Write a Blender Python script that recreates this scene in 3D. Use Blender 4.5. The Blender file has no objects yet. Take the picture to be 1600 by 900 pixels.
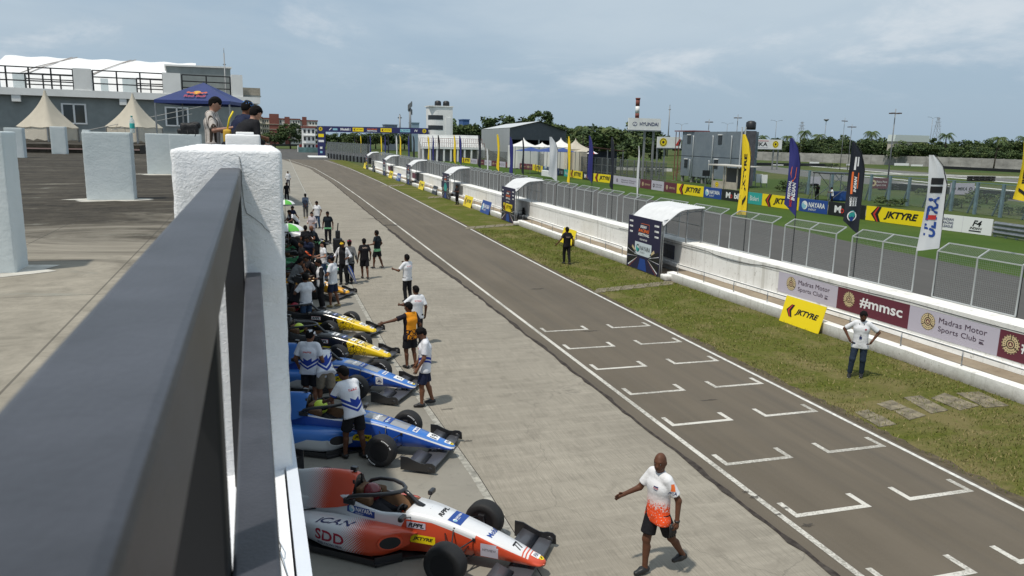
import bpy, math, random
import numpy as np
from mathutils import Vector, Matrix
from mathutils.bvhtree import BVHTree
random.seed(7); np.random.seed(7)
SC = bpy.context.scene
COL = SC.collection
RAD = math.radians

# ------------------------------------------------------------------ camera, sky, sun, exposure
CAMH = 5.75                      # camera height above the pit lane
FPX = 1190.0                     # focal length in pixels of the 1600 px wide photograph
_d = Vector((433 - 800, -(210 - 450), -FPX)).normalized()      # the track direction (+Y) seen by the camera
_up = Vector((1, -0.022, 0)).cross(_d).normalized()
if _up.y < 0: _up = -_up
_x = _d.cross(_up)
ROT = Matrix((_x, _d, _up))      # camera space -> world space
cam = bpy.data.objects.new('camera', bpy.data.cameras.new('camera'))
COL.objects.link(cam)
cam.data.sensor_width = 36.0
cam.data.lens = FPX * 36.0 / 1600.0
cam.data.clip_start = 0.05
cam.data.clip_end = 6000
cam.matrix_world = Matrix.Translation((0, 0, CAMH)) @ ROT.to_4x4()
SC.camera = cam
cam.data.dof.use_dof = True
cam.data.dof.focus_distance = 22.0
cam.data.dof.aperture_fstop = 16.0

SUN_DIR = Vector((0.40, 0.245, -1.0)).normalized()              # the way the light travels
sun = bpy.data.objects.new('sun', bpy.data.lights.new('sun', 'SUN'))
COL.objects.link(sun)
sun.data.energy = 2.3
sun.data.angle = RAD(2.0)
sun.data.color = (1.0, 0.935, 0.83)
sun.rotation_euler = SUN_DIR.to_track_quat('-Z', 'Y').to_euler()

world = bpy.data.worlds.new('World'); SC.world = world; world.use_nodes = True
wn = world.node_tree; wn.nodes.clear()
def wnode(t, **k):
    n = wn.nodes.new(t)
    for a, b in k.items(): setattr(n, a, b)
    return n
wo = wnode('ShaderNodeOutputWorld'); bg = wnode('ShaderNodeBackground')
sky = wnode('ShaderNodeTexSky', sky_type='NISHITA', sun_disc=False)
sky.sun_elevation = math.asin(-SUN_DIR.z)
sky.sun_rotation = math.atan2(-SUN_DIR.x, -SUN_DIR.y)
sky.air_density = 1.0; sky.dust_density = 2.0; sky.ozone_density = 1.2
tc = wnode('ShaderNodeTexCoord'); sep = wnode('ShaderNodeSeparateXYZ')
L = wn.links.new
L(tc.outputs['Generated'], sep.inputs[0])
def wmath(op, x, y=0.0, clamp=False):
    n = wnode('ShaderNodeMath', operation=op, use_clamp=clamp)
    for k, v in enumerate((x, y)):
        if isinstance(v, (int, float)): n.inputs[k].default_value = v
        else: L(v, n.inputs[k])
    return n.outputs[0]
zz = wmath('ADD', sep.outputs['Z'], 0.22)
comb = wnode('ShaderNodeCombineXYZ'); L(wmath('DIVIDE', sep.outputs['X'], zz), comb.inputs[0]); L(wmath('DIVIDE', sep.outputs['Y'], zz), comb.inputs[1])
def wnoise(scale, detail, rough, loc):
    mp = wnode('ShaderNodeMapping'); mp.inputs['Location'].default_value = loc; L(comb.outputs[0], mp.inputs[0])
    n = wnode('ShaderNodeTexNoise'); n.inputs['Scale'].default_value = scale; n.inputs['Detail'].default_value = detail; n.inputs['Roughness'].default_value = rough; n.inputs['Distortion'].default_value = 0.3
    L(mp.outputs[0], n.inputs['Vector']); return n.outputs[0]
def wrange(v, lo, hi):
    n = wnode('ShaderNodeMapRange'); L(v, n.inputs[0]); n.inputs[1].default_value = lo; n.inputs[2].default_value = hi; n.interpolation_type = 'SMOOTHSTEP'; return n.outputs[0]
def wmix(f, x, y):
    n = wnode('ShaderNodeMixRGB')
    for k, v in enumerate((f, x, y)):
        if isinstance(v, tuple): n.inputs[k].default_value = (*v, 1)
        elif isinstance(v, float): n.inputs[k].default_value = v
        else: L(v, n.inputs[k])
    return n.outputs[0]
high = wrange(sep.outputs['Z'], 0.02, 0.15)
base = wmix(0.88, sky.outputs[0], (3.10, 4.10, 5.10))          # thin high haze over the blue
veil = wmath('MULTIPLY', wrange(wnoise(0.45, 7, 0.55, (6.1, 15.8, 0)), 0.36, 0.62), high)
base = wmix(wmath('MULTIPLY', veil, 0.55), base, (5.3, 6.0, 6.5))
grey = wmath('MULTIPLY', wrange(wnoise(0.9, 8, 0.6, (4.1, 2.2, 0)), 0.52, 0.70), high)
base = wmix(wmath('MULTIPLY', grey, 0.55), base, (3.7, 4.5, 5.2))
puff = wmath('MULTIPLY', wrange(wnoise(1.3, 10, 0.62, (2.9, 7.7, 0)), 0.50, 0.70), wrange(sep.outputs['Z'], 0.03, 0.10))
base = wmix(wmath('MULTIPLY', puff, 0.45), base, (6.9, 7.1, 7.3))
L(base, bg.inputs['Color']); bg.inputs['Strength'].default_value = 0.084
L(bg.outputs[0], wo.inputs['Surface'])

SC.view_settings.view_transform = 'Standard'
SC.view_settings.look = 'None'
SC.view_settings.exposure = 0.50
SC.view_settings.gamma = 1.0
SC.render.engine = 'CYCLES'
SC.cycles.max_bounces = 5
SC.cycles.diffuse_bounces = 3
SC.cycles.glossy_bounces = 2
SC.cycles.transmission_bounces = 3
SC.cycles.transparent_max_bounces = 6
SC.cycles.use_denoising = True

# ------------------------------------------------------------------ where a pixel of the photograph stands in the world
_RN = np.array(ROT)
def ray(px, py):
    return _RN @ np.array((px - 800.0, -(py - 450.0), -FPX))
def G(px, py, z=0.0):
    """point of the horizontal plane at height z"""
    w = ray(px, py); t = (z - CAMH) / w[2]
    return Vector((w[0] * t, w[1] * t, z))
def VX(px, py, x):
    w = ray(px, py); t = x / w[0]
    return Vector((x, w[1] * t, CAMH + w[2] * t))
def VY(px, py, y):
    w = ray(px, py); t = y / w[1]
    return Vector((w[0] * t, y, CAMH + w[2] * t))
def proj(p):
    c = _RN.T @ (np.array(p, float) - np.array((0, 0, CAMH)))
    return 800 + FPX * c[0] / -c[2], 450 - FPX * c[1] / -c[2]
def HT(p, py):
    """height above p at which the photograph's row py is reached"""
    lo, hi = -5.0, 120.0
    for _ in range(50):
        m = (lo + hi) / 2
        if proj((p[0], p[1], m))[1] > py: lo = m
        else: hi = m
    return lo

# ------------------------------------------------------------------ materials
MATS = {}
def nodes_of(m):
    m.use_nodes = True
    nt = m.node_tree
    return nt, nt.nodes['Principled BSDF']
def M(name, col=None, rough=0.6, metal=0.0, var=0.0, scale=8.0, bump=0.0, bscale=None, spec=0.5, coat=0.0, col2=None, emit=None, detail=6.0, stretch=None, alpha=1.0):
    if name in MATS: return MATS[name]
    m = bpy.data.materials.new(name); MATS[name] = m
    nt, b = nodes_of(m)
    c = (col[0], col[1], col[2], 1)
    b.inputs['Base Color'].default_value = c
    b.inputs['Roughness'].default_value = rough
    b.inputs['Metallic'].default_value = metal
    b.inputs['Specular IOR Level'].default_value = spec
    b.inputs['Coat Weight'].default_value = coat
    if coat: b.inputs['Coat Roughness'].default_value = 0.08
    if alpha < 1: b.inputs['Alpha'].default_value = alpha
    m.diffuse_color = c
    if var or bump:
        t = nt.nodes.new('ShaderNodeTexCoord'); src = t.outputs['Object']
        if stretch:
            mpn = nt.nodes.new('ShaderNodeMapping'); mpn.inputs['Scale'].default_value = stretch
            nt.links.new(src, mpn.inputs[0]); src = mpn.outputs[0]
        n = nt.nodes.new('ShaderNodeTexNoise'); n.inputs['Scale'].default_value = scale; n.inputs['Detail'].default_value = detail; n.inputs['Roughness'].default_value = 0.6
        nt.links.new(src, n.inputs['Vector'])
        if var:
            r = nt.nodes.new('ShaderNodeValToRGB')
            k2 = col2 if col2 else tuple(max(0, x * (1 - var)) for x in col)
            k1 = col if col2 else tuple(min(1, x * (1 + var * 0.6)) for x in col)
            r.color_ramp.elements[0].position = 0.35; r.color_ramp.elements[0].color = (*k2, 1)
            r.color_ramp.elements[1].position = 0.68; r.color_ramp.elements[1].color = (*k1, 1)
            nt.links.new(n.outputs[0], r.inputs[0]); nt.links.new(r.outputs[0], b.inputs['Base Color'])
        if bump:
            n2 = nt.nodes.new('ShaderNodeTexNoise'); n2.inputs['Scale'].default_value = bscale or scale; n2.inputs['Detail'].default_value = 5
            nt.links.new(src, n2.inputs['Vector'])
            bp = nt.nodes.new('ShaderNodeBump'); bp.inputs['Strength'].default_value = bump; bp.inputs['Distance'].default_value = 0.02
            nt.links.new(n2.outputs[0], bp.inputs['Height']); nt.links.new(bp.outputs[0], b.inputs['Normal'])
    return m
class NT:
    """small helper to wire shader maths"""
    def __init__(s, m):
        s.m = m; s.nt, s.b = nodes_of(m)
    def n(s, t, **k):
        x = s.nt.nodes.new(t)
        for a, b in k.items(): setattr(x, a, b)
        return x
    def put(s, sock, v):
        if isinstance(v, (int, float)): sock.default_value = v
        elif isinstance(v, tuple): sock.default_value = v if len(v) == 4 or len(sock.default_value) == 3 else (*v, 1)
        else: s.nt.links.new(v, sock)
    def math(s, op, a, b=0.0, c=None, clamp=False):
        x = s.n('ShaderNodeMath', operation=op, use_clamp=clamp); s.put(x.inputs[0], a); s.put(x.inputs[1], b)
        if c is not None: s.put(x.inputs[2], c)
        return x.outputs[0]
    def mix(s, f, a, b, blend='MIX'):
        x = s.n('ShaderNodeMixRGB', blend_type=blend); s.put(x.inputs[0], f); s.put(x.inputs[1], a); s.put(x.inputs[2], b)
        return x.outputs[0]
    def noise(s, vec, scale, detail=5.0, rough=0.6, dist=0.0):
        x = s.n('ShaderNodeTexNoise'); s.put(x.inputs['Vector'], vec); x.inputs['Scale'].default_value = scale; x.inputs['Detail'].default_value = detail; x.inputs['Roughness'].default_value = rough; x.inputs['Distortion'].default_value = dist
        return x.outputs[0]
    def step(s, v, lo, hi):
        x = s.n('ShaderNodeMapRange'); s.put(x.inputs[0], v); x.inputs[1].default_value = lo; x.inputs[2].default_value = hi
        return x.outputs[0]
    def obj(s, scale=None):
        t = s.n('ShaderNodeTexCoord'); o = t.outputs['Object']
        if scale:
            mm = s.n('ShaderNodeMapping'); mm.inputs['Scale'].default_value = scale; s.nt.links.new(o, mm.inputs[0]); o = mm.outputs[0]
        return o
    def xyz(s, v):
        x = s.n('ShaderNodeSeparateXYZ'); s.nt.links.new(v, x.inputs[0]); return x.outputs
    def color(s, v): s.put(s.b.inputs['Base Color'], v)
    def bump(s, h, strength=0.3, dist=0.02):
        x = s.n('ShaderNodeBump'); x.inputs['Strength'].default_value = strength; x.inputs['Distance'].default_value = dist
        s.put(x.inputs['Height'], h); s.nt.links.new(x.outputs[0], s.b.inputs['Normal'])
def newmat(name, rough=0.7, spec=0.5):
    m = bpy.data.materials.new(name); MATS[name] = m
    t = NT(m); t.b.inputs['Roughness'].default_value = rough; t.b.inputs['Specular IOR Level'].default_value = spec
    return t

# ------------------------------------------------------------------ mesh building
class MB:
    def __init__(s): s.v = []; s.f = []; s.m = []; s.mats = []; s.sm = []
    def mi(s, mat):
        if mat not in s.mats: s.mats.append(mat)
        return s.mats.index(mat)
    def add(s, vs, fs, mat, smooth=False):
        o = len(s.v); k = s.mi(mat)
        s.v.extend(tuple(v) for v in vs)
        for f in fs:
            s.f.append(tuple(i + o for i in f)); s.m.append(k); s.sm.append(smooth)
    def quad(s, a, b, c, d, mat): s.add((a, b, c, d), ((0, 1, 2, 3),), mat)
    def box(s, lo, hi, mat, mtx=None):
        x0, y0, z0 = lo; x1, y1, z1 = hi
        vs = [Vector(p) for p in ((x0,y0,z0),(x1,y0,z0),(x1,y1,z0),(x0,y1,z0),(x0,y0,z1),(x1,y0,z1),(x1,y1,z1),(x0,y1,z1))]
        if mtx is not None: vs = [mtx @ v for v in vs]
        s.add(vs, ((0,3,2,1),(4,5,6,7),(0,1,5,4),(1,2,6,5),(2,3,7,6),(3,0,4,7)), mat)
    def bbox(s, lo, hi, mat, bev=0.01, mtx=None):
        """box with a small chamfer all round"""
        import bmesh
        bm = bmesh.new(); bmesh.ops.create_cube(bm, size=1.0)
        for v in bm.verts:
            v.co = Vector([lo[i] + (v.co[i] + 0.5) * (hi[i] - lo[i]) for i in range(3)])
        bmesh.ops.bevel(bm, geom=list(bm.edges), offset=bev, segments=2, affect='EDGES', profile=0.5)
        if mtx is not None: bmesh.ops.transform(bm, matrix=mtx, verts=bm.verts)
        bm.verts.index_update()
        s.add([v.co.copy() for v in bm.verts], [[v.index for v in f.verts] for f in bm.faces], mat)
        bm.free()
    def tube(s, pts, r, mat, n=8, caps=True, smooth=True):
        pts = [Vector(p) for p in pts]
        rs = r if isinstance(r, (list, tuple)) else [r] * len(pts)
        vs = []; fs = []
        ref = None
        for i, p in enumerate(pts):
            a = pts[max(i - 1, 0)]; b = pts[min(i + 1, len(pts) - 1)]
            d = (b - a).normalized()
            if ref is None:
                ref = Vector((0, 0, 1)) if abs(d.z) < 0.9 else Vector((1, 0, 0))
            u = d.cross(ref).normalized(); w = u.cross(d)
            ref = w
            for k in range(n):
                t = 2 * math.pi * k / n
                vs.append(p + (u * math.cos(t) + w * math.sin(t)) * rs[i])
        for i in range(len(pts) - 1):
            for k in range(n):
                k2 = (k + 1) % n
                fs.append((i * n + k, i * n + k2, (i + 1) * n + k2, (i + 1) * n + k))
        if caps:
            fs.append(tuple(reversed(range(n)))); fs.append(tuple(range((len(pts) - 1) * n, len(pts) * n)))
        s.add(vs, fs, mat, smooth)
    def bar(s, a, b, w, h, mat, up=(0, 0, 1)):
        a = Vector(a); b = Vector(b); d = (b - a); l = d.length; d.normalize()
        up = Vector(up)
        if abs(d.dot(up)) > 0.95: up = Vector((1, 0, 0))
        u = d.cross(up).normalized(); v = u.cross(d)
        vs = []
        for p in (a, b):
            for (i, j) in ((-1, -1), (1, -1), (1, 1), (-1, 1)): vs.append(p + u * (i * w / 2) + v * (j * h / 2))
        s.add(vs, ((0,1,2,3),(7,6,5,4),(0,4,5,1),(1,5,6,2),(2,6,7,3),(3,7,4,0)), mat)
    def lathe(s, prof, mat, n=20, mtx=None, smooth=True):
        """profile of (radius, z) turned about z"""
        vs = []; fs = []
        for r, z in prof:
            for k in range(n):
                t = 2 * math.pi * k / n
                p = Vector((r * math.cos(t), r * math.sin(t), z))
                vs.append(mtx @ p if mtx is not None else p)
        for i in range(len(prof) - 1):
            for k in range(n):
                k2 = (k + 1) % n
                fs.append((i * n + k, i * n + k2, (i + 1) * n + k2, (i + 1) * n + k))
        if prof[0][0] > 1e-4: fs.append(tuple(reversed(range(n))))
        if prof[-1][0] > 1e-4: fs.append(tuple(range((len(prof) - 1) * n, len(prof) * n)))
        s.add(vs, fs, mat, smooth)
    def prism(s, poly, h0, h1, mat, frame):
        """polygon in the (u,v) plane of frame (o,u,v,n) extruded along n"""
        o, u, v, n = frame
        m = len(poly)
        vs = [o + u * a + v * b + n * h0 for a, b in poly] + [o + u * a + v * b + n * h1 for a, b in poly]
        fs = [tuple(reversed(range(m))), tuple(range(m, 2 * m))] + [(i, (i + 1) % m, m + (i + 1) % m, m + i) for i in range(m)]
        s.add(vs, fs, mat)
    def grid(s, rows, mat, smooth=True, closed=False):
        """rows of points with equal counts"""
        m = len(rows[0]); vs = [p for r in rows for p in r]; fs = []
        for i in range(len(rows) - 1):
            for k in range(m if closed else m - 1):
                k2 = (k + 1) % m
                fs.append((i * m + k, i * m + k2, (i + 1) * m + k2, (i + 1) * m + k))
        s.add(vs, fs, mat, smooth)
    def build(s, name, parent=None, loc=None, rotz=0.0):
        me = bpy.data.meshes.new(name)
        me.from_pydata([tuple(v) for v in s.v], [], s.f)
        for m in s.mats: me.materials.append(m)
        if s.f:
            me.polygons.foreach_set('material_index', s.m)
            me.polygons.foreach_set('use_smooth', s.sm)
        me.update()
        o = bpy.data.objects.new(name, me); COL.objects.link(o)
        if parent is not None: o.parent = parent
        if loc is not None: o.location = loc
        if rotz: o.rotation_euler = (0, 0, rotz)
        return o
def tag(o, label, cat, group=None):
    o['label'] = label; o['category'] = cat
    if group: o['group'] = group
    return o
def kind(o, k='structure'):
    o['kind'] = k; return o
def thing(name, label, cat, loc=(0, 0, 0), rotz=0.0, group=None):
    o = bpy.data.objects.new(name, None); COL.objects.link(o)
    o.empty_display_size = 0.2
    o.location = loc; o.rotation_euler = (0, 0, rotz)
    return tag(o, label, cat, group)
def dup(root, loc, rotz=None, label=None, group=None, scale=None):
    r = root.copy(); COL.objects.link(r); r.location = loc
    if rotz is not None: r.rotation_euler = (0, 0, rotz)
    if label: r['label'] = label
    if group: r['group'] = group
    if scale is not None: r.scale = (scale,) * 3 if isinstance(scale, (int, float)) else scale
    for ch in list(root.children):
        c = ch.copy(); COL.objects.link(c); c.parent = r
        for g in list(ch.children):
            d = g.copy(); COL.objects.link(d); d.parent = c
    return r
def interp(tab, x):
    """piecewise linear table [(x, a, b, ..)]"""
    xs = [t[0] for t in tab]
    return [float(np.interp(x, xs, [t[i] for t in tab])) for i in range(1, len(tab[0]))]
def catmull(tab, x):
    """smooth table, first column ascending"""
    n = len(tab)
    i = 0
    while i < n - 2 and x > tab[i + 1][0]: i += 1
    a = tab[max(i - 1, 0)]; b = tab[i]; c = tab[i + 1]; d = tab[min(i + 2, n - 1)]
    h = c[0] - b[0]; t = min(max((x - b[0]) / h, 0), 1)
    out = []
    for k in range(1, len(b)):
        mb = (c[k] - a[k]) / max(c[0] - a[0], 1e-6) * h; mc = (d[k] - b[k]) / max(d[0] - b[0], 1e-6) * h
        out.append((2*t**3-3*t*t+1)*b[k] + (t**3-2*t*t+t)*mb + (-2*t**3+3*t*t)*c[k] + (t**3-t*t)*mc)
    return out

# ------------------------------------------------------------------ lettering
GLYPH = {}
def prep_text(items):
    objs = []
    for it in items:
        s, style = it
        cu = bpy.data.curves.new('t', 'FONT'); cu.body = s; cu.size = 1.0
        cu.resolution_u = 3; cu.fill_mode = 'FRONT'
        if 'b' in style: cu.offset = 0.022
        if 'B' in style: cu.offset = 0.04
        if 'i' in style: cu.shear = 0.28
        ob = bpy.data.objects.new('t', cu); COL.objects.link(ob); objs.append((it, ob))
    bpy.context.view_layer.update()
    dg = bpy.context.evaluated_depsgraph_get()
    for it, ob in objs:
        me = bpy.data.meshes.new_from_object(ob.evaluated_get(dg))
        vs = np.zeros(len(me.vertices) * 3); me.vertices.foreach_get('co', vs); vs = vs.reshape(-1, 3)[:, :2]
        fs = [tuple(p.vertices) for p in me.polygons]
        lo = vs.min(0); hi = vs.max(0)
        GLYPH[it] = ((vs - lo) / (hi[1] - lo[1]), fs, (hi[0] - lo[0]) / (hi[1] - lo[1]))
        bpy.data.meshes.remove(me)
        cu = ob.data; bpy.data.objects.remove(ob); bpy.data.curves.remove(cu)
class Decal:
    """flat marks in the plane of a frame (o,u,v,n), gathered in one mesh; optionally laid onto a curved surface"""
    def __init__(s, o=None, u=None, v=None, n=None, bvh=None, off=0.004):
        s.mb = MB(); s.bvh = bvh; s.lift = off; s.layer = 0
        if o is not None: s.frame(o, u, v, n)
    def frame(s, o, u, v, n=None):
        s.o = Vector(o); s.u = Vector(u).normalized(); s.v = Vector(v).normalized()
        s.n = Vector(n).normalized() if n is not None else s.u.cross(s.v).normalized()
        return s
    def put(s, pts, fs, mat, layer):
        d = s.lift + layer * 0.0015
        vs = []
        for a, b in pts:
            p = s.o + s.u * a + s.v * b
            if s.bvh is not None:
                h = s.bvh.ray_cast(p + s.n * 0.6, -s.n, 1.5)
                if h[0] is not None: p = h[0] + s.n * d
                else: p = p + s.n * d
            else: p = p + s.n * d
            vs.append(p)
        s.mb.add(vs, fs, mat)
    def rect(s, x0, y0, x1, y1, mat, layer=0, nx=1, ny=1):
        if s.bvh is not None: nx = max(nx, 8); ny = max(ny, 4)
        pts = [(x0 + (x1 - x0) * i / nx, y0 + (y1 - y0) * j / ny) for j in range(ny + 1) for i in range(nx + 1)]
        fs = [(j * (nx + 1) + i, j * (nx + 1) + i + 1, (j + 1) * (nx + 1) + i + 1, (j + 1) * (nx + 1) + i) for j in range(ny) for i in range(nx)]
        s.put(pts, fs, mat, layer)
    def poly(s, pts, mat, layer=0): s.put(pts, [tuple(range(len(pts)))], mat, layer)
    def disc(s, x, y, r, mat, layer=0, n=20, ry=None):
        s.poly([(x + r * math.cos(2*math.pi*k/n), y + (ry or r) * math.sin(2*math.pi*k/n)) for k in range(n)], mat, layer)
    def ring(s, x, y, r0, r1, mat, layer=0, n=24):
        pts = [(x + r * math.cos(2*math.pi*k/n), y + r * math.sin(2*math.pi*k/n)) for r in (r0, r1) for k in range(n)]
        s.put(pts, [(k, n + k, n + (k + 1) % n, (k + 1) % n) for k in range(n)], mat, layer)
    def text(s, t, x, y, h, mat, style='', layer=1, w=None, align='l', rot=0):
        if (t, style) not in GLYPH: prep_text([(t, style)])
        vs, fs, asp = GLYPH[(t, style)]
        W = w if w else asp * h
        x0 = x - W / 2 if align == 'c' else (x - W if align == 'r' else x)
        pts = [(x0 + a / asp * W, y + b * h) for a, b in vs]
        if rot:
            c, sn = math.cos(rot), math.sin(rot)
            pts = [(x + (a - x) * c - (b - y) * sn, y + (a - x) * sn + (b - y) * c) for a, b in pts]
        s.put(pts, fs, mat, layer)
    def build(s, parent, name='lettering'): return s.mb.build(name, parent)
# ------------------------------------------------------------------ shared colours
WHITE = M('white_paint', (0.78, 0.78, 0.77), 0.55)
BLACK = M('black_satin', (0.012, 0.012, 0.014), 0.45)
NAVY = M('navy_print', (0.020, 0.022, 0.105), 0.55)
YEL = M('yellow_print', (0.86, 0.66, 0.005), 0.5)
RED = M('red_print', (0.55, 0.03, 0.025), 0.5)
ORA = M('orange_print', (0.80, 0.16, 0.03), 0.5)
BLUE = M('blue_print', (0.015, 0.06, 0.28), 0.5)
TEAL = M('teal_print', (0.03, 0.36, 0.33), 0.5)
MAROON = M('maroon_print', (0.125, 0.022, 0.040), 0.55)
LAV = M('lavender_print', (0.50, 0.47, 0.55), 0.55)
CREAM = M('cream_print', (0.62, 0.50, 0.29), 0.55)
DBROWN = M('dark_brown_print', (0.045, 0.022, 0.018), 0.6)
PLUM = M('plum_print', (0.055, 0.025, 0.05), 0.6)
WPRINT = M('white_print', (0.80, 0.80, 0.80), 0.5)
GREYM = M('grey_metal', (0.30, 0.31, 0.32), 0.4, 0.7, var=0.25, scale=5)
GALV = M('galvanised_wire', (0.40, 0.42, 0.42), 0.45, 0.5)
SKYBL = M('pale_blue_print', (0.25, 0.50, 0.62), 0.5)

# ------------------------------------------------------------------ the ground and the two tracks
def sheet(name, pts, z, mat, sub=None):
    mb = MB(); mb.add([(p[0], p[1], z) for p in pts], [tuple(range(len(pts)))], mat)
    return kind(mb.build(name))
def ribbon(name, left, right, z, mat):
    """surface between two plan polylines with the same number of points"""
    mb = MB(); rows = [[(a[0], a[1], z), (b[0], b[1], z)] for a, b in zip(left, right)]
    mb.grid(rows, mat, smooth=False)
    return kind(mb.build(name))

t = newmat('far_grass_soil', 0.95, 0.1)
o = t.obj(); n1 = t.noise(o, 0.035, 6, 0.65); n2 = t.noise(o, 0.9, 6, 0.7)
c = t.mix(t.step(n1, 0.42, 0.60), (0.052, 0.088, 0.020), (0.115, 0.115, 0.045))
c = t.mix(t.step(n2, 0.35, 0.75), c, (0.040, 0.066, 0.018)); t.color(c); t.bump(n2, 0.5, 0.1)
GROUNDM = MATS['far_grass_soil']
sheet('ground', [(-900, -300), (1800, -300), (1800, 3200), (-900, 3200)], 0.0, GROUNDM)

t = newmat('pit_lane_concrete', 0.85, 0.25)
o = t.obj(); st = t.obj((7.0, 0.45, 1.0)); st2 = t.obj((0.35, 5.0, 1.0)); fine = t.obj((75.0, 1.6, 1.0))
a = t.noise(o, 0.28, 7, 0.6, 0.6); b_ = t.noise(st2, 1.0, 6, 0.65); d_ = t.noise(fine, 1.0, 3, 0.6); e_ = t.noise(o, 2.2, 9, 0.75, 0.5)
c = t.mix(t.step(a, 0.30, 0.72), (0.245, 0.222, 0.182), (0.330, 0.300, 0.248))
c = t.mix(t.math('MULTIPLY', t.step(b_, 0.46, 0.72), 0.60), c, (0.395, 0.360, 0.300))
c = t.mix(t.math('MULTIPLY', t.step(e_, 0.50, 0.72), 0.60), c, (0.165, 0.148, 0.120))
c = t.mix(t.math('MULTIPLY', t.step(d_, 0.44, 0.64), 0.50), c, (0.160, 0.146, 0.120))
vo = t.n('ShaderNodeTexVoronoi', feature='DISTANCE_TO_EDGE'); vo.inputs['Scale'].default_value = 0.16
ww = t.n('ShaderNodeVectorMath', operation='ADD'); t.nt.links.new(o, ww.inputs[0])
nn = t.n('ShaderNodeTexNoise'); nn.inputs['Scale'].default_value = 0.9; nn.inputs['Detail'].default_value = 6; t.nt.links.new(o, nn.inputs['Vector']); t.nt.links.new(nn.outputs['Color'], ww.inputs[1]); t.nt.links.new(ww.outputs[0], vo.inputs['Vector'])
crk = t.step(vo.outputs['Distance'], 0.0022, 0.0)
c = t.mix(t.math('MULTIPLY', crk, 0.28), c, (0.05, 0.046, 0.04)); t.color(c); t.bump(d_, 0.25, 0.006)
PITM = MATS['pit_lane_concrete']
t = newmat('apron_concrete', 0.85, 0.25)
o = t.obj(); a = t.noise(o, 0.5, 7, 0.62, 0.4); b_ = t.noise(o, 5.0, 8, 0.7)
c = t.mix(t.step(a, 0.32, 0.70), (0.215, 0.202, 0.174), (0.310, 0.290, 0.248))
c = t.mix(t.math('MULTIPLY', t.step(b_, 0.55, 0.8), 0.5), c, (0.085, 0.082, 0.075)); t.color(c); t.bump(b_, 0.15, 0.01)
APRM = MATS['apron_concrete']
t = newmat('old_asphalt', 0.88, 0.3)
o = t.obj(); a = t.noise(t.obj((1.2, 0.12, 1)), 0.8, 6, 0.6, 0.3); b_ = t.noise(o, 90.0, 3, 0.7); e_ = t.noise(t.obj((2.5, 0.05, 1)), 1.0, 4, 0.6); f_ = t.noise(o, 0.22, 5, 0.6)
c = t.mix(t.step(a, 0.30, 0.72), (0.100, 0.082, 0.060), (0.138, 0.114, 0.085))
c = t.mix(t.math('MULTIPLY', t.step(e_, 0.46, 0.70), 0.45), c, (0.072, 0.064, 0.054))
c = t.mix(t.math('MULTIPLY', t.step(f_, 0.50, 0.75), 0.35), c, (0.170, 0.142, 0.108))
c = t.mix(t.math('MULTIPLY', t.step(b_, 0.45, 0.75), 0.35), c, (0.20, 0.19, 0.17)); t.color(c); t.bump(b_, 0.35, 0.004)
ASPH = MATS['old_asphalt']
t = newmat('track_asphalt', 0.85, 0.3)
o = t.obj(); a = t.noise(t.obj((1.0, 0.05, 1)), 0.6, 6, 0.6); b_ = t.noise(o, 30.0, 3, 0.7)
c = t.mix(t.step(a, 0.30, 0.72), (0.062, 0.059, 0.055), (0.088, 0.083, 0.077)); t.color(t.mix(t.math('MULTIPLY', t.step(b_, 0.45, 0.8), 0.3), c, (0.16, 0.16, 0.155)))
TRKM = MATS['track_asphalt']
t = newmat('worn_line_paint', 0.75, 0.3)
o = t.obj(); b_ = t.noise(o, 22.0, 8, 0.8); a = t.noise(o, 0.5, 3, 0.5)
f = t.step(t.math('ADD', b_, t.math('MULTIPLY', a, 0.55)), 0.74, 0.88)
t.color(t.mix(f, (0.60, 0.58, 0.53), (0.30, 0.285, 0.25)))
LINEM = MATS['worn_line_paint']
t = newmat('verge_turf', 0.95, 0.1)
o = t.obj(); a = t.noise(o, 0.42, 7, 0.68, 0.5); b_ = t.noise(o, 9.0, 6, 0.75); s_ = t.noise(t.obj((0.25, 1.6, 1)), 0.9, 5, 0.6)
c = t.mix(t.step(b_, 0.35, 0.68), (0.060, 0.074, 0.011), (0.128, 0.142, 0.026))
xx = t.xyz(o)
nearf = t.step(xx['Y'], 22.0, 12.0)
edge = t.step(t.math('ABSOLUTE', t.math('SUBTRACT', xx['X'], 11.5)), 1.3, 0.0)
dry = t.math('ADD', t.step(a, 0.48, 0.66), t.math('MULTIPLY', t.math('ADD', t.math('MULTIPLY', nearf, 0.6), t.math('MULTIPLY', edge, 0.75)), t.step(s_, 0.38, 0.62)), clamp=True)
c = t.mix(t.math('MULTIPLY', dry, 0.72), c, (0.205, 0.165, 0.080))
c = t.mix(t.math('MULTIPLY', t.step(s_, 0.62, 0.75), 0.5), c, (0.110, 0.092, 0.055))
t.color(c); t.bump(b_, 0.9, 0.05)
TURFM = MATS['verge_turf']
t = newmat('infield_grass', 0.95, 0.1)
o = t.obj(); a = t.noise(o, 0.12, 6, 0.6); b_ = t.noise(o, 3.0, 6, 0.75)
c = t.mix(t.step(a, 0.35, 0.65), (0.040, 0.082, 0.012), (0.068, 0.108, 0.022)); t.color(t.mix(t.math('MULTIPLY', t.step(b_, 0.5, 0.75), 0.5), c, (0.035, 0.062, 0.012))); t.bump(b_, 0.8, 0.06)
INFM = MATS['infield_grass']
t = newmat('dry_soil', 0.95, 0.1)
o = t.obj(); b_ = t.noise(o, 4.0, 7, 0.7); t.color(t.mix(t.step(b_, 0.3, 0.7), (0.06, 0.05, 0.035), (0.14, 0.115, 0.075))); t.bump(b_, 0.6, 0.03)
SOIL = MATS['dry_soil']
t = newmat('joint_dirt', 0.95, 0.1)
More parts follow.
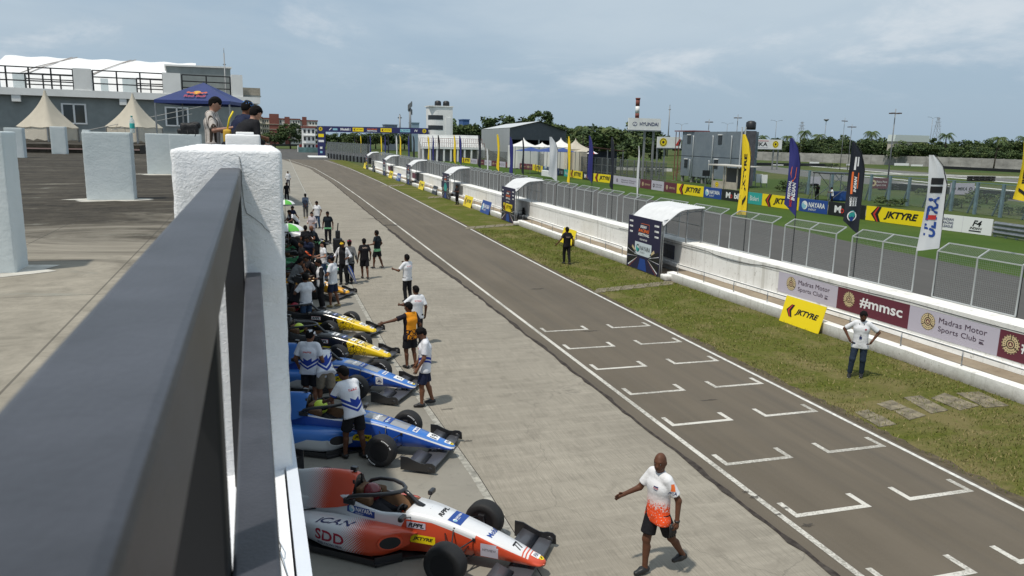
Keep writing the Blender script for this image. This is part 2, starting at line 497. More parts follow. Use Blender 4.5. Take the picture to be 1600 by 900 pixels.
o = t.obj(); b_ = t.noise(o, 6.0, 6, 0.7); t.color(t.mix(t.step(b_, 0.35, 0.7), (0.030, 0.025, 0.024), (0.085, 0.075, 0.066)))
JOINT = MATS['joint_dirt']

YS = [-6, 0, 6, 12, 20, 30, 40, 55, 75, 100, 140, 190]
def linex(tab):
    return [(interp(tab, y)[0], y) for y in YS]
LJ = [(-6, 7.06), (8, 7.06), (20, 6.98), (30, 6.9), (40, 6.62), (55, 6.5), (75, 6.4), (100, 6.3), (140, 5.2), (190, 1.0)]      # edge concrete / asphalt
LL = [(-6, 7.40), (55, 7.40), (75, 7.36), (100, 7.15), (140, 6.1), (190, 2.2)]                                              # left painted line
RL = [(-6, 11.41), (26, 11.43), (35, 11.55), (45, 11.68), (53, 11.88), (70, 12.2), (100, 12.5), (140, 12.3), (190, 10.5)]     # right painted line
RE = [(-6, 11.62), (26, 11.62), (35, 11.72), (45, 11.85), (53, 12.05), (70, 12.4), (100, 12.7), (140, 12.6), (190, 11.5)]     # edge of the asphalt
WB = [(-6, 16.35), (14, 16.25), (20, 16.1), (28, 15.75), (40, 15.6), (60, 15.5), (100, 15.4), (140, 15.2), (190, 15.0)]       # foot of the low wall
AP = [(-6, 3.32), (10, 3.15), (13, 3.08), (17, 2.84), (21, 2.64), (30, 2.57), (60, 2.58), (100, 2.58), (140, 2.6), (190, 2.6)] # apron edge
ribbon('pit_lane', [(-14, y) for y in YS], [(x + 0.05, y) for x, y in linex(LJ)], 0.004, PITM)
ribbon('apron', [(-3.0, y) for y in YS], linex(AP), 0.008, APRM)
# painted strip along the edge of the apron and the open joint beside it
ribbon('apron_strip', [(x - 0.10, y) for x, y in linex(AP)], [(x + 0.03, y) for x, y in linex(AP)], 0.012, M('apron_strip_paint', (0.36, 0.345, 0.30), 0.8, var=0.45, scale=7))
ribbon('apron_joint', [(x + 0.03, y) for x, y in linex(AP)], [(x + 0.045, y) for x, y in linex(AP)], 0.012, JOINT)
ribbon('race_track_lane', linex(LJ), linex(RE), 0.010, ASPH)
# ragged dirt along the joint
mb = MB(); rows = []
yy = -4.0
while yy < 130:
    x0 = interp(LJ, yy)[0]; w = 0.035 + 0.05 * random.random() ** 2 + (0.05 if 30 < yy < 48 else 0)
    j = 0.02 * math.sin(yy * 1.7) + random.uniform(-0.02, 0.02)
    rows.append([(x0 - w + j, yy, 0.014), (x0 + w * 0.8 + j, yy, 0.014)])
    yy += 0.25 + yy * 0.004
mb.grid(rows, JOINT, smooth=False); kind(mb.build('lane_joint'))
lw = 0.055
ribbon('lane_line', [(x - lw, y) for x, y in linex(LL)], [(x + lw, y) for x, y in linex(LL)], 0.015, LINEM)
ribbon('lane_line', [(x - 0.045, y) for x, y in linex(RL)], [(x + 0.045, y) for x, y in linex(RL)], 0.015, M('fresh_line_paint', (0.66, 0.65, 0.61), 0.7, var=0.3, scale=9))
# starting grid: brackets every 2 m, two columns
mb = MB()
for col, (xa, xb) in enumerate(((7.60, 9.05), (9.84, 11.20))):
    for k in range(11):
        y = 21.25 - 1.998 * k + (0.02 if col else 0)
        w = 0.10
        mb.box((xa, y, 0.012), (xb, y + w, 0.015), LINEM)
        for s, x in ((0, xa), (1, xb - w)):
            mb.box((x, y + w, 0.012), (x + w, y + 0.50, 0.015), LINEM)
kind(mb.build('grid_markings'))
STAIN = M('oil_stain', (0.060, 0.050, 0.040), 0.7, alpha=0.55)
for px, py, a, b in ((922, 518, .28, .05), (1108, 626, .22, .03), (1262, 822, .10, .05), (1216, 805, .06, .03), (1228, 795, .05, .03), (585, 342, .9, .12), (612, 352, .6, .35), (560, 327, .5, .10), (1180, 778, .10, .05), (1165, 770, .06, .04), (700, 640, .16, .03), (730, 690, .10, .04), (840, 452, .3, .08)):
    p = G(px, py); rr = [1 + .35 * math.sin(k * 2.1 + px) + .2 * math.sin(k * 3.7 + py) for k in range(14)]
    sheet('ground_stain', [(p.x + a * rr[k] * math.cos(2 * math.pi * k / 14), p.y + b * rr[k] * math.sin(2 * math.pi * k / 14)) for k in range(14)], 0.0185, STAIN)
ribbon('grass_verge', [(x - 0.02, y) for x, y in linex(RE)], [(x + 0.3, y) for x, y in linex(WB)], 0.005, TURFM)
# soil showing along the asphalt edge
mb = MB(); rows = []; yy = 4.0
while yy < 60:
    x0 = interp(RE, yy)[0]; w = (0.10 + 0.16 * random.random()) * (1.0 if yy < 20 else 0.5)
    rows.append([(x0 - 0.05 - 0.03 * random.random(), yy, 0.0135), (x0 + w, yy, 0.0135)]); yy += 0.22
mb.grid(rows, SOIL, smooth=False); kind(mb.build('verge_soil'))
# the main straight beyond the wall and its grass
ribbon('main_straight', [(18.6, y) for y in YS], [(interp([(-6, 31.5), (26, 32.6), (40, 33.8), (60, 36.4), (95, 37.0), (190, 38.5)], y)[0], y) for y in YS], 0.006, TRKM)
ribbon('far_grass_strip', [(interp([(-6, 31.5), (26, 32.6), (40, 33.8), (60, 36.4), (95, 37.0), (190, 38.5)], y)[0], y) for y in YS], [(interp([(-6, 46), (100, 46.5), (190, 53)], y)[0], y) for y in YS], 0.005, INFM)
ribbon('service_road', [(46.5, -40), (47.5, 30), (49, 110)], [(52, -40), (52.5, 30), (53, 110)], 0.006, M('gravel_road', (0.17, 0.155, 0.13), 0.95, var=0.3, scale=2))
ribbon('far_tarmac', [(-14, 190), (-26, 260), (-60, 330)], [(40, 190), (36, 260), (20, 330)], 0.006, TRKM)
# kart circuit between the straight and the boundary wall
KT = M('kart_asphalt', (0.13, 0.128, 0.12), 0.9, var=0.25, scale=1)
ribbon('kart_track', [(70, 20), (82, 70), (100, 140), (120, 190)], [(82, 16), (94, 66), (112, 134), (132, 186)], 0.007, KT)
ribbon('kart_track', [(120, 40), (130, 110), (150, 190)], [(131, 36), (141, 106), (160, 184)], 0.007, KT)
ribbon('kart_kerb', [(96, 64), (114, 132)], [(97.2, 63.6), (115.2, 131.4)], 0.014, WHITE)
ribbon('kart_kerb', [(118.0, 40), (128.0, 110), (148, 190)], [(119.4, 40), (129.4, 110), (149.4, 190)], 0.014, WHITE)

# grass blades on the near verge
mb_v = []; mb_f = []
N = 42000
ys = 9.0 + 38.0 * np.random.rand(N) ** 1.6
xs = np.interp(ys, [a[0] for a in RE], [a[1] for a in RE]) + 0.02 + np.random.rand(N) * (np.interp(ys, [a[0] for a in WB], [a[1] for a in WB]) - np.interp(ys, [a[0] for a in RE], [a[1] for a in RE]) - 0.02)
pn = np.sin(xs * 2.1 + np.sin(ys * 0.9) * 2) * np.sin(ys * 1.3 + xs)
keep = np.random.rand(N) < 0.55 + 0.45 * pn
xs = xs[keep]; ys = ys[keep]; N = len(xs)
h = (0.03 + 0.05 * np.random.rand(N)); th = np.random.rand(N) * 6.283; w = 0.006 + ys * 0.00035; lx = np.random.randn(N) * 0.03; ly = np.random.randn(N) * 0.03
V = np.zeros((N, 3, 3)); V[:, 0] = np.stack([xs - w * np.cos(th), ys - w * np.sin(th), np.full(N, 0.004)], 1); V[:, 1] = np.stack([xs + w * np.cos(th), ys + w * np.sin(th), np.full(N, 0.004)], 1); V[:, 2] = np.stack([xs + lx, ys + ly, h], 1)
me = bpy.data.meshes.new('grass_blades'); me.from_pydata(V.reshape(-1, 3).tolist(), [], np.arange(N * 3).reshape(-1, 3).tolist())
gm = [M('blade_green', (0.105, 0.130, 0.021), 0.8), M('blade_olive', (0.178, 0.164, 0.038), 0.85), M('blade_straw', (0.30, 0.24, 0.11), 0.9)]
for m in gm: me.materials.append(m)
drn = np.clip((20 - ys) / 14, 0, 1) * 0.25 + 0.09
r = np.random.rand(N); me.polygons.foreach_set('material_index', np.where(r < drn, 2, np.where(r < 0.5, 1, 0)).astype(np.int32)); me.update()
go = bpy.data.objects.new('grass_blades', me); COL.objects.link(go); kind(go, 'stuff')

# paving slabs lying in the grass
SLABM = M('paving_stone', (0.215, 0.185, 0.125), 0.9, var=0.6, scale=4, bump=0.3)
def slab(name, pts, label, group):
    zs = [G(x, y, 0.03) for x, y in pts]
    c = sum(zs, Vector()) / len(zs); c.z = 0
    mb = MB(); P2 = [(p.x - c.x, p.y - c.y) for p in zs]
    mb.prism(P2, 0.0, 0.014, SLABM, (Vector(), Vector((1, 0, 0)), Vector((0, 1, 0)), Vector((0, 0, 1))))
    return tag(mb.build('paving_slab', loc=(c.x, c.y, 0.006)), label, 'paving slab', group)
for lb, pts in (
    ('sandy paving slab at the foot of the low wall, largest of the near group', [(1455, 621), (1476, 613), (1530, 633), (1500, 640)]),
    ('grey paving slab lying against the broken end of the low wall', [(1494, 613), (1530, 611), (1577, 633), (1540, 636)]),
    ('grey paving slab sunk in grass behind the man with hands on hips', [(1412, 620), (1438, 617), (1482, 640), (1455, 645)]),
    ('pale broken paving slab, upper one of the pair in dry grass', [(1370, 630), (1394, 624), (1418, 636), (1392, 640)]),
    ('brownish paving slab, lower one of the pair in dry grass', [(1397, 641), (1420, 636), (1447, 648), (1421, 655)]),
    ('sandy paving slab nearest to the painted track edge line', [(1336, 643), (1356, 639), (1374, 648), (1352, 653)]),
    ('grey weathered paving slab nearest to the grid marks', [(1354, 654), (1376, 648), (1401, 662), (1374, 666)])):
    slab('paving_slab', pts, lb, 'paving slabs crossing the near verge')
for row in (([(927, 457), (1052, 443)], 6), ([(726, 358), (803, 352)], 5), ([(668, 310), (707, 308)], 4), ([(594, 292), (632, 290)], 4)):
    (a, b), n = row
    for i in range(n):
        x = a[0] + (b[0] - a[0]) * i / n; y = a[1] + (b[1] - a[1]) * i / n; x2 = a[0] + (b[0] - a[0]) * (i + 0.9) / n
        hh = 6.5 * (y - 212) / 240
        slab('paving_slab', [(x, y), (x + hh * 0.9, y - hh), (x2 + hh * 0.9, y - hh * 1.25), (x2, y - 1)], 'flat pale paving slab in a row across the far verge in front of a shelter', 'paving slabs in rows across the far verge')

# ------------------------------------------------------------------ the pit building under the camera
YAW = RAD(1.716)
BE = Vector((-math.sin(YAW), math.cos(YAW), 0)); BL = Vector((math.cos(YAW), math.sin(YAW), 0))
BFM = Matrix((( BL.x, BE.x, 0, 0), (BL.y, BE.y, 0, 0), (0, 0, 1, 0), (0, 0, 0, 1)))    # (lateral, along, z) -> world
def BP(lat, along, z): return BL * lat + BE * along + Vector((0, 0, z))
t = newmat('roof_concrete', 0.9, 0.2)
o = t.obj(); x_ = t.xyz(o)
a = t.noise(t.obj((0.55, 0.9, 1)), 0.75, 9, 0.72, 0.8); b_ = t.noise(o, 3.5, 9, 0.78, 0.5); g_ = t.noise(t.obj((0.35, 1.0, 1)), 1.3, 9, 0.75, 0.6)
pos = t.math('ADD', t.step(x_['Y'], 5.5, 13.0), t.math('MULTIPLY', t.step(x_['X'], -1.5, -4.5), 0.2), clamp=True)
f = t.step(t.math('ADD', t.math('MULTIPLY', pos, 0.62), t.math('MULTIPLY', t.math('SUBTRACT', t.math('ADD', t.math('MULTIPLY', a, 0.7), t.math('MULTIPLY', b_, 0.3)), 0.5), 2.2)), 0.14, 0.50)
c = t.mix(t.step(b_, 0.3, 0.72), (0.185, 0.168, 0.136), (0.370, 0.335, 0.275))
c = t.mix(f, c, t.mix(t.step(t.math('ADD', t.math('MULTIPLY', b_, .5), t.math('MULTIPLY', g_, .5)), 0.42, 0.62), (0.026, 0.022, 0.017), (0.090, 0.078, 0.060)))
c = t.mix(t.math('MULTIPLY', t.step(g_, 0.60, 0.70), 0.75), c, (0.24, 0.245, 0.215))
vo = t.n('ShaderNodeTexBrick'); vo.inputs['Scale'].default_value = 1.0; vo.inputs['Brick Width'].default_value = 3.0; vo.inputs['Row Height'].default_value = 1.1; vo.inputs['Mortar Size'].default_value = 0.007; vo.offset = 0
rm = t.n('ShaderNodeMapping'); rm.inputs['Rotation'].default_value = (0, 0, RAD(90)); t.nt.links.new(o, rm.inputs[0]); t.nt.links.new(rm.outputs[0], vo.inputs['Vector'])
c = t.mix(t.math('MULTIPLY', vo.outputs['Fac'], 0.6), c, (0.05, 0.045, 0.04)); t.color(c); t.bump(b_, 0.2, 0.01)
ROOFM = MATS['roof_concrete']
t = newmat('rough_white_render', 0.8, 0.3)
o = t.obj(); b_ = t.noise(t.obj((1, 1, 1.4)), 75.0, 5, 0.62, 0.9); a = t.noise(o, 1.6, 6, 0.7); d2 = t.noise(o, 24, 4, 0.6)
sp = t.step(t.noise(o, 34.0, 3, 0.5), 0.74, 0.80)
c = t.mix(t.step(a, 0.35, 0.75), (0.80, 0.81, 0.83), (0.89, 0.89, 0.90)); c = t.mix(t.math('MULTIPLY', sp, 0.4), c, (0.35, 0.34, 0.32))
t.color(c); t.bump(t.math('ADD', b_, t.math('MULTIPLY', d2, 0.8)), 0.85, 0.0045)
PIERM = MATS['rough_white_render']
t = newmat('rough_grey_render', 0.85, 0.25)
o = t.obj(); b_ = t.noise(o, 28.0, 5, 0.65, 0.4); a = t.noise(o, 1.2, 6, 0.65)
t.color(t.mix(t.step(a, 0.3, 0.75), (0.50, 0.56, 0.57), (0.62, 0.66, 0.67))); t.bump(b_, 0.35, 0.015)
BLKM = MATS['rough_grey_render']
pit = thing('pit_building', 'long flat roofed pit building with dark stained concrete terrace under the railing', 'building')
pit.matrix_world = BFM
GREYW = M('grey_wall_paint', (0.25, 0.275, 0.27), 0.8, var=0.12, scale=1.5)
mb = MB(); mb.box((-24, -9, 0.0), (0.035, 60, 4.28), M('pit_wall_paint', (0.62, 0.63, 0.63), 0.8, var=0.12, scale=1.5)); mb.build('wall', pit)
mb = MB(); mb.box((-24.2, -9.1, 4.30), (-0.18, 60.1, 4.60), ROOFM); mb.build('roof', pit)
mb = MB(); mb.box((-0.178, -9.0, 4.302), (0.043, 60, 4.93), PIERM); mb.build('parapet', pit)
mb = MB(); mb.box((0.048, -9.0, 4.25), (0.075, 60, 4.936), M('pale_trim', (0.66, 0.70, 0.76), 0.5, var=0.1, scale=3)); mb.build('edge_trim', pit)
for k in range(9):
    mb = MB(); mb.bbox((0.036, -6.0 + k * 6.5, 0.01), (0.052, -1.6 + k * 6.5, 3.2), GREYM, 0.004); mb.build('garage_door', pit)
# the pier at the end of the railing, with the crack that runs down its face
pier = thing('masonry_pier', 'near white rough rendered parapet pier with a hairline crack, black railing fixed to it', 'pier')
pier.matrix_world = BFM
def rough_block(lo, hi, amp, mat, seed=1, n=26):
    """a block of hand-trowelled render: every face subdivided and pushed in and out, corners rounded"""
    import bmesh
    rng = np.random.RandomState(seed)
    bm = bmesh.new(); bmesh.ops.create_cube(bm, size=1.0)
    for v in bm.verts: v.co = Vector([lo[i] + (v.co[i] + 0.5) * (hi[i] - lo[i]) for i in range(3)])
    bmesh.ops.bevel(bm, geom=list(bm.edges), offset=amp * 2.2, segments=2, affect='EDGES', profile=0.6)
    bmesh.ops.triangulate(bm, faces=[f for f in bm.faces if len(f.verts) > 4])
    L_ = max((hi[i] - lo[i]) for i in range(3)) / n
    for _ in range(5):
        ed = [e for e in bm.edges if e.calc_length() > L_]
        if not ed: break
        bmesh.ops.subdivide_edges(bm, edges=ed, cuts=1, use_grid_fill=True)
    for v in bm.verts: v.co += Vector(rng.uniform(-amp, amp, 3)) * 0.35
    mb = MB(); bm.verts.index_update()
    mb.add([v.co.copy() for v in bm.verts], [[v.index for v in f.verts] for f in bm.faces], mat, True); bm.free()
    return mb
rough_block((-0.172, 1.86, 4.90), (0.064, 2.70, 5.714), 0.004, PIERM, 2, 40).build('pier_body', pier)
mb = MB(); crack = M('crack_line', (0.10, 0.10, 0.10), 0.9)
cp = [(-0.029, 5.700), (-0.026, 5.682), (-0.0245, 5.66), (-0.026, 5.64), (-0.024, 5.61), (-0.022, 5.585), (-0.018, 5.57), (-0.012, 5.566), (-0.004, 5.56), (0.004, 5.553), (0.014, 5.545), (0.02, 5.535), (0.032, 5.525)]
for a, b in zip(cp[:-1], cp[1:]): mb.bar((a[0], 1.8578, a[1]), (b[0], 1.8578, b[1]), 0.0007, 0.0012, crack)
mb.build('crack', pier)
# bent wire lying on the ledge
mb = MB(); wp = [(0.005, 1.57, 4.945), (0.012, 1.50, 4.95), (0.022, 1.455, 4.95), (0.020, 1.43, 4.95), (0.014, 1.44, 4.95), (0.012, 1.47, 4.95), (0.020, 1.425, 4.945), (0.024, 1.40, 4.94), (0.030, 1.36, 4.937), (0.036, 1.33, 4.936)]
mb.tube(wp, 0.0011, M('grey_wire', (0.12, 0.115, 0.11), 0.7), 6)
wireo = mb.build('loose_wire'); wireo.matrix_world = BFM; tag(wireo, 'thin bent grey wire lying on the white parapet ledge', 'wire')
# railing
RAILM = M('rail_paint', (0.047, 0.049, 0.060), 0.42, 0.0, var=0.32, scale=14, bump=0.08, bscale=300)
rl = thing('railing', 'near dark grey square tube railing, running out of focus toward the viewer', 'railing'); rl.matrix_world = BFM
def tubebox(lo, hi, bev=0.004):
    mb = MB(); mb.bbox(lo, hi, RAILM, bev); return mb
tubebox((-0.0715, -2.2, 5.621), (-0.0265, 1.872, 5.673)).build('top_rail', rl)
tubebox((-0.0268, -2.2, 5.385), (0.008, 1.872, 5.431), 0.003).build('lower_rail', rl)
RAILM = M('shaded_post_paint', (0.010, 0.010, 0.012), 0.6)  # posts darker than the rails: shade under the rail put into the colour
for y in (1.79, 0.54, -0.7, -1.9): tubebox((-0.070, y, 4.92), (-0.028, y + 0.045, 5.622), 0.003).build('post', rl)

# piers standing on the terrace
def pier_at(lat0, lat1, al0, al1, top, label, seed, grp='rendered piers standing on the terrace'):
    o = rough_block((lat0, al0, 4.58), (lat1, al1, top), 0.006, BLKM, seed, 18).build('masonry_pier')
    o.matrix_world = BFM; return tag(o, label, 'pier', grp)
pier_at(-2.74, -1.855, 7.05, 7.42, 5.725, 'pale grey rendered terrace pier cut by the picture edge, nearest on the dark floor', 3)
pier_at(-2.66, -1.935, 14.4, 14.75, 5.725, 'broad pale grey rendered terrace pier with a water bottle on top', 4)
pier_at(-2.76, -2.12, 23.3, 23.65, 5.70, 'pale grey rendered terrace pier beside the one holding the black bag', 5)
pier_at(-2.10, -1.30, 22.6, 22.95, 5.70, 'pale grey rendered terrace pier with a black bag on top', 6)
SPL = M('paint_splash', (0.50, 0.48, 0.43), .85, var=.3, scale=6)
for lat, al, a, b in ((-2.33, 14.5, .60, .42), (-2.3, 7.2, .62, .45), (-2.0, 23.2, 1.1, .5)):
    o = sheet('paint_splash', [(lat + a * (1 + .25 * math.sin(k * 2.3)) * math.cos(k * .35), al + b * (1 + .3 * math.sin(k * 1.7)) * math.sin(k * .35)) for k in range(18)], 4.603, SPL); o.matrix_world = BFM
def roofpier(x0, x1, yb, yt, along, label, seed):
    def at(px, py):
        w = Vector(ray(px, py)); t_ = along / w.dot(BE); return w * t_ + Vector((0, 0, CAMH))
    a = at(x0, yb); b = at(x1, yb); c = at(x1, yt)
    o = rough_block((a.dot(BL), along, a.z - 0.3), (b.dot(BL), along + 0.4, c.z), 0.008, BLKM, seed, 12).build('masonry_pier')
    o.matrix_world = BFM; return tag(o, label, 'pier', 'rendered piers standing on the terrace')
roofpier(9, 38, 239, 200, 36.0, 'distant pale terrace pier at the left picture edge, before the left peaked tent', 8)
roofpier(80, 104, 231, 198, 42.0, 'distant pale terrace pier standing in front of the left peaked tent', 9)
roofpier(130, 141, 229, 203, 43.0, 'low pale stub pier half hidden behind the bottle pier', 10)
o = rough_block((-0.215, 7.1, 4.7), (0.072, 7.7, 5.742), 0.006, PIERM, 12, 18).build('masonry_pier'); o.matrix_world = BFM
tag(o, 'small white parapet pier in front of the two people leaning over', 'pier', 'white piers along the parapet')
mb = MB(); mb.bbox((-0.13, 7.2, 5.742), (0.02, 7.42, 5.765), WHITE, 0.008); o = mb.build('paper_stack'); o.matrix_world = BFM
tag(o, 'small white box lying on the far white parapet pier', 'box')
# ------------------------------------------------------------------ people: one continuous skin per figure, clothes grown round it
class Field:
    def __init__(s, lo, hi, h):
        s.h = h; s.lo = np.array(lo, np.float32)
        s.n = np.maximum(np.ceil((np.array(hi) - np.array(lo)) / h).astype(int) + 1, 4)
        s.F = np.full(s.n, 9.0, np.float32)
        s.ax = [s.lo[i] + h * np.arange(s.n[i], dtype=np.float32) for i in range(3)]
    def block(s, lo, hi):
        i0 = np.clip(((np.array(lo) - s.lo) / s.h).astype(int), 0, s.n - 1); i1 = np.clip(np.ceil((np.array(hi) - s.lo) / s.h).astype(int) + 1, 1, s.n)
        i1 = np.maximum(i1, i0 + 1)
        sl = tuple(slice(a, b) for a, b in zip(i0, i1))
        X, Y, Z = np.meshgrid(*[s.ax[k][sl[k]] for k in range(3)], indexing='ij')
        return sl, X, Y, Z
    def join(s, sl, d, k):
        f = s.F[sl]
        if k <= 0: s.F[sl] = np.minimum(f, d); return
        hh = np.maximum(k - np.abs(f - d), 0) / k
        s.F[sl] = np.minimum(f, d) - hh * hh * k * 0.25
    def cone(s, a, b, ra, rb, k=0.03, cut=None, c0=None):
        a = np.array(a, np.float32); b = np.array(b, np.float32); r = max(ra, rb) + k + 2.5 * s.h
        sl, X, Y, Z = s.block(np.minimum(a, b) - r, np.maximum(a, b) + r)
        d = b - a; L2 = float(d @ d) + 1e-9
        t = np.clip(((X - a[0]) * d[0] + (Y - a[1]) * d[1] + (Z - a[2]) * d[2]) / L2, 0, 1)
        D = np.sqrt((X - a[0] - t * d[0]) ** 2 + (Y - a[1] - t * d[1]) ** 2 + (Z - a[2] - t * d[2]) ** 2) - (ra + (rb - ra) * t)
        if cut is not None:
            ln = math.sqrt(L2); e = d / ln
            D = np.maximum(D, (X - a[0]) * e[0] + (Y - a[1]) * e[1] + (Z - a[2]) * e[2] - cut * ln)
        s.join(sl, D, k)
    def ell(s, c, axes, rad, k=0.03, planes=()):
        """ellipsoid with unit axes (3 vectors) and radii; planes: (normal, offset) kept on the negative side"""
        c = np.array(c, np.float32); R = max(rad) + k + 2.5 * s.h
        sl, X, Y, Z = s.block(c - R, c + R)
        q = [((X - c[0]) * a[0] + (Y - c[1]) * a[1] + (Z - c[2]) * a[2]) / r for a, r in zip(axes, rad)]
        g = np.sqrt(q[0] ** 2 + q[1] ** 2 + q[2] ** 2) + 1e-6
        gg = np.sqrt((q[0] / rad[0]) ** 2 + (q[1] / rad[1]) ** 2 + (q[2] / rad[2]) ** 2) + 1e-6
        D = g * (g - 1) / gg
        for nrm, of in planes:
            D = np.maximum(D, (X - c[0]) * nrm[0] + (Y - c[1]) * nrm[1] + (Z - c[2]) * nrm[2] - of)
        s.join(sl, D, k)
    def cut(s, p, nrm):
        X, Y, Z = np.meshgrid(*s.ax, indexing='ij')
        s.F = np.maximum(s.F, (X - p[0]) * nrm[0] + (Y - p[1]) * nrm[1] + (Z - p[2]) * nrm[2])
    def mesh(s):
        F = s.F; n = s.n
        neg = F < 0
        if not neg.any(): return [], []
        c = np.zeros(n - 1, np.int8)
        for i in (0, 1):
            for j in (0, 1):
                for k in (0, 1): c += neg[i:n[0]-1+i, j:n[1]-1+j, k:n[2]-1+k]
        act = (c > 0) & (c < 8); idx = -np.ones(n - 1, np.int64); I = np.argwhere(act); idx[act] = np.arange(len(I))
        acc = np.zeros((len(I), 3)); cnt = np.zeros(len(I))
        cor = [(i, j, k) for i in (0, 1) for j in (0, 1) for k in (0, 1)]
        val = {q: F[I[:, 0] + q[0], I[:, 1] + q[1], I[:, 2] + q[2]] for q in cor}
        for q in cor:
            for a in range(3):
                if q[a] == 0:
                    q2 = list(q); q2[a] = 1; q2 = tuple(q2); v0 = val[q]; v1 = val[q2]; m = (v0 < 0) != (v1 < 0)
                    tt = np.where(m, v0 / np.where(np.abs(v0 - v1) < 1e-9, 1, v0 - v1), 0)
                    pt = np.tile(np.array(q, float), (len(I), 1)); pt[:, a] = tt
                    acc[m] += pt[m]; cnt[m] += 1
        V = (I + acc / cnt[:, None]) * s.h + s.lo
        Q = []
        for a in range(3):
            b, d = (a + 1) % 3, (a + 2) % 3
            s0 = [slice(None)] * 3; s1 = [slice(None)] * 3
            s0[a] = slice(0, n[a] - 1); s1[a] = slice(1, n[a])
            sg = neg[tuple(s0)] != neg[tuple(s1)]
            E = np.argwhere(sg)
            E = E[(E[:, b] > 0) & (E[:, d] > 0) & (E[:, b] < n[b] - 1) & (E[:, d] < n[d] - 1)]
            fl = neg[tuple(s0)][E[:, 0], E[:, 1], E[:, 2]]
            cs = []
            for ob, od in ((-1, -1), (0, -1), (0, 0), (-1, 0)):
                e = E.copy(); e[:, b] += ob; e[:, d] += od; cs.append(idx[e[:, 0], e[:, 1], e[:, 2]])
            q = np.stack(cs, 1); q[~fl] = q[~fl][:, ::-1]; Q.append(q)
        return V, np.concatenate(Q)
def skin_mesh(fld, mat, mb=None):
    V, Q = fld.mesh(); mb = mb or MB()
    if len(V): mb.add(V.tolist(), Q.tolist(), mat, True)
    return mb
def ik(a, t, l1, l2, pole):
    a = np.array(a, float); t = np.array(t, float); d = t - a; L_ = np.linalg.norm(d); d = d / max(L_, 1e-6)
    L_ = min(max(L_, abs(l1 - l2) + 0.02), (l1 + l2) * 0.995); t = a + d * L_
    x = (l1 * l1 - l2 * l2 + L_ * L_) / (2 * L_); hh = math.sqrt(max(l1 * l1 - x * x, 0))
    p = np.array(pole, float); p = p - d * (p @ d); p /= max(np.linalg.norm(p), 1e-6)
    return a + d * x + p * hh, t
SKIN = {'dark': M('skin_dark', (0.112, 0.048, 0.027), 0.55, spec=.25, var=0.15, scale=9), 'brown': M('skin_brown', (0.185, 0.082, 0.046), 0.55, spec=.25, var=0.15, scale=9), 'fair': M('skin_fair', (0.40, 0.21, 0.145), 0.5, var=0.12, scale=9)}
HAIR = M('black_hair', (0.007, 0.006, 0.006), 0.75, spec=.12, bump=0.5, bscale=120)
def cloth(name, col, rough=0.85, var=0.22):
    return M(name, col, rough, 0.0, var=var, scale=9, bump=0.55, bscale=16, spec=0.15)
C_WHITE = cloth('white_cotton', (0.70, 0.71, 0.74), var=0.10); C_BLACK = cloth('black_cotton', (0.016, 0.016, 0.019)); C_NAVY = cloth('navy_cotton', (0.018, 0.024, 0.055))
C_JEAN = cloth('blue_denim', (0.045, 0.085, 0.16)); C_DJEAN = cloth('dark_denim', (0.030, 0.045, 0.075)); C_KHAKI = cloth('khaki_cotton', (0.24, 0.20, 0.145)); C_GREY = cloth('grey_cotton', (0.15, 0.155, 0.16)); C_SLATE = cloth('slate_shirt', (0.055, 0.075, 0.115)); C_GTROU = cloth('grey_trousers', (0.11, 0.105, 0.10))
C_LGREY = cloth('pale_grey_trousers', (0.34, 0.31, 0.30)); S_BLACK = M('black_shoe', (0.012, 0.012, 0.013), 0.5); S_WHITE = M('white_sole', (0.6, 0.6, 0.58), 0.6); S_TAN = M('tan_shoe', (0.35, 0.27, 0.13), 0.6)
def striped(name, fn):
    t = newmat(name, 0.85, 0.15); o = t.obj(); x = t.xyz(o); fn(t, x, o); w = t.noise(o, 16, 4); t.bump(w, 0.55, 0.02); return MATS[name]
def _grad(t, x, o):
    s = t.n('ShaderNodeTexVoronoi'); s.inputs['Scale'].default_value = 55; t.nt.links.new(o, s.inputs['Vector'])
    f = t.step(x['Z'], 1.24, 0.97); dots = t.math('GREATER_THAN', t.math('ADD', f, t.math('MULTIPLY', s.outputs['Distance'], -0.9)), 0.28)
    c = t.mix(t.math('MULTIPLY', f, 0.35), (0.74, 0.74, 0.76), (0.9, 0.25, 0.10)); c = t.mix(t.math('MULTIPLY', dots, t.step(f, 0.0, 0.6)), c, (0.90, 0.10, 0.025)); t.color(c)
C_GRAD = striped('white_to_orange_jersey', _grad)
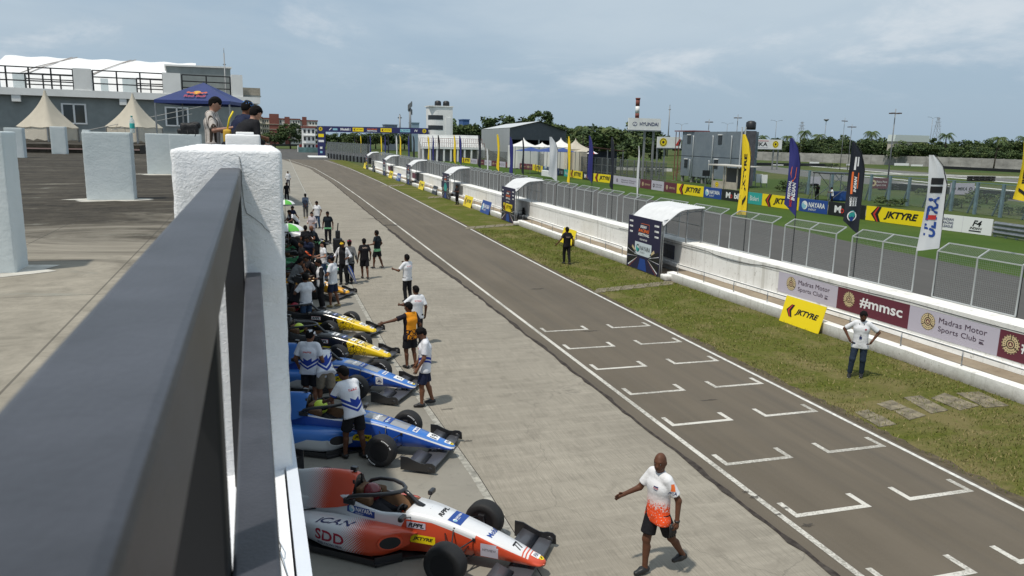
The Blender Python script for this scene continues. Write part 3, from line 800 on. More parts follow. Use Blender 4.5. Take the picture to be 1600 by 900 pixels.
def _chev(t, x, o):
    ax = t.math('ABSOLUTE', x['X']); q = t.math('ADD', x['Z'], t.math('MULTIPLY', ax, -0.55))
    b1 = t.math('MULTIPLY', t.math('GREATER_THAN', q, 1.00), t.math('LESS_THAN', q, 1.055)); b2 = t.math('MULTIPLY', t.math('GREATER_THAN', q, 0.93), t.math('LESS_THAN', q, 0.975))
    b3 = t.math('MULTIPLY', t.math('MULTIPLY', t.math('GREATER_THAN', q, 1.04), t.math('LESS_THAN', q, 1.13)), t.math('LESS_THAN', ax, 0.09))
    sl = t.math('MULTIPLY', t.math('GREATER_THAN', ax, 0.205), t.math('MULTIPLY', t.math('GREATER_THAN', x['Z'], 1.13), t.math('LESS_THAN', x['Z'], 1.19)))
    f = t.math('ADD', t.math('ADD', b1, b2), t.math('ADD', b3, sl), clamp=True)
    tx = t.math('MULTIPLY', t.math('MULTIPLY', t.math('GREATER_THAN', x['Z'], 1.29), t.math('LESS_THAN', x['Z'], 1.325)), t.math('MULTIPLY', t.math('LESS_THAN', ax, 0.09), t.math('GREATER_THAN', t.noise(o, 60, 1), 0.46)))
    c = t.mix(f, (0.70, 0.71, 0.75), (0.025, 0.055, 0.30)); t.color(t.mix(tx, c, (0.55, 0.06, 0.06)))
C_CHEV = striped('white_blue_chevron_jersey', _chev)
def _backprint(base, ink):
    def fn(t, x, o):
        ax = t.math('ABSOLUTE', x['X']); nn = t.noise(t.obj((1, 1, 3)), 40, 1)
        z1 = t.math('MULTIPLY', t.math('GREATER_THAN', x['Z'], 1.27), t.math('LESS_THAN', x['Z'], 1.325)); w = t.math('MULTIPLY', z1, t.math('MULTIPLY', t.math('LESS_THAN', ax, 0.10), t.math('GREATER_THAN', nn, 0.49)))
        t.color(t.mix(t.math('MULTIPLY', w, 0.8), base, ink))
    return fn
C_WPRINT = striped('white_shirt_red_back_print', _backprint((0.70, 0.71, 0.74), (0.45, 0.10, 0.10)))
C_BPRINT = striped('black_shirt_pale_back_print', _backprint((0.016, 0.015, 0.018), (0.42, 0.32, 0.26)))
def _green(t, x, o):
    nn = t.noise(o, 26, 2); e = t.math('ADD', x['Z'], t.math('MULTIPLY', nn, -0.14))
    t.color(t.mix(t.math('LESS_THAN', e, 0.83), (0.012, 0.018, 0.024), (0.22, 0.52, 0.28)))
C_GREEN = striped('black_shirt_green_hem', _green)
def _orange(t, x, o):
    ax = t.math('ABSOLUTE', x['X']); v = t.n('ShaderNodeTexVoronoi', feature='DISTANCE_TO_EDGE'); v.inputs['Scale'].default_value = 11; t.nt.links.new(o, v.inputs['Vector'])
    ln = t.math('MULTIPLY', t.math('LESS_THAN', v.outputs['Distance'], 0.10), t.math('LESS_THAN', x['Z'], 1.02)); side = t.math('GREATER_THAN', ax, 0.155)
    c = t.mix(t.math('ADD', ln, side, clamp=True), (0.80, 0.30, 0.02), (0.018, 0.015, 0.022)); t.color(c)
C_ORANGE = striped('amber_jersey_black_sides', _orange)
def _vert(t, x, o):
    w = t.math('SINE', t.math('MULTIPLY', t.math('ADD', x['X'], t.math('MULTIPLY', x['Y'], 0.6)), 75.0)); w2 = t.math('SINE', t.math('MULTIPLY', t.math('ADD', x['X'], t.math('MULTIPLY', x['Y'], 0.6)), 150.0))
    c = t.mix(t.math('GREATER_THAN', w, 0.72), (0.58, 0.53, 0.49), (0.065, 0.05, 0.04)); t.color(t.mix(t.math('MULTIPLY', t.math('GREATER_THAN', w2, 0.9), 0.5), c, (0.2, 0.15, 0.12)))
C_STRIPE = striped('cream_shirt_brown_stripes', _vert)
def _pink(t, x, o):
    w = t.math('SINE', t.math('MULTIPLY', x['X'], 160.0)); t.color(t.mix(t.math('GREATER_THAN', w, 0.5), (0.60, 0.55, 0.57), (0.32, 0.27, 0.31)))
C_PINK = striped('pale_striped_jumpsuit', _pink)
def _vest(t, x, o):
    ax = t.math('ABSOLUTE', x['X']); t.color(t.mix(t.math('GREATER_THAN', ax, 0.15), (0.68, 0.68, 0.70), (0.015, 0.015, 0.018)))
C_VEST = striped('white_vest_over_black', _vest)
def _bvest(t, x, o):
    ax = t.math('ABSOLUTE', x['X']); t.color(t.mix(t.math('GREATER_THAN', ax, 0.13), (0.015, 0.015, 0.018), (0.66, 0.66, 0.69)))
C_BVEST = striped('black_vest_over_white', _bvest)
def person(loc, face, label, H=1.74, feet=((0.11, 0.02), (-0.11, -0.02)), lean=0, side=0, drop=0.0, hands=None, top=C_WHITE, sleeve=0.62, bot=C_BLACK, short=None, shoe=S_BLACK, skin='brown', hair=True,
           look=(0, 0), cap=None, res=0.026, longhair=False, group=None, hem=-0.10, poles=None, bulk=1.0, sole=None, grip=(0.6, 0.6), beard=False, fwd=0.0):
    s = H / 1.75; A = np.array
    hz = 0.895 * s - drop
    X = A((1., 0, 0)); l = RAD(lean); sd = RAD(side)
    U = A((math.sin(sd), math.sin(l), math.cos(l))); U /= np.linalg.norm(U); X = A((1., 0, 0)) - U * U[0]; X /= np.linalg.norm(X); Fw = np.cross(U, X)
    shift = -0.12 * math.sin(l)
    P0 = A((0.0, shift + fwd + 0.5 * (feet[0][1] + feet[1][1]), hz)); shc = P0 + U * 0.515 * s; nb = P0 + U * 0.55 * s
    hu = U * 0.45 + A((0, 0, 0.55)); hu /= np.linalg.norm(hu)
    yaw, pit = RAD(look[0]), RAD(look[1])
    hf = A((-math.sin(yaw), math.cos(yaw), 0.0)); hf = hf - hu * (hf @ hu); hf /= np.linalg.norm(hf)
    hu2 = hu * math.cos(pit) - hf * math.sin(-pit) ; hu2 /= np.linalg.norm(hu2); hf = hf * math.cos(pit) + hu * math.sin(pit) * 0 - hu * math.sin(-pit); hf /= np.linalg.norm(hf)
    hf = hf - hu2 * (hf @ hu2); hf /= np.linalg.norm(hf); hx = np.cross(hf, hu2)
    hc = nb + hu * 0.045 * s + hu2 * 0.118 * s + hf * 0.022 * s
    l1_, l2_ = 0.416, 0.398
    hips = [P0 + X * 0.092 * s * k for k in (1, -1)]; shs = [shc + X * 0.166 * s * k * bulk - U * 0.015 for k in (1, -1)]
    legs = []
    for i, k in enumerate((1, -1)):
        ft = feet[i]; ank = A((ft[0], ft[1] - 0.05, 0.085 * s + (ft[2] if len(ft) > 2 else 0)))
        kn, ank = ik(hips[i], ank, l1_ * s, l2_ * s, (0.12 * k, 1, 0.1)); legs.append((hips[i], kn, ank))
    arms = []
    hd = hands or ((0.10, 0.03, -0.52), (0.10, 0.03, -0.52))
    for i, k in enumerate((1, -1)):
        t_ = shs[i] + X * (hd[i][0] * k * s) + A((0, hd[i][1] * s, hd[i][2] * s))
        pl = A((0.45 * k, -1, -0.25)) if not poles or poles[i] is None else A((poles[i][0] * k, poles[i][1], poles[i][2]))
        e, w = ik(shs[i], t_, 0.295 * s, 0.265 * s, pl); arms.append((shs[i], e, w))
    pts = [P0, hc + hu2 * 0.2, hc + hf * 0.22] + [p for t_ in legs + arms for p in t_]
    lo = np.min(pts, 0) - 0.24; hi = np.max(pts, 0) + 0.24; lo[2] = max(lo[2], -0.06)
    f = Field(lo, hi, res); sk = SKIN[skin]
    f.cone(P0 - X * 0.055 * s, P0 + X * 0.055 * s, 0.102 * s, 0.102 * s, 0.03)
    f.cone(P0 + U * 0.1 * s, P0 + U * 0.38 * s, 0.095 * s, 0.098 * s, 0.03); f.cone(shc - X * 0.12 * s, shc + X * 0.12 * s, 0.052 * s, 0.052 * s, 0.03)
    f.cone(nb - U * 0.03, hc - hu2 * 0.03, 0.058 * s, 0.052 * s, 0.03)
    f.ell(hc, (hx, hf, hu2), (0.079 * s, 0.100 * s, 0.124 * s), 0.02)
    f.ell(hc + hf * 0.035 * s - hu2 * 0.065 * s, (hx, hf, hu2), (0.052 * s, 0.058 * s, 0.055 * s), 0.03)
    f.cone(hc + hf * 0.090 * s + hu2 * 0.005, hc + hf * 0.108 * s - hu2 * 0.030 * s, 0.010, 0.017, 0.012)
    f.cone(hc + hf * 0.084 * s + hu2 * 0.030 * s - hx * 0.035, hc + hf * 0.084 * s + hu2 * 0.030 * s + hx * 0.035, 0.014, 0.014, 0.02)
    for k in (1, -1):
        f.ell(hc + hx * 0.078 * s * k - hf * 0.005 - hu2 * 0.005, (hx, hf, hu2), (0.012, 0.022, 0.034), 0.008)
    for hp, kn, an in legs:
        f.cone(hp, kn, 0.088 * s, 0.056 * s, 0.04); f.cone(kn, an, 0.052 * s, 0.037 * s, 0.03)
        cf = kn + (an - kn) * 0.3 + A((0, -0.022, 0)); f.cone(cf, kn + (an - kn) * 0.55 + A((0, -0.010, 0)), 0.047 * s, 0.034 * s, 0.03)
        f.cone(an + A((0, -0.02, -0.035 * s)), an + A((0, 0.13 * s, -0.05 * s)), 0.038 * s, 0.03 * s, 0.03)
    for sh, e, w in arms:
        f.cone(sh, e, 0.050 * s, 0.040 * s, 0.03); f.cone(e, w, 0.041 * s, 0.027 * s, 0.02)
        d = (w - e) / np.linalg.norm(w - e); f.cone(w, w + d * 0.07 * s, 0.026 * s, 0.03 * s, 0.02)
    mb = skin_mesh(f, sk)
    # hands: four fingers and a thumb rooted in the palm
    for i, k in enumerate((1, -1)):
        sh, e, w = arms[i]; d = (w - e) / np.linalg.norm(w - e)
        inn = -X * k; inn = inn - d * (inn @ d); n_ = np.linalg.norm(inn); inn = inn / n_ if n_ > 0.2 else np.cross(d, A((0, 0, 1.)))
        acr = np.cross(d, inn); acr /= np.linalg.norm(acr); inn = np.cross(acr, d)
        if acr @ Fw < 0: acr = -acr
        g = grip[i]
        for q, (o_, ln) in enumerate(((0.030, 0.072), (0.010, 0.080), (-0.010, 0.074), (-0.028, 0.058))):
            b0 = w + d * 0.075 * s + acr * o_ * s; d1 = d * math.cos(g * 0.5) + inn * math.sin(g * 0.5); d2 = d * math.cos(g * 1.4) + inn * math.sin(g * 1.4)
            p1 = b0 + d1 * ln * 0.55 * s; p2 = p1 + d2 * ln * 0.5 * s
            mb.tube([w + d * 0.045 * s + acr * o_ * 0.7 * s, b0, p1, p2], [0.010, 0.0095, 0.0085, 0.007], sk, 6)
        b0 = w + d * 0.02 * s + acr * 0.022 * s; dt = d * 0.7 + acr * 0.65 + inn * 0.25
        mb.tube([b0, b0 + dt * 0.04 * s, b0 + dt * 0.04 * s + d * 0.028 * s + acr * 0.006], [0.012, 0.010, 0.008], sk, 6)
    if res < 0.02:
        dk = M('eye_dark', (0.01, 0.008, 0.007), 0.3); ew = M('eye_white', (0.55, 0.52, 0.48), 0.4); lip = M('lip', (0.10, 0.035, 0.03), 0.5)
        for k in (1, -1):
            c_ = hc + hf * 0.082 * s + hx * 0.031 * s * k + hu2 * 0.008 * s; mt = Matrix((hx, hf, hu2)).transposed().to_4x4(); mt.translation = Vector(c_)
            mb.lathe([(0.0, -0.009), (0.010, -0.006), (0.0135, 0), (0.010, 0.006), (0.0, 0.009)], ew, 10, mt)
            mt2 = mt.copy(); mt2.translation = Vector(c_ + hf * 0.006); mb.lathe([(0.0, -0.008), (0.009, 0), (0.0, 0.008)], dk, 8, mt2)
            mb.tube([c_ - hx * 0.018 + hu2 * 0.017 + hf * 0.008, c_ + hu2 * 0.022 + hf * 0.011, c_ + hx * 0.018 + hu2 * 0.017 + hf * 0.006], 0.0045, HAIR, 5)
        c_ = hc + hf * 0.088 * s - hu2 * 0.060 * s; mb.tube([c_ - hx * 0.022 - hf * 0.005, c_ + hf * 0.004, c_ + hx * 0.022 - hf * 0.005], [0.004, 0.007, 0.004], lip, 6)
    P = mb.build('person', loc=(loc[0], loc[1], loc[2] if len(loc) > 2 else 0.006), rotz=RAD(face - 90)); tag(P, label, 'person', group)
    # shirt
    f = Field(lo, hi, res * 0.92)
    tt = 0.012 * s
    f.cone(P0 - X * 0.100 * s - U * 0.09, P0 + X * 0.100 * s - U * 0.09, 0.098 * s * bulk + tt, 0.098 * s * bulk + tt, 0.05)
    f.cone(P0 + U * 0.02 * s - X * 0.07, P0 + U * 0.36 * s - X * 0.06, 0.095 * s * bulk + tt, 0.100 * s * bulk + tt, 0.06)
    f.cone(P0 + U * 0.02 * s + X * 0.07, P0 + U * 0.36 * s + X * 0.06, 0.095 * s * bulk + tt, 0.100 * s * bulk + tt, 0.06)
    f.cone(P0 + U * 0.0 * s, P0 + U * 0.38 * s, 0.100 * s * bulk + tt, 0.108 * s * bulk + tt, 0.05)
    f.cone(P0 + U * 0.37 * s - X * 0.075 * s, P0 + U * 0.37 * s + X * 0.085 * s, 0.098 * s * bulk + tt, 0.098 * s * bulk + tt, 0.06)
    f.cone(shc - X * 0.13 * s * bulk, shc + X * 0.13 * s * bulk, 0.056 * s + tt, 0.056 * s + tt, 0.06); f.cone(shc, nb + U * 0.012, 0.075 * s, 0.062 * s, 0.03)
    # flatten front to back
    for sh, e, w in arms:
        if sleeve > 1: f.cone(sh, e, 0.060 * s, 0.052 * s, 0.03); f.cone(e, w, 0.052 * s, 0.04 * s, 0.02, cut=sleeve - 1)
        else: f.cone(sh, e, 0.062 * s, 0.068 * s, 0.03, cut=sleeve)
    f.cut(P0 + U * hem * s, -U); f.cut(nb + U * 0.035 * s, U)
    skin_mesh(f, top).build('shirt', P)
    f = Field(lo, hi, res * 0.92)
    f.cone(P0 - X * 0.06 * s, P0 + X * 0.08 * s, 0.094 * s * bulk + 0.008, 0.094 * s * bulk + 0.008, 0.04)
    for hp, kn, an in legs:
        if short: f.cone(hp, kn, 0.094 * s, 0.104 * s, 0.035, cut=short)
        else: f.cone(hp, kn, 0.098 * s, 0.074 * s, 0.035); f.cone(kn, an, 0.072 * s, 0.058 * s, 0.03, cut=0.97)
    f.cut(P0 + U * 0.03 * s, U)
    skin_mesh(f, bot).build('shorts' if short else 'trousers', P)
    for hp, kn, an in legs:
        f = Field(an - 0.2, an + 0.26, min(res, 0.016)); f.cone(an + A((0, -0.03, -0.035 * s)), an + A((0, 0.05, -0.03 * s)), 0.046 * s, 0.048 * s, 0.02); f.cone(an + A((0, 0.04, -0.045 * s)), an + A((0, 0.145 * s, -0.056 * s)), 0.046 * s, 0.036 * s, 0.03)
        f.cut(an + A((0, 0, -0.076 * s)), A((0, 0, -1.))); f.cut(an + A((0, 0, 0.03)), A((0, 0.35, 0.93)))
        m_ = skin_mesh(f, shoe)
        if sole: m_.bbox(tuple(an + A((-0.036, -0.065, -0.087 * s))), tuple(an + A((0.036, 0.160 * s, -0.074 * s))), sole, 0.006)
        m_.build('shoe', P)
    if beard:
        f = Field(hc - 0.2, hc + 0.2, min(res, 0.014)); f.ell(hc + hf * 0.036 * s - hu2 * 0.068 * s, (hx, hf, hu2), (0.056 * s, 0.062 * s, 0.056 * s), 0.0, planes=((hu2, 0.022),)); skin_mesh(f, HAIR).build('beard', P)
    if hair:
        f = Field(hc - 0.3, hc + 0.24, min(res, 0.016)); nrm = hf * 0.80 - hu2 * 0.60
        f.ell(hc + hu2 * 0.012 - hf * 0.006, (hx, hf, hu2), (0.088 * s, 0.110 * s, 0.128 * s), 0.0, planes=((nrm, 0.020), (-hu2, 0.082)))
        f.ell(hc + hu2 * 0.075 * s + hf * 0.02, (hx, hf, hu2), (0.070 * s, 0.076 * s, 0.056 * s), 0.02)
        rg = np.random.RandomState(int(H * 977 + abs(face)))
        for _ in range(16):
            q = rg.normal(size=3); q[2] = abs(q[2]) + .25; q[1] -= .25; q /= np.linalg.norm(q); e_ = hc + hx * (q[0] * .070 * s) + hf * (q[1] * .090 * s) + hu2 * (q[2] * .104 * s + .01); f.ell(e_, (hx, hf, hu2), (.036, .036, .030), 0.006)
        if longhair: f.cone(hc - hf * 0.06, hc - hf * 0.085 - hu2 * 0.22, 0.07, 0.06, 0.03)
        skin_mesh(f, HAIR).build('hair', P)
    if cap is not None:
        mb = MB(); mt = Matrix((Vector(hx), Vector(hf), Vector(hu2))).transposed().to_4x4(); mt.translation = Vector(hc + hu2 * 0.035 * s)
        sc_ = Matrix.Diagonal((0.088 * s, 0.108 * s, 0.098 * s, 1)); mb.lathe([(1.0, 0), (0.98, 0.3), (0.86, 0.62), (0.6, 0.86), (0.3, 0.97), (0.0, 1.0)], cap, 16, mt @ sc_)
        br = [(math.cos(a) * 0.078, 0.07 + math.sin(a) * 0.115, -0.008 - 0.02 * math.sin(a)) for a in np.linspace(0, math.pi, 9)]
        vs = [mt @ Vector(b) for b in br] + [mt @ (Vector(b) + Vector((0, 0, 0.006))) for b in br]; m_ = len(br)
        mb.add(vs, [tuple(reversed(range(m_))), tuple(range(m_, 2 * m_))] + [(q, (q + 1) % m_, m_ + (q + 1) % m_, m_ + q) for q in range(m_)], cap); mb.build('cap', P)
    P['_hc'] = [float(v) for v in hc]; P['_w0'] = [float(v) for v in arms[0][2]]; P['_w1'] = [float(v) for v in arms[1][2]]; P['_p0'] = [float(v) for v in P0]
    return P
# ------------------------------------------------------------------ single seat racing cars
RUBBER = M('tyre_rubber', (0.014, 0.014, 0.015), 0.75, var=0.2, scale=14)
RIMM = M('dark_rim', (0.030, 0.030, 0.033), 0.4, 0.6)
CARB = M('carbon_panel', (0.018, 0.018, 0.020), 0.35, 0.0, coat=0.4)
CARBG = M('carbon_grey_wing', (0.060, 0.062, 0.072), 0.38, coat=0.3)
PADM = M('brown_padding', (0.13, 0.065, 0.028), 0.75, var=0.25, scale=12)
INK = M('ink_black', (0.010, 0.010, 0.011), 0.5); INKN = M('ink_navy', (0.02, 0.03, 0.12), 0.5); INKR = M('ink_red', (0.40, 0.02, 0.05), 0.5)
def jk_logo(d, cx, cy, w, small=False):
    """chevron mark and slanted word, centred on (cx, cy), total width w"""
    h = w * 0.155; x0 = cx - w / 2; a = w * 0.16
    for j, (mt, k) in enumerate(((INK, 0.0), (RED, 0.32), (INK, 0.62))):
        o_ = a * 0.95 * k
        d.poly([(x0 + o_, cy), (x0 + a * 0.8 + o_ * 0.5, cy + a * 0.85), (x0 + a * 1.12 + o_ * 0.5, cy + a * 0.85), (x0 + a * 0.42 + o_, cy)], mt, 1 + j)
        d.poly([(x0 + o_, cy), (x0 + a * 0.42 + o_, cy), (x0 + a * 1.12 + o_ * 0.5, cy - a * 0.85), (x0 + a * 0.8 + o_ * 0.5, cy - a * 0.85)], mt, 1 + j)
    d.text('JKTYRE', x0 + w * 0.29, cy - h * 0.5, h, INK, 'Bi', 1, w=w * 0.71)
def nayara_logo(d, cx, cy, w, ink=WPRINT, word=True):
    r = w * 0.13; x0 = cx - w / 2
    d.disc(x0 + r, cy, r, WPRINT, 1); d.disc(x0 + r * 0.8, cy - r * 0.1, r * 0.78, TEAL if ink is not WPRINT else SKYBL, 2); d.poly([(x0 + r * 0.5, cy + r * 0.5), (x0 + r * 1.4, cy + r * 0.7), (x0 + r * 1.7, cy), (x0 + r * 1.1, cy + r * 0.1)], WPRINT, 3)
    h = w * 0.15
    d.text('NAYARA', x0 + w * 0.31, cy - h * 0.3, h, ink, 'b', 1, w=w * 0.69); d.text('ENERGY', x0 + w * 0.31, cy - h * 0.95, h * 0.42, ink, '', 1)
def emblem(d, cx, cy, r):
    for k in range(18):
        a = 2 * math.pi * k / 18; d.poly([(cx + math.cos(a + q) * rr, cy + math.sin(a + q) * rr) for q, rr in ((-0.09, r * 0.9), (-0.07, r * 1.06), (0.07, r * 1.06), (0.09, r * 0.9))], CREAM, 1)
    d.disc(cx, cy, r, DBROWN, 1, 28); d.ring(cx, cy, r * 0.93, r * 0.52, CREAM, 2, 28); d.disc(cx, cy, r * 0.40, CREAM, 2, 20); d.disc(cx, cy, r * 0.30, MAROON, 3, 18)
    for k in range(3):
        a = math.pi / 2 + 2 * math.pi * k / 3; c_, s_ = math.cos(a), math.sin(a); d.poly([(cx + c_ * r * 0.40 - s_ * r * 0.05, cy + s_ * r * 0.40 + c_ * r * 0.05), (cx + c_ * r * 0.40 + s_ * r * 0.05, cy + s_ * r * 0.40 - c_ * r * 0.05), (cx + c_ * r * 0.94 + s_ * r * 0.05, cy + s_ * r * 0.94 - c_ * r * 0.05), (cx + c_ * r * 0.94 - s_ * r * 0.05, cy + s_ * r * 0.94 + c_ * r * 0.05)], DBROWN, 3)
    d.poly([(cx, cy + r * 0.22), (cx - r * 0.2, cy - r * 0.14), (cx + r * 0.2, cy - r * 0.14)], CREAM, 4)
    for k in range(20):
        a = 0.25 + 2 * math.pi * k / 20; d.poly([(cx + math.cos(a + q) * r * rr, cy + math.sin(a + q) * r * rr) for q, rr in ((-0.06, 0.66), (0.06, 0.66), (0.06, 0.80), (-0.06, 0.80))], DBROWN, 3)
BODY = [  # x, half width low, half width high, z low, z high
    (-3.05, .09, .09, .28, .40), (-2.6, .15, .13, .14, .50), (-2.2, .21, .16, .09, .60), (-1.85, .27, .22, .07, .70), (-1.65, .31, .285, .06, .675), (-1.2, .32, .315, .06, .615), (-.88, .29, .285, .07, .635), (-.6, .255, .25, .10, .640),
    (-.3, .225, .22, .13, .605), (0, .195, .20, .165, .545), (.35, .17, .178, .185, .465), (.6, .155, .16, .19, .40), (.85, .135, .135, .185, .33), (1.02, .115, .112, .18, .28), (1.11, .09, .085, .18, .255), (1.16, .035, .03, .20, .232)]
def zline(t, x, pts):
    fc = t.n('ShaderNodeFloatCurve'); cv = fc.mapping.curves[0]
    P_ = [((a + 3.2) / 4.4, b) for a, b in pts]
    cv.points[0].location = P_[0]; cv.points[1].location = P_[-1]
    for p in P_[1:-1]: cv.points.new(*p)
    for p in cv.points: p.handle_type = 'VECTOR'
    fc.mapping.update()
    t.put(fc.inputs['Value'], t.math('DIVIDE', t.math('ADD', x, 3.2), 4.4)); return fc.outputs[0]
def paint(name, fn):
    t = newmat(name, 0.32, 0.5); t.b.inputs['Coat Weight'].default_value = 0.6; t.b.inputs['Coat Roughness'].default_value = 0.12
    o = t.obj(); fn(t, t.xyz(o), o); return MATS[name]
ORC = (0.62, 0.075, 0.028); WHC = (0.72, 0.73, 0.75)
def halftone(t, o, f, ca, cb, sc=26):
    v = t.n('ShaderNodeTexVoronoi', voronoi_dimensions='2D'); v.inputs['Scale'].default_value = sc; v.inputs['Randomness'].default_value = 0.0; q = t.xyz(o); hh = t.math('SUBTRACT', q['Z'], t.math('ABSOLUTE', q['Y'])); cb_ = t.n('ShaderNodeCombineXYZ'); t.put(cb_.inputs[0], t.math('ADD', q['X'], hh)); t.put(cb_.inputs[1], t.math('SUBTRACT', q['X'], hh)); t.nt.links.new(cb_.outputs[0], v.inputs['Vector'])
    dots = t.math('LESS_THAN', v.outputs['Distance'], t.math('MULTIPLY', f, 0.80)); return t.mix(dots, ca, cb)
def _l77(t, x, o):
    T = zline(t, x['X'], [(-3.2, .05), (-1.0, .05), (-.86, .45), (-.80, .57), (-.42, .57), (-.1, .50), (0, .475), (.20, .425), (.22, .49), (.5, .412), (.85, .312), (1.2, .21)])
    f = t.math('MAXIMUM', t.math('LESS_THAN', x['Z'], T), t.math('GREATER_THAN', x['X'], 0.97))
    st = t.math('MULTIPLY', t.math('GREATER_THAN', x['X'], 0.84), t.math('LESS_THAN', t.math('FRACT', t.math('MULTIPLY', x['X'], 22.0)), 0.42)); f = t.math('MAXIMUM', f, st)
    c = t.mix(f, WHC, ORC); t.color(c)
L77 = paint('white_orange_livery', _l77)
def _l77s(t, x, o): t.color(halftone(t, o, t.step(x['X'], -1.72, -1.10), WHC, ORC))
L77S = paint('orange_to_white_sidepod', _l77s)
def _l77e(t, x, o): t.color(halftone(t, o, t.step(x['X'], -2.65, -1.95), WHC, ORC))
L77E = paint('orange_to_white_cover', _l77e)
BLC = (0.035, 0.170, 0.54)
def _lblue(t, x, o):
    T = zline(t, x['X'], [(-3.2, .3), (-2.2, .55), (-1.6, .62), (-.88, .595), (-.6, .60), (-.3, .565), (0, .505), (.35, .425), (.6, .36), (.85, .29), (1.02, .24), (1.2, .195)])
    d_ = t.math('SUBTRACT', x['Z'], T); band = t.math('MULTIPLY', t.math('GREATER_THAN', d_, 0.0), t.math('LESS_THAN', d_, 0.026))
    pan = t.math('MULTIPLY', t.math('GREATER_THAN', d_, 0.030), t.math('MULTIPLY', t.math('LESS_THAN', t.math('ABSOLUTE', x['Y']), 0.135), t.math('MULTIPLY', t.math('LESS_THAN', x['X'], 0.28), t.math('GREATER_THAN', x['X'], -0.55))))
    c = t.mix(pan, BLC, (0.30, 0.31, 0.33)); c = t.mix(t.math('MULTIPLY', t.math('LESS_THAN', d_, 0), 1.0), c, (0.018, 0.080, 0.40)); t.color(t.mix(band, c, WHC))
LBLUE = paint('blue_white_livery', _lblue)
def _lblues(t, x, o):
    w = t.math('GREATER_THAN', t.math('ADD', t.math('MULTIPLY', x['X'], 0.42), t.math('MULTIPLY', x['Z'], -1.0)), -0.93); f = t.math('MULTIPLY', w, t.math('LESS_THAN', x['Z'], 0.33)); t.color(t.mix(f, BLC, (0.55, 0.57, 0.58)))
LBLUES = paint('blue_sidepod_white_swoosh', _lblues)
LBLUEE = paint('blue_cover', lambda t, x, o: t.color((*BLC, 1)))
def _lyel(t, x, o):
    v = t.n('ShaderNodeTexVoronoi', feature='DISTANCE_TO_EDGE'); v.inputs['Scale'].default_value = 11; t.nt.links.new(o, v.inputs['Vector'])
    ln = t.math('LESS_THAN', v.outputs['Distance'], 0.055); Y = (0.80, 0.56, 0.01); K = (0.012, 0.012, 0.013)
    e = t.math('ADD', x['X'], t.math('MULTIPLY', t.noise(o, 9, 1), 0.15))
    c = t.mix(t.math('GREATER_THAN', e, 0.10), K, t.mix(ln, Y, K)); t.color(t.mix(t.math('GREATER_THAN', x['X'], 0.53), c, Y))
LYEL = paint('black_yellow_livery', _lyel)
LBLK = paint('black_bodywork', lambda t, x, o: t.color((0.012, 0.012, 0.013, 1)))
LGRN = paint('black_green_livery', lambda t, x, o: t.color(t.mix(t.step(t.noise(o, 2.2, 2), 0.45, 0.5), (0.012, 0.014, 0.013), (0.02, 0.20, 0.07))))
LGLD = paint('amber_bodywork', lambda t, x, o: t.color(t.mix(t.step(t.noise(o, 2.6, 2), 0.44, 0.5), (0.012, 0.012, 0.013), (0.75, 0.36, 0.015))))
def wheel_mesh(r, w, mark=None):
    mb = MB(); mt = Matrix.Rotation(RAD(90), 4, 'X')
    prof = [(r * 0.60, -w * 0.44), (r * 0.66, -w * 0.5), (r * 0.88, -w * 0.50), (r * 0.965, -w * 0.43), (r * 0.995, -w * 0.28), (r, 0), (r * 0.995, w * 0.28), (r * 0.965, w * 0.43), (r * 0.88, w * 0.50), (r * 0.66, w * 0.5), (r * 0.60, w * 0.44)]
    mb.lathe(prof, RUBBER, 40, mt)
    if mark:
        for sgn in (1, -1):
            for a0 in (0.35, 3.4):
                for k in range(9):
                    if k == 2: continue
                    a = a0 + k * 0.115; q = [(rr * r * math.cos(aa), sgn * (w * 0.5 + 0.003), rr * r * math.sin(aa)) for rr, aa in ((0.80, a), (0.80, a + 0.085), (0.875, a + 0.085), (0.875, a))]
                    mb.add(q, ((0, 1, 2, 3),), mark)
    return mb
def rim_mesh(r, w):
    mb = MB(); mt = Matrix.Rotation(RAD(90), 4, 'X')
    for s in (1, -1):
        m2 = mt @ Matrix.Diagonal((1, 1, s, 1)); mb.lathe([(r * 0.62, w * 0.46), (r * 0.56, w * 0.44), (r * 0.54, w * 0.12), (r * 0.30, w * 0.08), (r * 0.16, w * 0.30), (r * 0.14, w * 0.40), (0.0, w * 0.40)], RIMM, 24, m2, False)
        for k in range(10):
            a = 2 * math.pi * k / 10; c_, s_ = math.cos(a), math.sin(a); mb.bar((c_ * r * 0.17, s * w * 0.32, s_ * r * 0.17), (c_ * r * 0.55, s * w * 0.36, s_ * r * 0.55), 0.03, 0.022, RIMM, (0, 1, 0))
    return mb
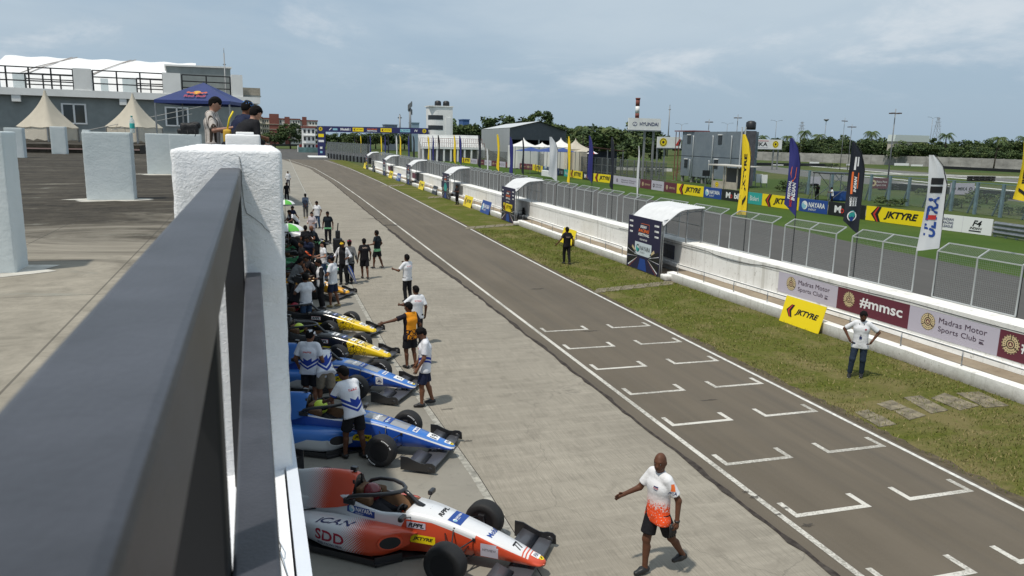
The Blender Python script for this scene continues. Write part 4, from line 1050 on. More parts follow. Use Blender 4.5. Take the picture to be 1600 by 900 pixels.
def race_car(nose, head, label, body, cover, pod, number='', numstyle='b', plates=(), full=True, group='single seat racing cars parked along the apron', mark=None, wingcol=CARBG):
    """nose: plan point under the nose tip; head: direction the nose points, degrees"""
    c_, s_ = math.cos(RAD(head)), math.sin(RAD(head))
    root = thing('race_car', label, 'racing car', (nose[0] - c_ * 1.16, nose[1] - s_ * 1.16, 0.008), RAD(head), group)
    # monocoque and nose
    xs = sorted(set([round(v, 3) for v in np.arange(-3.05, 1.161, 0.07)] + [b[0] for b in BODY] + [-.89, -.93, -1.62, -1.66, 1.13, 1.15, 1.16]))
    mb = MB(); rows = []; dark = []
    for x in xs:
        wb, wt, zb, zt = catmull(BODY, x)
        ck = float(np.interp(x, [-1.70, -1.62, -0.98, -0.84], [0, 1, 1, 0])); wi = max(wt - 0.05 - 0.02 * ck, wt * 0.55)
        crown = 0.012 + 0.018 * min(1, wt / 0.2); zi = zt + crown * 0.8 if ck < 0.01 else zt - 0.30 * ck; zc = zt + crown if ck < 0.01 else zt - 0.34 * ck
        hp = [(0, zb), (wb * 0.75, zb), (wb * 0.98, zb + 0.018), (wb * 0.5 + wt * 0.5 + 0.004, (zb + zt) * 0.5), (wt, zt - 0.045), (wt - 0.006, zt - 0.018), (wt - max(0.03, 0.1 * wt), zt), (wi, zi), (0, zc)]
        hp[6] = (max(wt - 0.032, wt * 0.7), zt)
        rows.append([Vector((x, y, z)) for y, z in hp] + [Vector((x, -y, z)) for y, z in reversed(hp[1:-1])])
        dark.append(ck)
    n = len(rows[0])
    vs = [p for r in rows for p in r]
    for i in range(len(rows) - 1):
        for k in range(n):
            k2 = (k + 1) % n; q = (i * n + k, (i + 1) * n + k, (i + 1) * n + k2, i * n + k2)
            mt = PADM if (max(dark[i], dark[i + 1]) > 0.02 and k in (6, 7, 8, 9) and min(dark[i], dark[i + 1]) >= 0) else body
            if mt is PADM and k in (7, 8): mt = CARB
            mb.f.append(q); mb.m.append(mb.mi(mt)); mb.sm.append(True)
    mb.v.extend(vs); mb.f.append(tuple(range(n))); mb.m.append(mb.mi(body)); mb.sm.append(False)
    mb.f.append(tuple(reversed(range((len(rows) - 1) * n, len(rows) * n)))); mb.m.append(mb.mi(body)); mb.sm.append(True)
    bo = mb.build('monocoque', root)
    bvh = BVHTree.FromPolygons([tuple(v) for v in mb.v], mb.f)
    # engine cover with the air intake behind the driver's head
    mb = MB(); rows = []
    for x, w, zt, zb in ((-1.70, .145, .955, .60), (-1.74, .150, .975, .58), (-1.9, .145, .975, .52), (-2.15, .125, .955, .44), (-2.45, .095, .915, .36), (-2.75, .055, .83, .30), (-2.98, .02, .72, .30)):
        row = []
        for k in range(15):
            a = math.pi * k / 14; cs = math.cos(a); sn = math.sin(a)
            ww = w * (1 + 0.9 * (1 - sn) ** 2); row.append(Vector((x, ww * abs(cs) ** 0.75 * (1 if cs > 0 else -1), zb + (zt - zb) * sn ** 0.9)))
        rows.append(row)
    mb.grid(rows, cover); mb.build('engine_cover', root)
    mb = MB(); mb.lathe([(0.0, 0.0), (0.085, 0.0), (0.11, 0.02), (0.118, 0.05)], CARB, 20, Matrix.Translation((-1.71, 0, .845)) @ Matrix.Rotation(RAD(-90), 4, 'Y')); mb.bar((-1.69, 0.12, .60), (-1.72, 0.10, .90), 0.05, 0.03, CARB); mb.bar((-1.69, -0.12, .60), (-1.72, -0.10, .90), 0.05, 0.03, CARB)
    mb.bar((-1.76, 0.0, .97), (-1.78, 0.0, 1.02), 0.05, 0.03, CARB); mb.bbox((-1.83, -.035, 1.0), (-1.73, .035, 1.055), CARB, .008); mb.build('air_intake', root)
    mb = MB()
    for s in (1, -1): mb.bbox((-1.66, .12 if s > 0 else -.25, .60), (-1.38, .25 if s > 0 else -.12, .735), PADM, 0.035)
    mb.bbox((-1.70, -.13, .56), (-1.58, .13, .80), PADM, 0.035); mb.build('headrest', root)
    # sidepods
    for s in (1, -1):
        mb = MB(); rows = []
        for x, y0, y1, z0, z1 in ((-.72, .24, .30, .20, .40), (-.86, .24, .42, .13, .45), (-1.0, .24, .575, .09, .475), (-1.15, .24, .66, .075, .485), (-1.5, .22, .69, .07, .475), (-1.9, .20, .67, .07, .44), (-2.3, .16, .56, .08, .37), (-2.6, .12, .38, .10, .30), (-2.8, .08, .22, .12, .26)):
            row = []
            for k in range(16):
                a = 2 * math.pi * k / 16 + 0.196; cs, sn = math.cos(a), math.sin(a); e = 0.55
                row.append(Vector((x + (0.10 * (sn > 0) * abs(sn) if x > -1.2 else 0), s * ((y0 + y1) / 2 + (y1 - y0) / 2 * (abs(cs) ** e) * (1 if cs > 0 else -1)), (z0 + z1) / 2 + (z1 - z0) / 2 * (abs(sn) ** e) * (1 if sn > 0 else -1))))
            rows.append(row if s > 0 else row)
        mb.grid(rows, pod, closed=True); mb.f.append(tuple(range(len(mb.v) - 16, len(mb.v)))); mb.m.append(0); mb.sm.append(False)
        po = mb.build('sidepod', root)
        if s < 0: pbvh = BVHTree.FromPolygons([tuple(v) for v in mb.v], mb.f)
        # the dark intake mouth
        mb = MB(); nn_ = Vector((.64, s * .77, .10)).normalized(); uu_ = Vector((-.77, s * .64, 0)).normalized()
        for rr, h0, h1, mt_ in ((1.0, -.09, .018, pod), (.84, -.05, .022, INK)): mb.prism([(math.cos(2 * math.pi * k / 18) * .175 * rr, math.sin(2 * math.pi * k / 18) * .098 * rr) for k in range(18)], h0, h1, mt_, (Vector((-.905, s * .515, .315)), uu_, nn_.cross(uu_), nn_))
        mb.build('intake', po)
    # floor
    mb = MB(); fl = [(-.45, .16), (-.75, .38), (-1.0, .70), (-2.3, .72), (-2.6, .62), (-3.0, .45)]; poly = fl + [(x, -y) for x, y in reversed(fl)]
    mb.prism(poly, 0.035, 0.060, CARB, (Vector(), Vector((1, 0, 0)), Vector((0, 1, 0)), Vector((0, 0, 1)))); mb.bbox((-2.9, -.15, .02), (.0, .15, .165), CARB, .01)
    for s in (1, -1): mb.bar((-.78, s * .40, .065), (-1.05, s * .68, .065), 0.012, 0.14, CARB); mb.bar((-1.05, s * .695, .08), (-2.2, s * .71, .07), 0.012, 0.07, CARB)
    mb.build('floor', root)
    # front wing
    mb = MB(); rows = []
    for y in np.linspace(-.79, .79, 17):
        zz = 0.085 + 0.03 * math.exp(-(y / .16) ** 2); prf = [(1.05, 0.0), (1.02, .018), (.90, .026), (.74, .016), (.68, .012), (.74, .002), (.90, -.004), (1.02, -.006)]
        rows.append([Vector((x - 0.05 * abs(y), y, zz + z)) for x, z in prf])
    mb.grid(rows, wingcol, closed=True); mb.build('front_wing', root)
    for s in (1, -1):
        mb = MB(); ep = [(.42, .045), (.42, .285), (.55, .285), (.70, .225), (.80, .195), (.86, .195), (.92, .215), (1.0, .215), (1.05, .18), (1.06, .05)]
        mb.prism(ep, -0.008, 0.008, CARB, (Vector((0, s * .795, 0)), Vector((1, 0, 0)), Vector((0, 0, 1)), Vector((0, 1, 0)))); mb.lathe([(0.0, -.02), (.055, -.012), (.06, 0.0), (.055, .012), (0.0, .02)], CARB, 16, Matrix.Translation((.96, s * .79, .10)) @ Matrix.Rotation(RAD(90), 4, 'X')); mb.build('wing_endplate', root)
        mb = MB(); mb.grid([[Vector((x, y * s, z)) for x, z in ((.80, .13), (.66, .165), (.55, .205), (.56, .198), (.66, .158))] for y in (.22, .5, .785)], wingcol, closed=True); mb.build('wing_flap', root)
        mb = MB(); mb.bar((.88, s * .075, .20), (.90, s * .075, .10), 0.10, 0.010, CARB, (0, 1, 0)); mb.build('wing_pylon', root)
    # wheels and suspension
    for i, (x, y, r, w) in enumerate(((0, .765 - .115, .282, .235), (0, -(.765 - .115), .282, .235), (-2.75, .63, .285, .28), (-2.75, -.63, .285, .28))):
        wh = thing('wheel', '', '', (x, y, r)); del wh['label']; del wh['category']; wh.parent = root
        wheel_mesh(r, w, mark).build('tyre', wh); rim_mesh(r, w).build('rim', wh)
    for s in (1, -1):
        mb = MB()
        for a, b in (((.20, .17, .43), (.0, .60, .37)), ((-.22, .21, .45), (.0, .60, .37)), ((.22, .15, .22), (.0, .60, .17)), ((-.25, .19, .20), (.0, .60, .17)), ((-.10, .20, .52), (.02, .58, .20)), ((.12, .17, .33), (.10, .58, .26))):
            mb.tube([(a[0], s * a[1], a[2]), (b[0], s * b[1], b[2])], 0.0105, CARB, 6)
        mb.bbox((-.05, s * .535 - .03, .14), (.05, s * .535 + .03, .42), CARB, .01)
        for p in ((.20, .435), (-.22, .455), (-.10, .53)): mb.bbox((p[0] - .022, s * .19 - .012, p[1] - .022), (p[0] + .022, s * .19 + .012, p[1] + .022), CARB, .006)
        mb.build('front_suspension', root)
        mb = MB()
        for a, b in (((-2.35, .16, .36), (-2.75, .56, .37)), ((-2.9, .09, .36), (-2.75, .56, .37)), ((-2.4, .16, .16), (-2.75, .56, .17))): mb.tube([(a[0], s * a[1], a[2]), (b[0], s * b[1], b[2])], 0.012, CARB, 6)
        mb.build('rear_suspension', root)
    # halo
    mb = MB(); ring = [(-1.74, .275, .665), (-1.68, .295, .735), (-1.52, .300, .79), (-1.28, .265, .825), (-1.08, .165, .845), (-0.98, .07, .850), (-.96, 0, .850)]
    full_ring = ring + [(x, -y, z) for x, y, z in reversed(ring[:-1])]; pp = []
    for i in range(len(full_ring) - 1):
        a, b = Vector(full_ring[i]), Vector(full_ring[i + 1]); pp += [a, a.lerp(b, 0.5)]
    mb.tube(pp + [full_ring[-1]], 0.029, CARB, 10); mb.tube([(-.97, 0, .848), (-.86, 0, .78), (-.76, 0, .70), (-.66, 0, .645)], [.036, .030, .034, .05], CARB, 10)
    mb.bbox((-.80, -.045, .63), (-.52, .045, .665), CARB, .015)
    for s in (1, -1): mb.bbox((-1.78, s * .285 - .03, .62), (-1.60, s * .285 + .03, .70), CARB, .012)
    mb.build('halo', root)
    for s in (1, -1):
        mb = MB(); mb.tube([(-.72, s * .24, .60), (-.74, s * .42, .66)], .008, CARB, 6); mb.bbox((-.79, s * .44 - .075, .635), (-.72, s * .44 + .075, .705), CARB, .02); mb.build('mirror', root)
    mb = MB(); mb.tube([(-1.02 + .0 * 1, .12 * math.cos(a), .50 + .10 * math.sin(a)) for a in np.linspace(0, 6.283, 17)], .014, CARB, 6); mb.build('steering_wheel', root)
    # rear wing
    mb = MB(); mb.bbox((-3.30, -.44, .80), (-3.05, .44, .82), CARB, .008); mb.bbox((-3.36, -.44, .86), (-3.22, .44, .88), CARB, .008); mb.bbox((-3.1, -.04, .35), (-3.02, .04, .8), CARB, .01); mb.bbox((-3.4, -.46, .60), (-3.0, -.445, .92), CARB, .005); mb.bbox((-3.4, .445, .60), (-3.0, .46, .92), CARB, .005); mb.build('rear_wing', root)
    # marks on the bodywork
    X, Y, Z = Vector((1, 0, 0)), Vector((0, 1, 0)), Vector((0, 0, 1))
    d = Decal(bvh=bvh, off=0.003)
    if number:
        d.frame((.72, 0, .36), Y, -X, Vector((.28, 0, 1))) if False else d.frame((.74, 0, .36), Vector((0, 1, 0)), Vector((-1, 0, .25)), Vector((.25, 0, 1)))
        if body is not L77: d.rect(-.095, -.12, .095, .10, WPRINT, 0)
        d.text(number, 0, -.09, .135, INK, numstyle, 1, w=0.15 if len(number) > 1 else .07, align='c')
    d.frame((1.02, 0, .27), Y, Vector((-1, 0, .3)), Vector((.3, 0, 1))); d.rect(-.055, -.05, .055, .06, WPRINT, 0); d.text('FIA', 0, -.025, .06, INKN, 'bi', 1, align='c', w=.085)
    d.frame((1.09, 0, .25), Y, Vector((-1, 0, .3)), Vector((.3, 0, 1))); d.disc(0, 0, .04, YEL, 0, 14); d.poly([(-.02, -.015), (.005, .02), (.022, .005), (0, -.022)], INK, 1)
    for p in plates: p(d, bvh, pbvh, X, Y, Z)
    d.build(root)
    return root
def side(d, x, z): return d.frame((x, -.30, z), (1, 0, 0), (0, 0, 1), (0, -1, 0))
def topf(d, x, z): return d.frame((x, 0, z), Vector((0, 1, 0)), Vector((-1, 0, .2)), Vector((.2, 0, 1)))
def pl_jk(x=-.60, z=.305):
    def f(d, b, p, X, Y, Z): side(d, x, z); d.rect(-.24, -.062, .24, .062, YEL, 0); jk_logo(d, 0, 0, .42)
    return f
def pl_rppl(x=-.64, z=.50, bg=LAV):
    def f(d, b, p, X, Y, Z): side(d, x, z); d.rect(-.145, -.052, .145, .052, RED, 0); d.rect(-.138, -.046, .138, .046, bg, 1); d.text('RPPL', 0, -.032, .064, INK, 'Bi', 2, align='c', w=.23)
    return f
def pl_top77(d, b, p, X, Y, Z):
    topf(d, -.12, .58); d.rect(-.15, -.10, .15, .10, BLUE, 0); nayara_logo(d, 0, 0.01, .25)
    topf(d, -.36, .62); d.text('RPPL', 0, -.05, .075, INK, 'Bi', 1, align='c', w=.26)
    topf(d, .38, .47); d.text('Mobil', -.11, -.05, .085, BLUE, 'b', 1); d.rect(.105, -.05, .135, .035, INK, 1)
    side(d, .42, .31); d.rect(-.125, -.095, .125, .095, LAV, 0); d.text('NTIVIEW', 0, -.01, .035, INK, '', 1, align='c', w=.19)
    side(d, -1.50, .555) ; d.rect(-.24, -.058, .24, .058, BLUE, 0); nayara_logo(d, 0, 0.005, .40)
    d2 = Decal(bvh=p, off=.003); d2.frame((-1.72, -.5, .48), Vector((1, 0, 0)), Vector((0, .8, .6)), Vector((0, -.45, .9))); d2.text('iCAN', -.05, -.10, .13, INKN, 'bi', 1, align='c', w=.62)
    d2.frame((-1.78, -.75, .25), X, Z, Vector((0, -1, .12))); d2.text('SDD', 0, -.03, .155, INKR, 'b', 1, align='c', w=.50); d2.text('SPEED RACING DELHI', 0, -.085, .035, INKN, 'b', 1, align='c', w=.42)
    o = len(d.mb.v); 
    for m_ in d2.mb.mats: d.mb.mi(m_)
    d.mb.v += d2.mb.v; d.mb.f += [tuple(i + o for i in q) for q in d2.mb.f]; d.mb.m += [d.mb.mi(d2.mb.mats[k]) for k in d2.mb.m]; d.mb.sm += d2.mb.sm
def pl_topblue(d, b, p, X, Y, Z):
    topf(d, -.12, .58); d.rect(-.13, -.07, .13, .07, BLUE, 0); nayara_logo(d, 0, 0.01, .22)
    topf(d, -.34, .62); d.text('RPPL', 0, -.05, .07, WPRINT, 'Bi', 1, align='c', w=.24)
    topf(d, .42, .46); d.rect(-.11, -.045, .11, .045, WPRINT, 0); d.text('Mobil', 0, -.03, .06, BLUE, 'b', 1, align='c')
def pl_box(d, b, p, X, Y, Z):
    side(d, .35, .33); d.rect(-.085, -.085, .085, .085, WPRINT, 0); d.ring(0, 0, .066, .058, INKN, 1); d.rect(-.04, -.035, .04, -.005, INKN, 1); d.rect(-.03, .005, .03, .03, INKN, 1)
def pl_topyel(d, b, p, X, Y, Z):
    for x, w in ((-.42, .22), (-.15, .10), (.12, .16), (.32, .14)):
        topf(d, x, .60 - max(0, x) * .3); d.rect(-.10, -w / 2 * .8, .10, w / 2 * .8, WPRINT if x != -.15 else BLUE, 0)
        d.rect(-.07, -w * .12, .07, w * .12, INK if x != -.15 else WPRINT, 1)
def driver(car, label, helm, visor, suit):
    mt = car.matrix_basis
    f = Field((-1.75, -.36, .18), (-.75, .36, .72), 0.025)
    f.cone((-1.55, -.13, .50), (-1.55, .13, .50), .085, .085, .05); f.cone((-1.50, 0, .46), (-1.15, 0, .28), .14, .14, .06); f.cone((-1.54, 0, .52), (-1.52, 0, .64), .06, .06, .03)
    for s in (1, -1): f.cone((-1.52, s * .19, .49), (-1.25, s * .22, .38), .06, .05, .03); f.cone((-1.25, s * .22, .38), (-1.05, s * .12, .50), .05, .035, .03); f.cone((-1.05, s * .12, .50), (-1.0, s * .09, .54), .04, .04, .02)
    mb = skin_mesh(f, suit)
    o = mb.build('person'); o.matrix_world = mt; tag(o, label, 'person')
    mb = MB(); hm = Matrix.Translation((-1.49, 0, .715)) @ Matrix.Diagonal((.142, .122, .135, 1))
    mb.lathe([(math.cos(a) if abs(a) < 1.55 else 0.0, math.sin(a)) for a in np.linspace(-1.2, math.pi / 2, 12)], helm, 20, hm); mb.build('helmet', o)
    mb = MB(); rows = []
    for z in (-.30, 0.0, .28): rows.append([Vector((-1.49 + .146 * math.cos(a) * math.cos(z * .9), .126 * math.sin(a) * math.cos(z * .9), .725 + .135 * z)) for a in np.linspace(-1.15, 1.15, 12)])
    mb.grid(rows, visor); mb.build('visor', o)
    return o
# ------------------------------------------------------------------ the pit wall, its walkway, fence panels, shelters and flags
t = newmat('stained_white_wall', 0.85, 0.2)
o = t.obj(); x_ = t.xyz(o); a = t.noise(o, 0.9, 7, 0.7, 0.4); st_ = t.noise(t.obj((1, 2.4, 0.12)), 1.6, 6, 0.7); b_ = t.noise(o, 7, 7, 0.75)
c = t.mix(t.step(a, 0.35, 0.75), (0.78, 0.77, 0.735), (0.90, 0.895, 0.875)); c = t.mix(t.math('MULTIPLY', t.step(st_, 0.54, 0.70), 0.55), c, (0.42, 0.40, 0.35))
chip = t.step(b_, 0.59, 0.66); c = t.mix(t.math('MULTIPLY', chip, 0.55), c, (0.20, 0.175, 0.14)); c = t.mix(t.math('MULTIPLY', t.step(t.math('ADD', x_['Z'], t.math('MULTIPLY', b_, 0.3)), 0.44, 0.16), 0.75), c, (0.17, 0.145, 0.11))
t.color(c); t.bump(b_, 0.4, 0.02); WALLM = MATS['stained_white_wall']
t = newmat('dusty_walkway', 0.9, 0.15)
o = t.obj(); a = t.noise(o, 0.7, 7, 0.65); b_ = t.noise(o, 6, 7, 0.7); c = t.mix(t.step(a, 0.3, 0.7), (0.22, 0.175, 0.125), (0.33, 0.275, 0.205)); t.color(t.mix(t.math('MULTIPLY', t.step(b_, 0.5, 0.8), 0.5), c, (0.13, 0.10, 0.075))); WALKM = MATS['dusty_walkway']
def wbx(y): return interp(WB, y)[0]
SH = [8.3, 29.3, 50.2, 71.2, 93.0, 115.0, 138.0]           # near end of each shelter
WZ, WT = 0.36, 1.49
def wallstrip(name, y0, y1, prof, mat, parent=None, wob=0.0, step=1.6):
    """profile (dx, z) from the foot of the low wall carried along it"""
    ys = [y0]; 
    while ys[-1] + step < y1: ys.append(ys[-1] + step)
    ys.append(y1); mb = MB(); rows = []
    for y in ys: rows.append([Vector((wbx(y) + dx + random.uniform(-wob, wob), y, z + random.uniform(-wob, wob))) for dx, z in prof])
    mb.grid(rows, mat, smooth=False, closed=True)
    n = len(prof); mb.f.append(tuple(range(n))); mb.m.append(0); mb.sm.append(False); mb.f.append(tuple(reversed(range(len(mb.v) - n, len(mb.v))))); mb.m.append(0); mb.sm.append(False)
    return mb.build(name, parent)
pw = thing('pit_wall', 'long stained white concrete wall with a raised coping between the two tracks', 'wall')
wallstrip('wall_body', -6, 142, [(1.14, 0.0), (1.14, 1.31), (1.12, 1.32), (1.11, WT), (1.98, WT), (2.0, 0.0)], WALLM, pw, 0.006)
wallstrip('wall_kerb', -6, 142, [(1.00, WZ + .004), (1.03, WZ + .13), (1.132, WZ + .16), (1.132, WZ + .004)], WALLM, pw, 0.012)
lwgroup = 'low white walls along the verge'
gaps = [-6] + [v for s in SH for v in (s - 0.55, s + 3.35)] + [141]
for i in range(0, len(gaps), 2):
    y0, y1 = gaps[i] + (0 if i == 0 else 0.0), gaps[i + 1]
    if y1 - y0 < 1: continue
    lw_ = wallstrip('low_wall', y0, y1, [(0.0, 0.0), (-0.01, WZ - 0.02), (0.02, WZ), (0.30, WZ), (0.31, 0.0)], WALLM, None, 0.012, 0.9)
    tag(lw_, 'low chipped white wall edging the walkway, the stretch with the man on the grass before it' if i == 2 else 'low chipped white wall edging the walkway between two more distant shelters', 'wall', lwgroup)
    wk = wallstrip('walkway', y0 - 0.0, y1, [(0.305, 0.0), (0.305, WZ - 0.012), (1.10, WZ - 0.008), (1.10, 0.0)], WALKM, None, 0.004, 2.0); kind(wk)
    if y1 > 100: continue
    # tube handrail on the low wall
    mb = MB(); k = max(1, round((y1 - y0 - 1.6) / 2.05)); ya, yb = y0 + 0.85, y1 - 0.6; pts = [(wbx(ya) + .16, ya, WZ)] + [(wbx(yy_) + .16, yy_, WZ + .40) for yy_ in np.linspace(ya, yb, k + 1)]
    mb.tube(pts, 0.020, GREYM, 8)
    hr = thing('handrail', 'grey tube handrail on the low white wall behind the man on the grass' if i == 2 else 'grey tube handrail on a farther stretch of the low white wall', 'handrail', (0, 0, 0), 0, 'tube handrails on the low wall')
    mb.build('rail', hr)
    for yy_ in np.linspace(ya, yb, k + 1)[1:]:
        mb = MB(); mb.tube([(wbx(yy_) + .16, yy_, WZ - .02), (wbx(yy_) + .16, yy_, WZ + .39)], 0.017, GREYM, 8); mb.build('post', hr)
for i, s in enumerate(SH):
    kind(wallstrip('walkway', s - .55, s + 3.35, [(0.02, 0.0), (0.0, 0.12), (1.10, 0.13), (1.10, 0.0)], WALKM, None, 0.004, 1.5))
# broken lumps of concrete at the wall ends
for i, (y, dx, sx, lb) in enumerate(((28.35, .0, .5, 'broken white concrete lump beside the nearest branded shelter board'), (49.3, .0, .55, 'crumbled white concrete lump beside the second branded shelter board'))):
    o = rough_block((wbx(y) - .28, y, 0), (wbx(y) + .3, y + sx, .26), 0.03, WALLM, 40 + i, 9).build('concrete_lump'); tag(o, lb, 'concrete lump')
# wire mesh panels on the wall
def fence_panel():
    r = thing('fence_panel', 'galvanised mesh fence panel with a canted top standing on the white wall', 'fence panel', (0, 0, 0), 0, 'mesh fence panels on the wall')
    W_, H_ = 2.62, 1.37; cx, cz = 0.40, 0.22
    mb = MB()
    for a, b in (((0, 0, 0.03), (0, W_, 0.03)), ((0, 0, 0.03), (0, 0, H_)), ((0, W_, 0.03), (0, W_, H_)), ((0, 0, H_), (0, W_, H_)), ((0, W_ / 2, 0.03), (0, W_ / 2, H_)), ((0, 0, H_), (cx, 0, H_ + cz)), ((0, W_, H_), (cx, W_, H_ + cz)), ((0, W_ / 2, H_), (cx, W_ / 2, H_ + cz)), ((cx, 0, H_ + cz), (cx, W_, H_ + cz))):
        mb.bar(a, b, 0.031, 0.031, M('bright_galvanised', (0.55, 0.57, 0.57), .4, .4))
    mb.build('frame', r)
    mb = MB(); wr = 0.0040; mw = M('mesh_wire', (0.26, 0.275, 0.275), 0.5, 0.4)
    for k in range(1, 44): y = k * W_ / 44; mb.bar((0.012, y, 0.03), (0.012, y, H_), wr, wr, mw); mb.bar((0.012, y, H_), (cx, y, H_ + cz), wr, wr, mw)
    for k in range(1, 23): z = 0.03 + k * (H_ - .03) / 23; mb.bar((0.012, 0, z), (0.012, W_, z), wr, wr, mw)
    for k in range(1, 9): q = k / 9; mb.bar((cx * q, 0, H_ + cz * q), (cx * q, W_, H_ + cz * q), wr, wr, mw)
    mb.build('wire_mesh', r)
    return r
fp = fence_panel(); first = True
for k in range(-1, 37):
    y = 14.65 + 3.35 * k; x = wbx(y) + 1.96; ang = math.atan2(-(wbx(y + 2.6) - wbx(y)), 2.6)
    if first: fp.location = (x, y, WT); fp.rotation_euler = (0, 0, ang); first = False
    else: dup(fp, (x, y, WT), ang)
# farther fence of posts that closes the end of the wall
gp = thing('track_fence', 'tall grey slatted fence beyond the far end of the white wall', 'fence'); mb = MB(); mb2 = MB()
fx = [G(512, 247), G(545, 251.5), G(578, 256)]
for k in range(26):
    q = k / 25; p = fx[0].lerp(fx[2], q); mb = MB(); mb.box((p.x - .1, p.y - .1, 0), (p.x + .1, p.y + .1, 4.2), GREYM); mb.build('post', gp); mb2 = MB(); mb2.bbox((p.x - .35, p.y - .12, 0), (p.x + .35, p.y + .12, 1.3), BLACK if k % 2 else GREYM, .03); mb2.build('barrier', gp)
mb = MB(); mb.bar(fx[0] + Vector((0, 0, 3)), fx[2] + Vector((0, 0, 3)), .04, 2.2, M('mesh_grey', (0.16, 0.18, 0.18), 0.8, alpha=0.55)); mb.build('mesh', gp)

# shelters
ROOFW = M('corrugated_white', (0.64, 0.65, 0.66), 0.45, var=0.08, scale=3)
def shelter(y0, i):
    x0 = wbx(y0 + 1.6) + .02
    where = ['', 'nearest white roofed trackside shelter, fully in view past the bend of the rail', 'second trackside shelter, with plastic chairs under its curved white roof', 'third trackside shelter, with a person in black standing in it', 'fourth trackside shelter along the white wall, counting from the nearest', 'fifth trackside shelter along the white wall, small and distant', 'farthest small trackside shelter at the end of the white wall'][i]
    r = thing('trackside_shelter', where if i else 'shelter beyond the picture edge', 'shelter', (x0, y0, 0.006), 0, 'white roofed shelters along the wall')
    mb = MB(); prof = [(-.02, 2.28), (.30, 2.56), (.62, 2.81), (.80, 2.91), (.98, 2.96), (1.45, 3.00), (1.95, 3.03)]
    rows = []; n = 33
    for k in range(n):
        y = -.05 + 3.3 * k / (n - 1); dz = 0.026 * (1 if k % 2 else -1)
        rows.append([Vector((x, y, z + dz)) for x, z in prof] + [Vector((x, y, z + dz - .012)) for x, z in reversed(prof)])
    mb.grid(rows, ROOFW, smooth=False, closed=True); mb.build('roof', r)
    for yy_ in (0.03, 3.17):
        for x, z in ((.03, 2.22), (1.86, 2.98), (1.15, 2.96)):
            mb = MB(); mb.bar((x, yy_, .0 if x < 1 else WT), (x, yy_, z), .05, .05, GREYM); mb.build('post', r)
        mb = MB(); mb.tube([(.03, yy_, 2.20), (.4, yy_, 2.56), (.9, yy_, 2.80), (1.86, yy_, 2.86)], .02, GREYM, 6); mb.bar((.03, yy_, 2.45), (1.86, yy_, 2.98), .03, .03, GREYM); mb.build('rafter', r)
    mb = MB(); mb.bar((1.86, .03, 2.98), (1.86, 3.17, 2.98), .05, .05, GREYM); mb.bar((.03, .03, 2.2), (.03, 3.17, 2.2), .05, .05, GREYM); mb.bar((1.86, .03, 2.2), (1.86, 3.17, 2.2), .03, .03, GREYM); mb.build('purlin', r)
    return r
